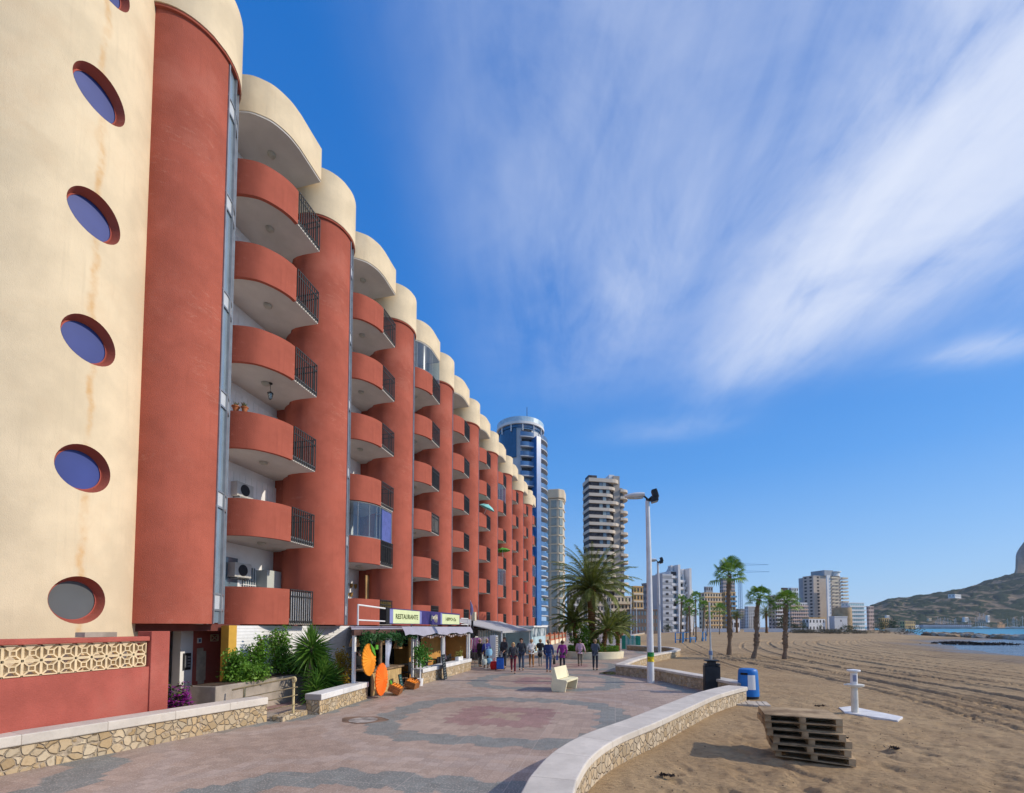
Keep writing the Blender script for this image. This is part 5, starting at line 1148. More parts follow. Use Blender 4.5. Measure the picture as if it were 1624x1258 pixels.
# blue bin
p = gz(1187, 1107.5); BLUE = M('blue_plastic', (.008, .16, .52), .45, .08, 3, 0, spec=.4)
o = thing('recycling_bin', 'bright blue round litter bin with white notice on the sand', 'litter bin', p)
m = MB(); m.lathe([(0, .09), (.335, .09), (.335, .12), (.30, .86), (.292, .93), (.265, .975), (.20, .998), (0, 1.005)], n=28); bb = m.build('body', BLUE, o, local=True, smooth=.6)
m = MB(); m.lathe([(0, 0), (.31, 0), (.32, .088), (0, .088)], n=28); m.build('base', BLACK, o, local=True)
m = MB(); m.lathe([(.3253, .32), (.307, .80)], n=10, a0=math.radians(-106), a1=math.radians(-62)); m.v = [(x*1.006, y*1.006, z) for x, y, z in m.v]; m.build('notice', WTRIM, o, local=True, smooth=True)
m = MB(); m.lathe([(.31, .80), (.306, .885)], n=10, a0=math.radians(-150), a1=math.radians(-106)); m.v = [(x*1.012, y*1.012, z) for x, y, z in m.v]; m.build('slot', DARK, o, local=True)
m = MB(); m.lathe([(.33, .885), (.345, .875), (.33, .90)], n=10, a0=math.radians(-154), a1=math.radians(-102)); m.build('slot_lip', BLUE, o, local=True)
# block strip by the bin
o = thing('concrete_slab_strip', 'short strip of pale concrete slats half buried in sand beside the blue bin', 'slab strip', (4.12, 15.4, 0), math.radians(-8))
for i in range(6): m = MB(); m.box(-.45+.155*i, -.4, -.03, -.45+.155*i+.145, .38, .045+.006*(i % 3)); m.build('slat', M('pale_concrete', (.52, .45, .37), .9, .1, 4, .3) if 'pale_concrete' not in bpy.data.materials else bpy.data.materials['pale_concrete'], o, local=True, bevel=.01)
# foot shower
p = gz(1356, 1131); o = thing('foot_shower', 'white beach foot shower column with two basins', 'foot shower', p)
o.scale = (.82, .82, 1)
SHW = M('white_enamel', (.72, .68, .58), .35, .08, 4, 0, grime=((.5, .40, .25), .3))
m = MB(); m.lathe([(.0, 0), (.14, 0), (.14, .02), (.105, .03), (.10, .72), (.0, .72)], n=24); m.build('column', SHW, o, local=True, smooth=.6)
m = MB(); m.lathe([(0, .70), (.12, .71), (.2, .75), (.21, .79), (.19, .8), (0, .77)], n=24); m.v = [(x*1.15+.06*(x > .1), y, z) for x, y, z in m.v]; m.build('basin', SHW, o, local=True, smooth=.8)
m = MB(); m.lathe([(0, .78), (.105, .78), (.105, 1.14), (0, 1.14)], n=24); m.box(-.3, -.03, .77, -.1, .03, .80); sh_ = m.build('upper_column', WTRIM, o, local=True, smooth=.5)
m = MB(); m.lathe([(0, 1.13), (.17, 1.14), (.2, 1.17), (.19, 1.20), (0, 1.22)], n=24); m.build('cap', WTRIM, o, local=True, smooth=.8)
m = MB(); m.lathe([(.108, .88), (.108, 1.06)], n=10, a0=math.radians(-130), a1=math.radians(-70)); m.build('label', M('blue_marks', (.6, .62, .66), .5, .3, 30, 0, hue=(.22, .28, .5)), o, local=True, smooth=True)
a_, b_, c_, d_ = [gz(*q) for q in ((1330, 1123), (1349, 1121), (1432, 1138), (1424, 1144))]; e_ = gz(1340, 1131)
m = MB(); m.prism([(q.x, q.y) for q in (a_, b_, c_, d_, e_)], -.05, .022); o = m.build('shower_slab', M('white_slab', (.74, .73, .72), .7, .12, 2, .2), None, bevel=.01); tag(o, 'narrow white concrete slab under the foot shower', 'slab')
# pallets
PW = M('pallet_wood', (.34, .22, .115), .9, .3, 2.2, .5, 22, hue=(.50, .36, .21))
def pallet(loc, rz, lab, group='pallets stacked on the sand', tilt=0):
    o = thing('pallet', lab, 'pallet', loc, rz, group); o.rotation_euler = (tilt, 0, rz)
    L, Wd = 1.2, 1.05
    for i in range(11): m = MB(); y = -Wd/2+Wd*i/10*(1-.09/Wd); m.obox((0, y+.045, .135), (L, .095, .018), R.uniform(-.004, .004)); m.build('deck_board', PW, o, local=True)
    for x in (-.55, 0, .55): m = MB(); m.box(x-.05, -Wd/2, .022, x+.05, Wd/2, .125); m.build('stringer', PW, o, local=True)
    for y in (-Wd/2+.045, 0, Wd/2-.045): m = MB(); m.obox((0, y, .010), (L, .09, .02)); m.build('bottom_board', PW, o, local=True)
    return o
pa = gz(1213, 1133, .775); pb2 = gz(1337, 1141, .775); rzp = math.atan2(pb2.y-pa.y, pb2.x-pa.x); ctr = (pa+pb2)/2+Vector((-math.sin(rzp), math.cos(rzp), 0))*.5; PLS = (pb2-pa).length/1.2
ords = ['topmost pallet of the weathered stack', 'second pallet from the top of the weathered stack', 'third pallet from the top of the weathered stack', 'third pallet from the bottom of the weathered stack', 'second pallet from the bottom of the weathered stack', 'lowest pallet of the weathered stack, resting on the sand']
offs = [(.0, 0, 0), (.0, .03, .03), (.05, -.02, -.05), (.12, .0, .02), (.10, -.05, -.03), (.2, -.02, -.10)]
prev = None
for i in range(6):
    dx, dy, dr = offs[i]; loc = Vector((ctr.x+math.cos(rzp)*dx, ctr.y+math.sin(rzp)*dx+dy, .775-.129*(i+1)+(-.01 if i == 5 else 0)))
    if prev is None: prev = pallet(loc, rzp+dr, ords[i]); prev.scale = (PLS, .92, .885)
    else: c = copy_tree(prev); c.location = loc; c.rotation_euler = (math.radians(-1.0) if i == 5 else 0, math.radians(1.5) if i == 5 else 0, rzp+dr); c['label'] = ords[i]
# manhole and puddle
p = gz(576, 1142); o = thing('manhole_cover', 'round worn manhole cover with brown stain in the paving', 'manhole cover', p)
m = MB(); m.lathe([(0, .006), (.34, .006), (.36, .002)], n=28); m.build('cover', M('cover_metal', (.34, .31, .28), .6, .4, 3, .3, 20), o, local=True)
m = MB(); m.prism([(.62*math.cos(t)*(1+.15*math.sin(3*t)), .45*math.sin(t)*(1+.1*math.cos(5*t))) for t in np.linspace(0, 2*PI, 24)[:-1]], .001, .0022); m.build('cement_surround', M('stained_cement', (.20, .13, .09), .9, .3, 3, .2), o, local=True)
p = gz(985, 1068); m = MB(); m.prism([(p.x-.4+.6*math.cos(t)*(1+.25*math.sin(2*t+1)), p.y+.8*math.sin(t)*(1+.15*math.cos(3*t))) for t in np.linspace(0, 2*PI, 22)[:-1]], .001, .004); WM, _t, _b = newmat('puddle_water'); _b.inputs['Base Color'].default_value = (.05, .045, .04, 1); _b.inputs['Roughness'].default_value = .12
tag(m.build('puddle', WM), kind='structure')
# green fence panels at the beach access
p0, p1 = gz(988, 1029.5), gz(1014, 1031.5); GRN = [M('fence_green', (.03, .30, .22), .5, .1, 3, 0), M('fence_teal', (.16, .42, .42), .5, .1, 3, 0), M('fence_pale', (.45, .6, .58), .5, .1, 3, 0)]
o = thing('green_fence', 'low fence of green and teal upright boards at the beach entrance', 'fence', (p0+p1)/2)
for i in range(9):
    q = p0+(p1-p0)*(i/8); m = MB(); m.box(q.x-.13, q.y-.03, 0, q.x+.13, q.y+.03, 1.45+.04*(i % 2)); m.build('board', GRN[(0, 0, 2, 1, 2, 1, 2, 0, 0)[i]], o, bevel=.01)
m = MB(); m.tube([p0+Vector((0, .05, .5)), p1+Vector((0, .05, .5))], .03, 6); m.tube([p0+Vector((0, .05, 1.2)), p1+Vector((0, .05, 1.2))], .03, 6); m.build('rail', GRN[0], o)
# orange and red fence by the far end of the building
o = thing('orange_fence', 'orange and cream garden fence with red pillars beyond the shops', 'fence', (-8.6, 56, 0)); ORW = M('orange_fence_paint', (.50, .16, .08), .8, .1, 3, .1)
m = MB(); m.box(-8.4, 49, 0, -8.2, 78, .55); m.build('base_wall', PLANTER, o)
for i in range(7): m = MB(); m.box(-8.45, 49+4.7*i, 0, -8.1, 49.45+4.7*i, 1.6); m.build('pillar', ORW, o)
m = MB(); m.box(-8.35, 49.5, .56, -8.27, 77.5, .75); m.box(-8.35, 49.5, 1.2, -8.27, 77.5, 1.35); m.build('rail', ORW, o)
m = MB()
for i in range(70): m.box(-8.34, 49.6+.4*i, .76, -8.28, 49.72+.4*i, 1.19)
q = m.build('balusters', CREAM, o); q['kind'] = 'stuff'
# blue gym equipment on the sand
for i, (px, py, lab) in enumerate(((1077, 1020, 'leftmost blue exercise frame on the sand'), (1089, 1018, 'blue exercise frame among the far palms'), (1099, 1019, 'low blue exercise bench among the far palms'), (1117, 1017, 'rightmost blue exercise frame near a leaning palm'))):
    p = gz(px, py); o = thing('exercise_frame', lab, 'exercise equipment', p, .3*i, 'blue exercise equipment on the beach'); m = MB(); w = .5; h = 1.5 if i != 2 else .7
    GB = M('gym_blue', (.04, .28, .62), .5, .1, 3, 0) if 'gym_blue' not in bpy.data.materials else bpy.data.materials['gym_blue']
    m.tube([(-w, 0, 0), (-w, 0, h), (w, 0, h), (w, 0, 0)], .09, 6); m.build('frame', GB, o, local=True); m = MB(); m.box(-w*.7, -.2, .45, w*.7, .2, .55); m.build('seat', GB, o, local=True)
# ------------------------------------------------------------------ vegetation
PLM = leafmat('leaf_date_palm', [(.08, .11, .016), (.17, .20, .034), (.30, .31, .09)], .45)
PLW = leafmat('leaf_fan_palm', [(.06, .13, .012), (.15, .28, .03), (.28, .42, .07)], .45)
DRY = M('dry_palm_leaf', (.22, .14, .07), .9, .3, 6, 0)
def trunk_material(name, c1, c2, ring):
    m, t, b = newmat(name); co = t.node('ShaderNodeTexCoord').outputs['Object']; x, y, z = t.sep(co)
    n = t.noise(co, 9, 5, .7); w = t.m('FRACT', t.m('ADD', t.m('MULTIPLY', z, ring), t.m('MULTIPLY', n, .8)))
    c = t.mix(t.m('ADD', t.m('MULTIPLY', w, .5), t.m('MULTIPLY', n, .5)), (*c1, 1), (*c2, 1)); t.put(b.inputs['Base Color'], c); b.inputs['Roughness'].default_value = .95; b.inputs['Specular IOR Level'].default_value = .1
    bn = t.node('ShaderNodeBump'); bn.inputs['Strength'].default_value = .9; bn.inputs['Distance'].default_value = .05; t.put(bn.inputs['Height'], t.m('ADD', w, n)); t.L.new(bn.outputs[0], b.inputs['Normal']); return m
TRD = trunk_material('date_palm_trunk', (.10, .055, .025), (.36, .19, .08), 6); TRW = trunk_material('fan_palm_trunk', (.16, .12, .09), (.38, .30, .23), 9)
def frond(m, base, az, el, L, droop, rr, nl=34, lw=.42, width=.022):
    pts = []; p = Vector(base); e = el
    for i in range(13): pts.append(p.copy()); d = Vector((math.cos(az)*math.cos(e), math.sin(az)*math.cos(e), math.sin(e))); p = p+d*L/12; e -= droop/12*(.4+1.2*i/12)
    m.tube(pts, [.03*(1-i/14) for i in range(13)], 4, caps=False)
    side = Vector((-math.sin(az), math.cos(az), 0))
    for i in range(nl):
        t = .10+.9*i/nl; k = t*12; j = min(int(k), 11); q = pts[j].lerp(pts[j+1], k-j); d = (pts[j+1]-pts[j]).normalized(); up = side.cross(d)
        ll = lw*math.sin(PI*min(1, .12+t*.86))**.6*rr.uniform(.85, 1.1)
        for s in (-1, 1):
            v = (d*.75+side*s*.8+up*rr.uniform(.05, .35)).normalized(); v.z -= .25; tip = q+v*ll; w = d*width*1.6
            m.add([q-w, q+w, q+v*ll*.6+w*.7+Vector((0, 0, -.02)), tip, q+v*ll*.6-w*.7], [(0, 1, 2, 3, 4)])
def date_palm(loc, h, lab, L=3.6, nf=95, seed=1, tr=.24, lean=(0, 0), group=None, shaft=True, lw=.42):
    rr = random.Random(seed); o = thing('date_palm', lab, 'palm tree', loc, 0, group)
    pts = [(lean[0]*t*t, lean[1]*t*t, h*t) for t in np.linspace(0, 1, 9)]
    m = MB(); m.tube([(x, y, z-.1) for x, y, z in pts], [tr*1.35, tr*1.15, tr, tr*.95, tr*.95, tr*1.0, tr*1.1, tr*1.35, tr*1.2], 14)
    for i in range(int(h*26)):       # leaf-base stubs
        z = h*(.25+.73*rr.random()); a = i*2.4; t = z/h; r = tr*(1+.25*(t > .85)); cx, cy = lean[0]*t*t, lean[1]*t*t
        m.obox((cx+r*math.cos(a), cy+r*math.sin(a), z), (.10, .10, .05), a, 0, -.7)
    m.build('trunk', TRD, o, local=True, smooth=.5)
    m = MB(); c = pts[-1]
    for i in range(nf):
        u = (i+.5)/nf; az = i*2.39996+rr.uniform(-.15, .15); low = u > .78
        el = 1.5-1.25*(u/.78)**.9 if not low else .30-.45*(u-.78)/.22
        frond(m, (c[0]+.1*math.cos(az), c[1]+.1*math.sin(az), c[2]-.1-.25*u), az, el, L*rr.uniform(.88, 1.06)*(.82 if low else 1), 1.05+.35*u+(.45 if low else 0)+rr.uniform(-.15, .15), rr, lw=lw)
    m.build('crown', PLM, o, local=True); return o
def fan_palm(loc, h, lab, r=1.6, seed=1, lean=(0, 0), tr=.17, group=None, nf=24, shag=True, wob=0.):
    rr = random.Random(seed); o = thing('fan_palm', lab, 'palm tree', loc, 0, group)
    pts = [(lean[0]*t+wob*math.sin(t*6), lean[1]*t, h*t) for t in np.linspace(0, 1, 14)]
    m = MB(); m.tube([(x, y, z-.1) for x, y, z in pts], [tr*(1.25 if t < .1 else .84+.42*math.exp(-((t-.34)/.10)**2)*(1 if shag else 0)+.35*max(0, t-.75)) for t in np.linspace(0, 1, 14)], 12)
    for i in range(int(h*30) if shag else 10):
        t = rr.uniform(.22, 1.); a = rr.random()*6.28; q = [pts[min(int(t*13), 12)][k_]*(1-(t*13) % 1)+pts[min(int(t*13)+1, 13)][k_]*((t*13) % 1) for k_ in (0, 1, 2)]; rad = tr*(.85+.4*math.exp(-((t-.34)/.10)**2))
        m.obox((q[0]+rad*math.cos(a), q[1]+rad*math.sin(a), q[2]-.05), (.09, .05, .14), a, 0, .35)
    m.build('trunk', TRW, o, local=True, smooth=.5)
    m = MB(); c = Vector(pts[-1])
    for i in range(nf):
        u = (i+.5)/nf; el = 1.4-1.75*u; az = i*2.39996+rr.uniform(-.25, .25); d = Vector((math.cos(az)*math.cos(el), math.sin(az)*math.cos(el), math.sin(el))); pl = r*rr.uniform(.42, .66)
        hub = c+d*pl; hub.z -= .12*pl*u; m.tube([c, hub], [.025, .012], 4, caps=False)
        side = d.cross(Vector((0, 0, 1))); side = side.normalized() if side.length > .01 else Vector((1, 0, 0)); up = side.cross(d); R_ = r*rr.uniform(.36, .48)
        for j in range(15):
            a = -1.75+3.5*j/14; v = (d*math.cos(a)+side*math.sin(a)+up*.12*math.cos(a*2)).normalized(); w = (side*math.cos(a)-d*math.sin(a))*R_*.07
            mid = hub+v*R_*.6; tip = hub+v*R_+Vector((0, 0, -R_*(.18+.35*u)))
            m.add([hub, mid+w, tip, mid-w], [(0, 1, 2, 3)])
    m.build('crown', PLW, o, local=True); return o
# round planter with date palms
pc = Vector((-1.65, 36.2, 0))
o = thing('round_planter', 'low round cream planter wall ringed with clipped hedge under the big date palm', 'planter', pc)
m = MB(); m.lathe([(2.3, -.02), (2.36, .50), (2.12, .52), (2.08, .38)], n=48); m.build('wall', PLANTER, o, local=True, smooth=.6)
m = MB(); m.lathe([(0, .40), (2.09, .40)], n=32); m.build('soil', bpy.data.materials['soil'], o, local=True)
HG = leafmat('leaf_hedge', [(.05, .12, .010), (.12, .25, .018), (.20, .36, .04)]); Rh = random.Random(9)
def hp_():
    a = Rh.random()*6.283; r = 1.55+.42*math.sqrt(Rh.random()); return (r*math.cos(a), r*math.sin(a), .42+.48*Rh.random()**.6+.04*math.sin(a*9))
m = MB(); leaves(m, hp_, 7500, .03, .06, Rh); h_ = m.build('hedge', HG, None, local=True); h_.location = pc; tag(h_, 'clipped bright green hedge ring inside the round cream planter', 'hedge')
def big(px, py): q = gy(px, py, pc.y); return q
q = big(938, 930); date_palm((q.x, pc.y, .38), q.z-.38, 'tall date palm with orange brown trunk in the round planter', 3.9, 84, 2, .27, lw=.54)
q = big(912, 985); date_palm((q.x, pc.y+.6, .38), q.z-.2, 'short bushy date palm on the left side of the round planter', 2.1, 40, 3, .16, lean=(-.2, 0), lw=.36)
q = big(957, 1020); date_palm((q.x, pc.y-.5, .38), 2.0, 'small leaning date palm on the right side of the round planter', 2.3, 26, 4, .17, lean=(.35, 0), lw=.38)
q = big(985, 990); date_palm((q.x-.2, pc.y+8, .0), 2.6, 'short date palm behind the round planter on the right', 2.0, 44, 5, .18, lw=.32)
for i, (px, hh, lab) in enumerate(((930, 1.9, 'leafy upright shrub at the foot of the tall date palm'), (948, 1.5, 'small grey green shrub right of the date palm foot'), (918, 1.2, 'low shrub at the left inside the round planter'))):
    q = big(px, 1030); m = bush_mesh(.45, .45, hh, 1100, .05, .12, 30+i, 10); s_ = m.build('shrub', PLM if i % 2 else HG, None, local=True); s_.location = (q.x, pc.y-.9+.2*i, .38); tag(s_, lab, 'shrub')
# beach palms
BG = 'fan palms on the beach'
def beach_palm(bx, by, cx_, cy_, wpx, lab, seed, **k):
    b = gz(bx, by); c = gy(cx_, cy_, b.y); fh = b.x*AX[0]+b.y*AX[1]
    return fan_palm((b.x, b.y, -.03), c.z, lab, wpx/2/F*fh*1.12, seed, lean=(c.x-b.x, 0), group=BG, **k)
beach_palm(1156, 1039, 1157, 911, 58, 'tallest of the three nearest beach palms, on their left', 1, wob=.05, tr=.165)
beach_palm(1194, 1044, 1205, 948, 44, 'middle beach palm with leaning knotted trunk', 2, wob=.12, tr=.145)
beach_palm(1244, 1045, 1247, 956, 50, 'rightmost of the three nearest beach palms', 3, wob=.03, tr=.145)
for i, (bx, by, cx_, cy_, w, lab) in enumerate(((1079, 1019, 1081, 953, 22, 'far beach palm, leftmost of the row'), (1088, 1017, 1090, 972, 22, 'short far beach palm, second of the row'), (1095, 1019, 1093, 960, 26, 'far beach palm with the blue exercise frames at its foot'), (1104, 1016, 1103, 949, 24, 'far beach palm, tallest of the distant row'), (1100, 1008, 1101, 973, 16, 'small far palm behind the tallest of the distant row'), (1114, 1017, 1117, 962, 24, 'far beach palm, slightly leaning, right part of the row'), (1121, 1009, 1123, 977, 18, 'short far palm just left of the thin grey pole'), (1141, 1006, 1141, 968, 26, 'brownish bushy far palm left of the nearest tall palm'))):
    beach_palm(bx, by, cx_, cy_, w, lab, 10+i, tr=.15, nf=20, shag=False)
for px, by, cy_, w, lab, sd in ((873, 1003, 952, 30, 'palm in front of the slim cream tower', 31), (1000, 1000, 972, 22, 'small palm by the cream apartment house', 33)):
    b = gz(px, by); c = gy(px, cy_, b.y); fan_palm((b.x, b.y, 0), c.z, lab, w/2/F*b.y*1.1, sd, nf=30, shag=False)
for px, Y, cy_, w, lab, sd in ((1215, 190, 972, 34, 'round headed date palm behind the beach palms', 41), (1168, 200, 976, 24, 'dull green date palm behind the tallest beach palm', 42), (985, 95, 985, 34, 'low date palm between the big palm and the lamp post', 43)):
    c = gy(px, cy_, Y); date_palm((c.x, Y, 0), c.z, lab, w/2/F*Y*1.1, 44, sd, .4, lw=w/2/F*Y*.16)
# garden shrubs before the building
HIB = leafmat('leaf_hibiscus', [(.045, .12, .015), (.11, .25, .025), (.22, .38, .05)])
def garden_bush(px, py, Xp, wid, hgt, lab, seed, mat=HIB, n=2600, cat='shrub', flower=None, s=(.03, .07), stems=6, cl=16):
    d = ray(px, py); k = Xp/d[0]; base = Vector((Xp, d[1]*k, .82 if Xp in (-10.6, -10.65, -10.5) else 0)); z0 = base.z
    o = thing('garden_shrub', lab, cat, base); rr = random.Random(seed)
    m = MB(); tips = []
    for i in range(stems):
        a = rr.random()*6.28; r = rr.uniform(.1, .8)*wid/2; hh = hgt*rr.uniform(.55, 1.0); m.tube([(0, 0, 0), (r*.5*math.cos(a), r*.6*math.sin(a), hh*.5), (r*math.cos(a), r*math.sin(a), hh)], [.022, .015, .006], 5); tips.append((r, a, hh))
    m.build('stems', WOOD, o, local=True); m = MB()
    def p():
        r, a, hh = rr.choice(tips); t = rr.uniform(.12, 1.0); k_ = .05+.11*wid*(1-t*.85); return (r*t*math.cos(a)+rr.gauss(0, k_), r*t*math.sin(a)+rr.gauss(0, k_), max(.02, hh*t+rr.gauss(0, .07)))
    leaves(m, p, n, s[0], s[1], rr); m.build('foliage', mat, o, local=True)
    if flower:
        m = MB()
        for _ in range(flower[1]):
            q = Vector(p()) if flower[1] > 8 else Vector((tips[_ % len(tips)][0]*math.cos(tips[_ % len(tips)][1])+.05, tips[_ % len(tips)][0]*math.sin(tips[_ % len(tips)][1])-.05, tips[_ % len(tips)][2]+.03)); f = flower[2]
            for j in range(5): a = j*1.257+rr.random(); v = Vector((math.cos(a), math.sin(a), .3)); w = Vector((-math.sin(a), math.cos(a), 0)); q2 = q+Vector((rr.gauss(0, .01),)*3); m.add([q2, q2+v*f*.6+w*f*.45, q2+v*f, q2+v*f*.6-w*f*.45], [(0, 1, 2, 3)])
        q = m.build('blossoms', flower[0], o, local=True)
        if flower[1] > 8: q['kind'] = 'stuff'
    return o
REDF = M('red_petal', (.7, .01, .02), .6, .1, 9, 0); MAGF = M('magenta_petal', (.36, .01, .33), .6, .3, 9, 0, hue=(.55, .05, .50))
garden_bush(376, 1085, -10.6, 1.2, .85, 'dense hibiscus at the left end of the grey planter', 51, n=3000, stems=8)
garden_bush(409, 1085, -10.6, 1.0, 1.3, 'hibiscus with one red flower in the left half of the grey planter', 52, n=2000, flower=(REDF, 1, .075), stems=7)
garden_bush(446, 1085, -10.65, 1.0, 1.62, 'tallest hibiscus with red flower reaching the red balcony', 53, n=2300, flower=(REDF, 1, .075), stems=8)
garden_bush(392, 1095, -10.5, 1.5, .45, 'low spreading hibiscus spilling over the front of the planter', 54, n=2600, stems=11)
garden_bush(470, 1090, -10.5, 1.1, .7, 'hibiscus between the tallest one and the yucca', 57, n=2600, stems=8)
garden_bush(541, 1095, -10.3, .9, 1.7, 'yellow leaved shrub right of the yucca against the white shutter wall', 55, leafmat('leaf_yellow_shrub', [(.18, .12, .01), (.42, .27, .02), (.30, .28, .04)]), n=1500, stems=7)
garden_bush(279, 1112, -10.35, .75, 1.0, 'magenta bougainvillea behind the end pillar of the red garden wall', 56, leafmat('leaf_bougainvillea', [(.05, .09, .02), (.10, .16, .03), (.18, .2, .05)]), n=500, flower=(MAGF, 480, .06), stems=8)
YUC = leafmat('leaf_yucca', [(.03, .10, .015), (.09, .21, .03), (.22, .36, .07)], .35)
def yucca(px, Xp, heads, lab, seed):
    d = ray(px, 1100); k = Xp/d[0]; b = Vector((Xp, d[1]*k, 0)); o = thing('yucca', lab, 'yucca', b); rr = random.Random(seed); mt = MB(); m = MB()
    for hx, hy, hz, r, n in heads:
        mt.tube([(hx*.2, hy*.2, 0), (hx*.6, hy*.6, hz*.5), (hx, hy, hz)], [.09, .07, .06], 8)
        for i in range(n):
            u = (i+.5)/n; el = 1.5-2.3*u; az = i*2.39996; L = r*rr.uniform(.8, 1.1); c = Vector((hx, hy, hz-.35*u)); dd = Vector((math.cos(az)*math.cos(el), math.sin(az)*math.cos(el), math.sin(el))); s = Vector((-math.sin(az), math.cos(az), 0))*.028
            p1 = c+dd*L*.5; p2 = c+dd*L+Vector((0, 0, -.18*L*(.3+u))); m.add([c-s*.6, c+s*.6, p1+s, p2, p1-s], [(0, 1, 2, 3, 4)])
    mt.build('trunk', TRW, o, local=True, smooth=True); m.build('leaves', YUC, o, local=True)
yucca(492, -9.55, [(0, 0, 1.85, .78, 170), (-.25, .5, 1.55, .7, 120)], 'tall yucca with spiky green head below the first balcony', 61)
yucca(510, -9.3, [(0, 0, .9, .8, 170), (.12, -.45, .55, .62, 120), (.0, .45, .75, .7, 120)], 'low yucca clump filling the space behind the stone wall end', 62)
# ------------------------------------------------------------------ the town beyond
def pxz(px, Y, z=0.): d = ray(px, HY); return Vector((Y*d[0]/d[1], Y, z))
def top_z(px, py, Y): return gy(px, py, Y).z
def wm(name, c, **k): return bpy.data.materials.get(name) or M(name, c, **k)
FGL = glassmat('far_glass', (.10, .15, .19), .15); FGB = glassmat('far_blue_glass', (.02, .07, .16), .12); FGB2 = glassmat('far_pale_blue_glass', (.10, .26, .45), .2)
FW = M('far_white', (.72, .71, .70), .8, .06, .15, 0); FCR = M('far_cream', (.66, .55, .40), .8, .08, .15, 0); FGR = M('far_grey', (.34, .35, .37), .8, .1, .15, 0); FBG = M('far_beige', (.50, .42, .35), .8, .06, .1, 0)
FGS = M('far_slab_grey', (.52, .53, .55), .8, .08, .15, 0)
FOC = M('far_ochre', (.60, .38, .16), .8, .08, .15, 0); FDK = M('far_dark_shutter', (.055, .05, .055), .7, .5, .8, 0); FPK = M('far_pink', (.55, .40, .34), .8, .08, .2, 0)
# blue glass tower
Y = 131.; c = pxz(825.5, Y); bt = thing('glass_tower', 'round blue glass apartment tower behind the far end of the red building', 'tower', c); U = Y*1.0/F*1.02
Tt = top_z(826, 678, Y); RT_ = 41*U*.94
def to_cam(c): a = math.atan2(-c.y, -c.x); return a          # direction towards the viewer side of the promenade
ta = to_cam(c); rv = ta+PI/2
def dv(a, r, z=0): return Vector((c.x+r*math.cos(a), c.y+r*math.sin(a), z))
def carc(r, a0, a1, n, cc=None): cc = cc or c; return [(cc.x+r*math.cos(a0+(a1-a0)*i/n), cc.y+r*math.sin(a0+(a1-a0)*i/n)) for i in range(n+1)]
nf = 21; fh_ = (Tt-1.5)/(nf+.5)
m = MB(); m.prism(carc(RT_*.86, 0, 2*PI*.98, 40), 0, fh_*nf); m.build('core_wall', M('tower_grey', (.50, .52, .55), .6, .05, .2, 0), bt, smooth=.4)
m = MB(); m.prism(carc(RT_*.90, ta-2.1, ta-.18, 20)+[(c.x, c.y)], fh_*(nf-3), fh_*nf); m.build('glass_wall', FGB, bt)
m = MB(); m.band(carc(RT_*.80, 0, 2*PI, 48)[:-1], carc(RT_*1.0, 0, 2*PI, 48)[:-1], Tt-1.9, Tt-1.2, closed=True); m.build('roof_ring', FW, bt, smooth=.5)
m = MB(); m.band(carc(RT_*.96, 0, 2*PI, 48)[:-1], carc(RT_*.98, 0, 2*PI, 48)[:-1], Tt-1.19, Tt+.2, closed=True); m.build('roof_railing', M('railing_glass', (.45, .6, .7), .3, .1, 1, 0), bt)
m = MB(); m.band(carc(RT_*.86, ta-2.2, ta+1.8, 40), carc(RT_*.93, ta-2.2, ta+1.8, 40), fh_*nf+.05, Tt-1.9); m.build('penthouse_glass', FGB, bt)
for i in range(8): a = ta-1.9+.5*i; m = MB(); q = dv(a, RT_*.95); m.box(q.x-.15, q.y-.15, fh_*nf-1, q.x+.15, q.y+.15, Tt-1.85); m.build('column', FW, bt)
fa = ta+.66     # the blue fin
q = dv(fa, RT_*1.02); m = MB(); m.obox((q.x, q.y, fh_*(nf-1)/2), (2.6, 1.6, fh_*(nf-1)), fa); m.build('blue_fin', glassmat('fin_blue', (.02, .15, .42), .3), bt)
BLG = M('balcony_blue_glass', (.06, .17, .36), .5, .2, .3, 0, spec=.4)
for i in range(1, nf):
    z = fh_*i
    m = MB(); m.band(carc(RT_*.80, ta+.05, fa-.12, 8), carc(RT_*1.05, ta+.0, fa-.12, 8), z-.22, z+.05); s = m.build('balcony', FGS, bt)
    m = MB(); m.band(carc(RT_*1.03, ta+.0, fa-.12, 8), carc(RT_*1.05, ta+.0, fa-.12, 8), z+.06, z+1.25); m.build('parapet', BLG, s)
    m = MB(); m.band(carc(RT_*.85, fa+.16, fa+1.3, 8), carc(RT_*1.14, fa+.16, fa+1.3, 8), z-.22, z+.05); s = m.build('balcony', FGS, bt)
    m = MB(); m.band(carc(RT_*1.12, fa+.16, fa+1.3, 8), carc(RT_*1.14, fa+.16, fa+1.3, 8), z+.06, z+1.25); m.build('parapet', BLG, s)
    m = MB(); m.band(carc(RT_*.865, ta+.06, fa-.12, 6), carc(RT_*.875, ta+.06, fa-.12, 6), z+.1, z+fh_-.3); m.build('window', FDK if i % 3 else FGL, bt)
m = MB(); m.tube([dv(ta+.4, 5, Tt-1), dv(ta+.4, 5, Tt+4)], .08, 5); m.build('antenna', IRON, bt)
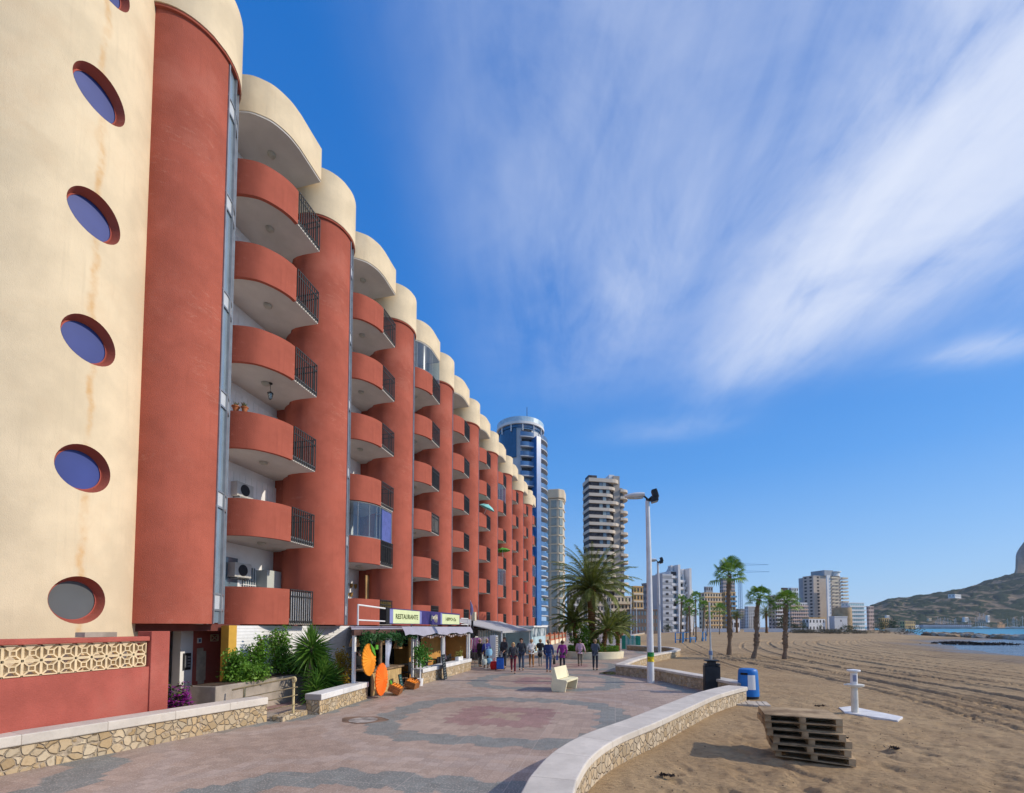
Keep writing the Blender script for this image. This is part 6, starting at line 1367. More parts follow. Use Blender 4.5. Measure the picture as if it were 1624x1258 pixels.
# slim cream tower
Y = 150.; c = pxz(881, Y); U = Y/F*1.01; Tt = top_z(881, 780, Y); st = thing('slim_tower', 'slim cream apartment tower with glazed bays right of the blue tower', 'tower', c)
w_ = 13.5*U; m = MB(); oc = [(c.x+w_*x, c.y+w_*y) for x, y in ((-1, -.5), (-.5, -1), (.5, -1), (1, -.5), (1, 1), (-1, 1))]; m.prism(oc, 0, Tt-3.2); m.build('core_wall', M('slim_tower_wall', (.60, .53, .42), .7, .06, .2, 0), st)
oc2 = [(c.x+(x-c.x)*1.18, c.y+(y-c.y)*1.18) for x, y in oc]; m = MB(); m.prism(oc2, Tt-3.1, Tt); m.build('roof_cap', FCR, st, bevel=.3)
n_ = 15; f2 = (Tt-3.4)/n_
for i in range(n_):
    z = f2*i; oc3 = [(c.x+(x-c.x)*1.10, c.y+(y-c.y)*1.10) for x, y in oc]; m = MB(); m.prism(oc3, z+f2-.35, z+f2-.02); m.build('floor_slab', FCR, st)
    for a, b_ in ((0, 1), (1, 2), (2, 3)):
        p0, p1 = Vector((*oc[a], 0)), Vector((*oc[b_], 0)); pm = (p0+p1)/2; d = (p1-p0); m = MB(); m.obox((pm.x, pm.y, z+f2*.5), (d.length*.62, .5, f2-.5), math.atan2(d.y, d.x)); m.build('window', glassmat('green_glass', (.26, .31, .30), .2) if 'green_glass' not in bpy.data.materials else bpy.data.materials['green_glass'], st)
# curved high rise
Y = 205.; def_ = None; L_ = pxz(928, Y); Rr_ = pxz(1003, Y); U = Y/F*1.0; hr_ = thing('curved_high_rise', 'tall cream and dark banded apartment tower with rounded balconies behind the date palm', 'tower', pxz(965, Y))
def xx(px): return pxz(px, Y).x
Tt = top_z(950, 762, Y); NF = 21; f3 = Tt/NF
def wing(x0, x1, y0, y1, rr_): # rounded right end
    pts = [(x0, y0)]; cy = (y0+y1)/2; ry = (y1-y0)/2
    for i in range(9): a = -PI/2+PI*i/8; pts.append((x1-rr_+rr_*math.cos(a), cy+ry*math.sin(a)))
    return pts+[(x0, y1)]
HRW = M('high_rise_band', (.62, .53, .43), .8, .06, .1, 0)
m = MB(); m.prism(wing(xx(928.5), xx(972), Y+.4, Y+8.6, 4), 0, Tt-1.2); m.build('window_wall', FDK, hr_)
m = MB(); m.box(xx(973), Y+2, 0, xx(984), Y+12, Tt+2.5); m.build('stair_core', M('high_rise_core', (.40, .35, .30), .8, .06, .1, 0), hr_)
m = MB(); m.prism(wing(xx(984), xx(997), Y+3, Y+12, 3), 0, Tt-2.6); m.build('east_wall', M('high_rise_dark_wall', (.14, .15, .17), .5, .3, .5, 0), hr_)  # dark recessed window band behind the east balconies
m = MB(); m.box(xx(967), Y+3, Tt, xx(976), Y+8, Tt+3.2); m.build('lift_house', FW, hr_)
m = MB(); m.box(xx(929), Y+1, Tt+.05, xx(943), Y+6, Tt+1.8); m.build('roof_screen', FDK, hr_)
for i in range(1, NF+1):
    z = f3*i; e = 984 if i % 3 == 0 else (974 if i % 3 == 1 else 978)
    m = MB(); m.prism(wing(xx(928), xx(e), Y-.3, Y+9, 4.3), z-1.35, z-(.0 if i < NF else -.3)); m.build('balcony_band', HRW, hr_)
    if i < NF:
        e2 = 1003 if i % 3 else 997
        m = MB(); m.prism(wing(xx(984.2), xx(e2), Y+1, Y+12.5, 3.5), z-1.6, z-.5); m.build('balcony_band', HRW, hr_)
    # windows of two glass tones between the bands
    for j, (a, b_) in enumerate(((946, 951.5), (952, 957.5), (958, 963.5))):
        if (i*7+j*3) % 5 < 3: m = MB(); m.box(xx(a), Y+.25, z-f3+.05, xx(b_), Y+.38, z-1.38); m.build('window', FGL if (i+j) % 2 else bpy.data.materials['green_glass'], hr_)
hr_.rotation_euler = (0, 0, .4); hr_.scale = (1.0, .92, 1); hr_.location.x += 1.5
# generic blocks
def block(name, lab, px0, px1, py, Y, wall, floors, cols, rot=None, depth=12., win=FDK, band=None, roof=None, cat='apartment building', z0=0, wfrac=.5, hfrac=.5, side=True, bal=False):
    rot = .5 if rot is None else rot; a, b_ = pxz(px0, Y), pxz(px1, Y); w = b_.x-a.x; zt_ = top_z((px0+px1)/2, py, Y); cc = Vector(((a.x+b_.x)/2, Y+depth/2, 0)); o = thing(name, lab, cat, cc, rot)
    if rot: depth = min(depth, w*.32); w = (w-depth*math.sin(rot))/math.cos(rot)
    m = MB(); m.box(-w/2, -depth/2, z0, w/2, depth/2, zt_); m.build('wall', wall, o, local=True)
    m = MB(); m.box(-w/2-.15, -depth/2-.15, zt_+.002, w/2+.15, depth/2+.15, zt_+.5); m.build('roof', roof or wall, o, local=True)
    fh = (zt_-z0)/floors
    wi = None
    for i in range(floors):
        z = z0+fh*i
        if band: m = MB(); m.box(-w/2-.02, -depth/2-(1.1 if bal else .25), z+fh*.02, w/2+.02, -depth/2-.003, z+fh*(.38 if bal else .25)); m.build('balcony' if bal else 'band', band, o, local=True)
        for j in range(cols):
            if wi is None:
                m = MB(); m.box(-w/cols*wfrac/2, -.06, 0, w/cols*wfrac/2, .12, fh*hfrac); wi = m.build('window', win, o, local=True); c_ = wi
            else: c_ = wi.copy(); COL.objects.link(c_); c_.parent = o
            c_.location = (-w/2+w/cols*(j+.5), -depth/2, z+fh*.40)
    if side:
        nn = max(2, int(depth/4)); wi2 = None
        for i in range(floors):
            for j in range(nn):
                if wi2 is None: m = MB(); m.box(-.06, -depth/nn*.22, 0, .06, depth/nn*.22, fh*hfrac); wi2 = m.build('window', win, o, local=True); c_ = wi2
                else: c_ = wi2.copy(); COL.objects.link(c_); c_.parent = o
                c_.location = (-w/2, -depth/2+depth/nn*(j+.5), z0+fh*i+fh*.40)
    return o, w, zt_
block('apartment_house', 'pale grey and white apartment house behind the left fronds of the date palm', 897, 928, 928, 190, M('far_sand', (.48, .44, .38), .8, .08, .1, 0), 7, 5, depth=14, band=FW)
block('apartment_house', 'low cream apartment block directly behind the date palm crown', 925, 962, 938, 170, FBG, 6, 6, depth=14, band=FCR)
block('apartment_house', 'beige terraced apartment house below the curved high rise', 962, 1003, 946, 180, FCR, 5, 6, depth=12, band=FCR, bal=True)
block('apartment_house', 'narrow ochre cream house with small balconies left of the tall lamp post', 1003, 1022, 930, 175, FOC, 6, 3, depth=10, band=FCR)
block('apartment_house', 'grey apartment block behind the tall lamp post', 1020, 1049, 925, 215, FGR, 8, 5, depth=14, band=FGR)
block('apartment_house', 'dark brown low building behind the lamp posts', 995, 1046, 968, 160, M('far_brown', (.16, .12, .10), .8, .1, .1, 0), 3, 9, depth=10, win=FGL)
# white stepped building
Y = 215.; wb = thing('white_apartments', 'white stepped apartment building with tall roof fins beyond the beach palms', 'apartment building', pxz(1080, Y)); X_ = lambda px: pxz(px, Y).x; Z_ = lambda py: top_z(1080, py, Y)
GRS = M('far_white_in_shade', (.52, .53, .56), .8, .05, .1, 0)  # white walls turned from the sun, their shade put into the grey
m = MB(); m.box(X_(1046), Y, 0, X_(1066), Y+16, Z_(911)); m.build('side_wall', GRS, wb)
for i in range(9): m = MB(); z = Z_(911)*(i+.5)/9.2; m.box(X_(1046)-.1, Y-.15, z, X_(1066)+.1, Y-.01, z+Z_(911)/22); m.build('grey_stripe', FGR, wb)
for i in range(8):
    for j in (0, 1): m = MB(); z = Z_(911)*(i+.6)/9.2; x = X_(1052+j*2.5); m.box(x, Y-.25, z+.6, x+.55, Y-.16, z+1.6); m.build('window', FDK, wb)
steps = [(1062, 1078, 906), (1078, 1092, 913), (1092, 1104, 919), (1104, 1112, 934)]
for k_, (a, b_, py) in enumerate(steps):
    z1 = Z_(py); m = MB(); m.box(X_(a)+.01, Y+1.2+k_*.6, 0, X_(b_), Y+15, z1); m.build('wall', FW, wb)
    n_ = int(z1/3.1)
    for i in range(n_):
        z = z1*i/n_; m = MB(); m.box(X_(a)+.3, Y-.2+k_*.6, z+.2, X_(b_)-.2, Y+1.19+k_*.6, z+1.3); m.build('balcony', FW, wb)
        m = MB(); m.box(X_(a)+.8, Y+1.0+k_*.6, z+1.32, X_(b_)-1.0, Y+1.19+k_*.6, z+z1/n_-.25); m.build('window', FDK if (i+k_) % 2 else FGL, wb)
for a, b_, py, pl in ((1069, 1079, 896, 1056), (1091, 1101, 901, 1083)):
    z1 = Z_(py); z0 = Z_(915); m = MB(); m.box(X_(a), Y+3, z0-12, X_(b_)-1.6, Y+6, z1); m.build('roof_fin', FW, wb); m = MB(); m.box(X_(b_)-1.2, Y-.8, 0, X_(b_), Y+6, z1); m.build('roof_fin', FW, wb)
    m = MB(); m.add([(X_(pl), Y+4, z0-1), (X_(a)-.01, Y+4, z0-1), (X_(a)-.01, Y+4, z1-.5), (X_(pl), Y+5.5, z0-1), (X_(a)-.01, Y+5.5, z0-1), (X_(a)-.01, Y+5.5, z1-.5)], [(0, 1, 2), (5, 4, 3), (0, 2, 5, 3), (0, 3, 4, 1), (1, 4, 5, 2)]); m.build('sloping_wall', GRS, wb)
wb.rotation_euler = (0, 0, .5); wb.scale = (1.0, .8, 1)
block('apartment_building', 'ochre topped apartment block with blue balconies behind the tallest beach palm', 1113, 1160, 940, 300, FCR, 8, 8, depth=20, band=FOC, roof=FOC)
block('apartment_building', 'narrow cream building with pale blue glass balconies right of the tallest beach palm', 1151, 1174, 939, 285, FOC, 8, 3, depth=16, band=FGB2, bal=True)
block('apartment_tower', 'distant grey brown tower behind the ochre topped block', 1146, 1172, 917, 460, FGR, 14, 6, depth=20, band=FPK, cat='tower')
block('apartment_building', 'small dark flat topped building above the ochre topped block', 1121, 1136, 930, 420, FGR, 8, 3, depth=20)
block('apartment_building', 'distant white block behind the leaning beach palm', 1186, 1212, 962, 430, FW, 7, 6, depth=20, band=FGR)
block('apartment_building', 'hazy grey blocks low between two beach palms', 1170, 1192, 966, 520, FGR, 8, 6, depth=20, band=FPK)
block('apartment_building', 'pink and white terraced apartments left of the beige tower', 1228, 1276, 944, 340, FPK, 9, 9, depth=26, band=FW, bal=True)
block('apartment_building', 'lower white and pink balcony block below the beige tower', 1252, 1294, 956, 320, FW, 8, 8, depth=22, band=FPK, bal=True)
block('apartment_tower', 'dark brown tower top peeping above the pink apartments', 1245, 1257, 932, 520, M('far_dark_brown', (.10, .07, .06), .8, .1, .1, 0), 10, 2, depth=18, cat='tower')
block('apartment_tower', 'pale tower top beside the dark brown one above the pink apartments', 1257, 1274, 932, 525, FW, 10, 4, depth=18, cat='tower')
# beige tower in three slabs
o, w, z = block('beige_tower', 'large beige apartment tower, the tallest on the far shore', 1283, 1350, 913, 400, FBG, 16, 3, depth=24, cat='tower', win=FDK, wfrac=.22)
m = MB(); m.box(-w/2+.5, 12.2-12, 0, -w/2+4.3, 9, z-.5); m.build('shaded_wing', FGR, o, local=True); m = MB(); m.box(-w/2+4, -12.8, 0, -w/2+7.5, -12.05, z); m.build('white_strip', FW, o, local=True)  # wing's grey stands in for shade on the tower's left side
for i in range(16):
    for xa, xb in ((-w/2+8, -w/2+15), (-w/2+19, -w/2+25)): m = MB(); zz = z*i/16; m.box(xa, -13.6, zz+.3, xb, -12.05, zz+1.4); m.build('balcony', FCR, o, local=True)
    m = MB(); m.box(w/2+.02, -10, z*i/16+.4, w/2+1.2, 8, z*i/16+1.3); m.build('balcony', FW, o, local=True)
m = MB(); m.box(-4, -6, z+.52, 5, 6, z+5); m.build('roof_house', FGR, o, local=True); m = MB(); m.lathe([(0, z+.52), (5, z+.52), (5, z+3.6), (6, z+3.7), (6, z+4.4), (0, z+4.4)], (9, -2), 20); m.build('roof_drum', FW, o, local=True)
block('apartment_building', 'white block with glass balconies at the right end of the far shore', 1346, 1387, 956, 330, FW, 7, 7, depth=20, band=FW, bal=True, win=glassmat('balcony_green_glass', (.28, .42, .44), .2), wfrac=.8)
block('apartment_building', 'small pinkish building at the foot of the hill', 1384, 1397, 962, 380, FPK, 6, 3, depth=16)
block('house', 'white two storey house with arches near the round tower', 1280, 1320, 981, 235, FW, 2, 5, depth=12, roof=FOC, cat='house', wfrac=.35, hfrac=.4)
block('house', 'plain white house block with one small window beside the round tower', 1322, 1354, 979, 240, GRS, 2, 1, depth=10, cat='house', wfrac=.07, hfrac=.25, side=False)
c = pxz(1336, 250); o = thing('round_tower', 'short round tan stone tower between the white houses', 'tower', c); m = MB(); m.lathe([(4.0, 0), (4.0, 7), (3.9, top_z(1336, 964, 250)), (3.4, top_z(1336, 964, 250)), (3.4, top_z(1336, 964, 250)-1), (0, top_z(1336, 964, 250)-1)], n=28); m.build('wall', M('tan_stone', (.44, .31, .18), .9, .15, .3, 0), o, local=True, smooth=.6)
block('pavilion', 'tiny white arched pavilion below the cream building', 1162, 1176, 984, 225, FW, 1, 2, depth=5, cat='pavilion', hfrac=.4)
block('house', 'small sand coloured villa at the foot of the hill', 1400, 1418, 981, 420, FOC, 2, 3, depth=12, cat='house'); block('house', 'orange stone villa among trees near the harbour', 1432, 1460, 986, 560, FOC, 2, 5, depth=14, cat='house')
for x0, x1, Y, lab in ((1050, 1165, 222, 'long low white wall behind the beach palms'), (1180, 1280, 228, 'low white wall between beach and white house'), (1404, 1436, 300, 'long cream wall where the beach ends near the sea')):
    a, b_ = pxz(x0, Y), pxz(x1, Y); o = thing('white_wall', lab, 'wall', (a+b_)/2); m = MB(); m.box(a.x, Y-.2, -.4, b_.x, Y+.2, 1.5); m.build('wall', FW if x0 < 1400 else FCR, o); m = MB(); m.box(a.x-.05, Y-.3, 1.502, b_.x+.05, Y+.3, 1.65); m.build('coping', FW, o)
for px, py0, py1, x0, x1, Y, lab in ((1173.5, 992, 897, 1150, 1221, 500, 'distant blue tower crane with its jib to the right, the higher one'), (1177, 992, 908, 1160, 1222, 540, 'distant blue tower crane with its jib to the right, the lower one')):
    a = pxz(px, Y); zt_ = top_z(px, py1, Y); o = thing('tower_crane', lab, 'crane', a, 0, 'tower cranes beyond the town'); CRB = wm('crane_blue', (.10, .22, .45))
    m = MB()
    for s in (-1, 1):
        for q in (-1, 1): m.tube([(s*.7, q*.7, 0), (s*.7, q*.7, zt_)], .12, 4)
    for i in range(int(zt_/3)): m.tube([(-.7, -.7, 3*i), (.7, -.7, 3*i+3)], .09, 4)
    m.build('mast', CRB, o, local=True); m = MB(); e = pxz(x1, Y).x-a.x; b_ = pxz(x0, Y).x-a.x
    m.tube([(b_*.6, 0, zt_), (e, 0, zt_)], .14, 4); m.tube([(0, 0, zt_+2.2), (e, 0, zt_+.2)], .09, 4)
    for i in range(14): x = e*i/14; m.tube([(x, 0, zt_), (x+e/28, 0, zt_+2.2*(1-i/14))], .07, 4)
    m.build('jib', CRB, o, local=True)
# trees and dune scrub
def far_tree(px, py0, py1, Y, wpx, lab, seed, mat=HG, group=None, cat='tree'):
    a = pxz(px, Y); zt_ = top_z(px, py1, Y); w = wpx/F*Y; z0 = -.1; rr = random.Random(seed); o = thing('leafy_tree', lab, cat, a, 0, group); m = MB(); m.tube([(0, 0, z0), (0, 0, zt_*.55)], [w*.05, w*.03], 6); m.build('trunk', TRW, o, local=True)
    m = bush_mesh(w*.42, w*.42, zt_, 900, w*.025, w*.055, seed, 16); m.build('crown', mat, o, local=True); return o
DKG = leafmat('leaf_dark', [(.015, .035, .012), (.03, .06, .02), (.06, .10, .03)]); SCR = leafmat('leaf_scrub', [(.05, .05, .03), (.10, .09, .05), (.16, .13, .08)])
for i, (px, py1, Y, w, lab) in enumerate(((1240, 978, 250, 26, 'dark green round tree behind the right beach palm'), (1262, 986, 236, 20, 'dark bush left of the white house with arches'), (1275, 988, 232, 12, 'small tree before the white house with arches'), (1302, 990, 226, 8, 'little palm like bush in front of the white house'), (1346, 991, 225, 18, 'green bush in front of the plain white house'), (1060, 989, 210, 14, 'dark hedge bush at the foot of the white stepped building'), (1395, 985, 300, 14, 'yellow green tree at the foot of the hill'), (1412, 984, 420, 22, 'green trees around the sand coloured villa'), (905, 985, 110, 30, 'green bushes between the shops and the date palm'), (880, 984, 90, 20, 'reddish brown hedge at the end of the red building'))):
    far_tree(px, 1000, py1, Y, w, lab, 70+i, SCR if 'brown' in lab else DKG)
Rs = random.Random(12); sb = bush_mesh(1, 1, 1, 420, .05, .12, 77, 12).mesh('dune_scrub')
sb.materials.append(SCR)
for i in range(26):
    px = 1262+Rs.random()*140; Y = Rs.uniform(175, 215); a = pxz(px, Y); o = bpy.data.objects.new('dune_scrub', sb); COL.objects.link(o); o.location = (a.x, a.y, -.1); s = Rs.uniform(1.8, 3.2); o.scale = (s*1.3, s, s*.55); o.rotation_euler = (0, 0, Rs.random()*6); o['px'] = px; tag(o, 'dune scrub', 'scrub', 'dune scrub at the back of the beach')
for i, o in enumerate(sorted([o for o in bpy.data.objects if o.name.startswith('dune_scrub')], key=lambda o: o['px'])): o['label'] = 'grey green dune scrub at the back of the beach, %s from the left' % ORD[i]; del o['px']
a = pxz(1458, 205); o = bpy.data.objects.new('dune_scrub', sb); COL.objects.link(o); o.location = (a.x-4, a.y, -.4); o.scale = (5, 4, 2.4); tag(o, 'large dark brown scrub mound at the sea end of the beach', 'scrub')
# breakwater rocks
RK = [M('rock_%s' % n, c, .95, .25, .6, .8, 3) for n, c in (('tan', (.38, .26, .15)), ('brown', (.22, .14, .09)), ('pale', (.46, .38, .29)))]
rm = []
for v in range(4):
    bm = bmesh.new(); bmesh.ops.create_icosphere(bm, subdivisions=2, radius=1)
    rr = random.Random(v)
    for p in bm.verts: p.co *= 1+rr.uniform(-.24, .2); p.co.z *= .7
    me = bpy.data.meshes.new('boulder'); bm.to_mesh(me); bm.free(); rm.append(me)
P0 = [(97, 118), (98, 135), (103, 155), (107, 170), (111, 186), (115, 200)]; Rr2 = random.Random(6)
for i in range(78):
    t = i/78*5; j = min(int(t), 4); f = t-j; x = P0[j][0]*(1-f)+P0[j+1][0]*f; y = P0[j][1]*(1-f)+P0[j+1][1]*f
    me = rm[i % 4].copy(); me.materials.append(RK[Rr2.choice((0, 0, 1, 2))]); o = bpy.data.objects.new('boulder', me); COL.objects.link(o); s = Rr2.uniform(.8, 1.7); o.location = (x+Rr2.uniform(-2, 2.2), y+Rr2.uniform(-1.5, 1.5), -.75+Rr2.uniform(0, .45)); o.scale = (s*1.3, s, s*.85); o.rotation_euler = (Rr2.uniform(-.3, .3), Rr2.uniform(-.3, .3), Rr2.random()*6)
    tag(o, 'boulder of the breakwater along the sea, %s from its near right end' % ORD[i], 'boulder', 'boulders of the breakwater')
for i, (px, py) in enumerate(((1476, 1006.5), (1488, 1007), (1500, 1008), (1513, 1009))):
    q = gz(px, py, -.5); me = rm[i % 4].copy(); me.materials.append(RK[i % 3]); o = bpy.data.objects.new('boulder', me); COL.objects.link(o); o.location = q; o.scale = (2.4, 1.5, 1.1); tag(o, 'boulder at the left end of the breakwater, %s from the scrub mound' % ORD[i], 'boulder', 'boulders of the breakwater')
m = MB(); m.prism([(98+1.6*math.cos(t)*5.0, 92+4*math.sin(t)) for t in np.linspace(0, 6.28, 14)[:-1]], -.9, -.70)
# harbour: quay, long shed, orange building, boats with masts
Yq = 800.; a, b_ = pxz(1436, Yq), pxz(1760, Yq)
o = thing('quay', 'long pale harbour quay across the turquoise water', 'quay', (a+b_)/2); m = MB(); m.box(a.x, Yq, -1.5, b_.x+200, Yq+40, 1.2); m.build('quay_wall', M('quay_stone', (.42, .38, .33), .9, .2, .05, 0), o)
block('harbour_shed', 'long low harbour building with dark red roof behind the quay', 1464, 1541, 991, 812, FGR, 1, 24, depth=16, rot=0., cat='shed', roof=M('far_red_roof', (.16, .06, .06), .8, .1, .05, 0), win=FW, z0=1.2, side=False)
block('harbour_building', 'orange harbour building at the water edge below the rock', 1579, 1602, 991, 806, M('far_orange', (.62, .36, .18), .8, .06, .05, 0), 2, 5, depth=14, cat='building', z0=1.2, side=False); 
block('harbour_building', 'small upper storey block on the orange harbour building', 1585, 1594, 987, 812, M('far_orange2', (.60, .34, .17), .8, .06, .05, 0), 1, 2, depth=8, cat='building', z0=7, side=False)
block('house', 'low white building at the left end of the quay', 1443, 1462, 992, 790, FW, 1, 4, depth=10, cat='building', z0=0, side=False)
for i, (px, w_) in enumerate(((1542, 9), (1606, 6), (1613, 5), (1620, 6))): pass
HU = M('boat_hull', (.7, .7, .72), .4, .05, 1, 0); MS = M('mast_metal', (.62, .63, .66), .5, .05, 1, 0)
hull = MB(); L = 5.5
for s, z in ((1, 1.1), (.72, 0)):
    hull.v += [(x*s if abs(x) > 1 else x, y*s, z) for x, y in ((-L, -1.2), (0, -1.7), (L*.6, -1.2), (L*1.1, 0), (L*.6, 1.2), (0, 1.7), (-L, 1.2))]
hull.f = [tuple(range(7)), tuple(range(7, 14))[::-1]]+[((i+1) % 7, i, 7+i, 7+(i+1) % 7) for i in range(7)]; hull.mi = [0]*len(hull.f)
bt0 = thing('sailing_boat', 'boat', 'boat', (0, 0, -.8), 0, 'sailing boats moored in the harbour'); hull.build('hull', HU, bt0, local=True); m = MB(); m.box(-2, -.9, 1.101, 2.2, .9, 1.7); m.build('cabin', FW, bt0, local=True, bevel=.1)
m = MB(); m.tube([(.8, 0, 1.1), (.8, 0, 15.5)], [.16, .12], 6); m.tube([(.8, 0, 15.3), (L, 0, 1.2)], .05, 4); m.tube([(.8, 0, 15.3), (-L+.3, 0, 1.2)], .05, 4); m.tube([(.8, -1.2, 9), (.8, 1.2, 9)], .07, 4); m.build('mast', MS, bt0, local=True)
ms = [1484, 1487, 1491, 1496, 1498, 1503, 1507, 1513, 1515.5, 1525, 1535.5, 1538, 1547, 1551, 1554, 1557, 1560, 1563, 1597.5, 1606, 1608, 1612, 1621]
Rm = random.Random(2)
for i, px in enumerate(ms):
    b = bt0 if i == 0 else copy_tree(bt0); q = pxz(px, Rm.uniform(845, 880)); b.location = (q.x, q.y, -.8+1.5); b.rotation_euler = (0, 0, Rm.uniform(-.4, .4)); s = Rm.uniform(.75, 1.25) if px not in (1554, 1560) else 1.5; b.scale = (1, 1, s)
    side_ = 'behind the red roofed shed' if px < 1541 else ('between shed and orange building' if px < 1580 else 'right of the orange building')
    b['label'] = 'sailing boat %s, %s mast from the left' % (side_, ORD[i])
# hill with the rock
def hill():
    na, nr = 520, 150; px = np.linspace(1380, 2300, na); az = -YAW+np.arctan((px-CX)/F); rr_ = np.linspace(0, 1, nr)
    pr = [(1380, 965), (1394, 958), (1409, 953), (1430, 952), (1451, 950), (1474, 947), (1498, 943), (1522, 938), (1552, 928), (1575, 922), (1600, 916), (1614, 912.5), (1660, 900), (1720, 890), (1850, 900), (2000, 930), (2300, 985)]
    py = np.interp(px, [p[0] for p in pr], [p[1] for p in pr]); D = 1350.
    hr = (HY-py)/F*D*np.cos(np.arctan((px-CX)/F))/np.cos(np.arctan((px-CX)/F))
    A, T = np.meshgrid(az, rr_, indexing='ij'); r0 = 905+0*A; dist = (r0+(T*700))/np.cos(np.arctan((np.tan(A+YAW))))
    fhd = 905+T*700; X = fhd*(AX[0]+RT[0]*np.tan(A+YAW)); Y_ = fhd*(AX[1]+RT[1]*np.tan(A+YAW))
    prof = np.where(T < .64, np.sin(np.clip(T/.64, 0, 1)*PI/2)**1.15, np.cos(np.clip((T-.64)/.36, 0, 1)*PI/2)**.8)
    Z = prof*hr[:, None]*1.0
    n = 14*(vnoise(X, Y_, .012, 3)-.5)+8*(vnoise(X, Y_, .03, 4)-.5)+4*(vnoise(X, Y_, .075, 5)-.5)
    veg = np.clip(vnoise(X, Y_, .04, 6)*1.7-.30, 0, 1)*np.clip(vnoise(X, Y_, .13, 7)*2.2-.5, 0, 1)
    Z = Z+n*np.clip(prof*1.4, 0, 1)*np.clip(hr[:, None]/60, .1, 1)+veg*4.5*np.clip(prof*3, 0, 1)
    Z = np.maximum(Z, -2)*(1-0)+.8*(Z > -5)
    # the rock wall
    m_ = np.clip((px[:, None]-1613)/3.0, 0, 1)*np.clip((T-.52)/.02, 0, 1)*np.clip((.92-T)/.1, 0, 1)
    pk = np.interp(px, [1613, 1616, 1624, 1640, 1690, 1800, 1900, 1960], [895, 880, 869, 850, 820, 800, 850, 930])
    Zr = (HY-pk[:, None])/F*(905+.56*700)+18*(vnoise(X, Y_, .02, 9)-.5)+9*(vnoise(X, Y_, .06, 10)-.5)
    rock = m_*(Zr > Z); Z = Z*(1-rock)+Zr*rock
    me = bpy.data.meshes.new('hill'); me.vertices.add(na*nr); me.vertices.foreach_set('co', np.stack([X, Y_, Z], -1).astype(np.float32).ravel())
    i = np.arange(na-1)[:, None]*nr+np.arange(nr-1)[None, :]; q = np.stack([i, i+nr, i+nr+1, i+1], -1).reshape(-1, 4)
    me.loops.add(q.size); me.loops.foreach_set('vertex_index', q.ravel().astype(np.int32)); me.polygons.add(len(q)); me.polygons.foreach_set('loop_start', (np.arange(len(q))*4).astype(np.int32))
    for nm, v in (('veg', veg), ('rock', rock)): at = me.attributes.new(nm, 'FLOAT', 'POINT'); at.data.foreach_set('value', v.astype(np.float32).ravel())
    me.update(); me.validate(); return me
m, t, b = newmat('scrub_hillside'); co = t.node('ShaderNodeTexCoord').outputs['Object']; n1 = t.noise(co, .012, 6, .65); n2 = t.noise(co, .06, 5, .7); x, y, z = t.sep(co)
c_ = t.mix(t.smooth(n2, .35, .65), (.13, .105, .07, 1), (.30, .22, .145, 1)); at = t.node('ShaderNodeAttribute'); at.attribute_name = 'veg'
c_ = t.mix(t.smooth(at.outputs['Fac'], .02, .3), c_, (.045, .06, .035, 1))
ter = t.m('MULTIPLY', t.smooth(t.noise(t.mapv(co, (.3, .3, 3.2)), .03, 4, .6), .62, .68), t.smooth(n1, .45, .6)); c_ = t.mix(t.m('MULTIPLY', ter, .9), c_, (.50, .36, .21, 1))
ar = t.node('ShaderNodeAttribute'); ar.attribute_name = 'rock'; c_ = t.mix(ar.outputs['Fac'], c_, t.mix(t.smooth(t.noise(t.mapv(co, (1, 1, .4)), .06, 6, .7), .3, .7), (.12, .12, .13, 1), (.27, .25, .24, 1)))
t.put(b.inputs['Base Color'], c_); b.inputs['Roughness'].default_value = 1; b.inputs['Specular IOR Level'].default_value = 0
bn = t.node('ShaderNodeBump'); bn.inputs['Strength'].default_value = 1; bn.inputs['Distance'].default_value = 4; t.put(bn.inputs['Height'], n2); t.L.new(bn.outputs[0], b.inputs['Normal'])
hm = hill(); hm.materials.append(m); ho = bpy.data.objects.new('hill', hm); COL.objects.link(ho); tag(ho, kind='structure')
block('hill_house', 'long white house high on the ridge of the hill', 1505, 1535, 943, 1200, FW, 1, 6, depth=14, cat='house', z0=66, win=FGR, rot=.75)
for a, b, py, z0, lab in ((1405, 1414, 976, 10, 'small white house low on the hillside behind the sand coloured villa'), (1472, 1481, 981, 6, 'pale house at the hill foot left of the boat masts'), (1528, 1540, 979, 8, 'white house on the lower slope behind the long shed'), (1566, 1574, 976, 8, 'small white house on the slope above the orange building')): block('hillside_house', lab, a, b, py, 1130, FW if 'white' in lab else FCR, 1, 3, depth=9, cat='house', z0=z0, rot=.6, side=False, roof=FOC)
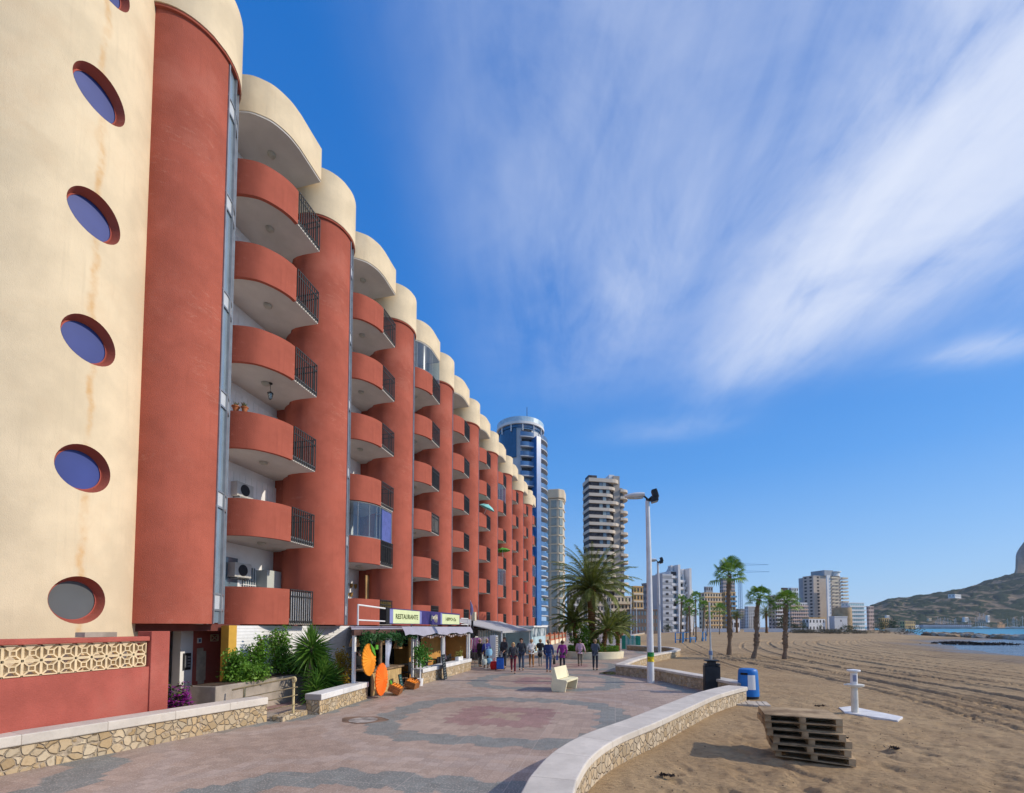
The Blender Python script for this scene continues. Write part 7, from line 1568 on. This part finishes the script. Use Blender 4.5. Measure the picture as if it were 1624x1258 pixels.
# ------------------------------------------------------------------ litter of pebbles and weed on the sand
Rq = random.Random(31); m = MB()
for i in range(900):
    a = math.radians(Rq.uniform(-2, 34)); r = 6+34*Rq.random()**1.3; x, y = r*math.sin(a), r*math.cos(a)
    if x < float(edge_x(np.array([y]))[0])+1.0 or (2.2 < x < 4.6 and 8.3 < y < 10.5): continue
    s = Rq.uniform(.006, .02); z = .004; m.add([(x-s, y, z), (x, y-s*.8, z), (x+s, y, z), (x, y+s, z), (x, y, z+s*.9)], [(0, 1, 4), (1, 2, 4), (2, 3, 4), (3, 0, 4)])
tag(m.build('pebbles', M('pebble_shell', (.40, .33, .25), .8, .5, 9, 0, hue=(.12, .08, .05))), kind='stuff')
for i, (px, py, w, lab) in enumerate(((1560, 1023, 4.5, 'dark seaweed bank lying in the shallow water'), (1520, 1021, 3.0, 'smaller dark seaweed bank at the left end of the shallow water'))):
    q = gz(px, py, -.78); m = bush_mesh(w, .8, .35, 900, .12, .28, 90+i, 22); o = m.build('seaweed', M('seaweed_%d' % i, (.05, .035, .03), .8, .3, 2, 0), None, local=True); o.location = q; tag(o, lab, 'seaweed')
for i, (px, py) in enumerate(((1303, 1120), (1340, 1172), (1415, 1187), (1060, 1232))):
    q = gz(px, py); m = bush_mesh(.12, .07, .03, 90, .015, .04, 95+i, 2); o = m.build('dry_seaweed', bpy.data.materials['seaweed_0'], None, local=True); o.location = q; tag(o, 'small clump of dark dry seaweed on the sand, %s' % ('behind the pallets', 'just right of the pallets', 'farther right of the pallets', 'at the foot of the curved wall')[i], 'seaweed')
# ------------------------------------------------------------------ haze
hz = MB(); hz.box(-900, -300, -3.2, 1900, 2300, 330); hm_ = bpy.data.materials.new('haze'); hm_.use_nodes = True; _t = NT(hm_.node_tree); _t.N.clear()
_pv = _t.node('ShaderNodeVolumePrincipled'); _pv.inputs['Color'].default_value = (.75, .85, 1, 1); _pv.inputs['Density'].default_value = .00008; _pv.inputs['Anisotropy'].default_value = .3
_o = _t.node('ShaderNodeOutputMaterial'); _t.L.new(_pv.outputs[0], _o.inputs['Volume'])
tag(hz.build('haze', hm_), kind='stuff')
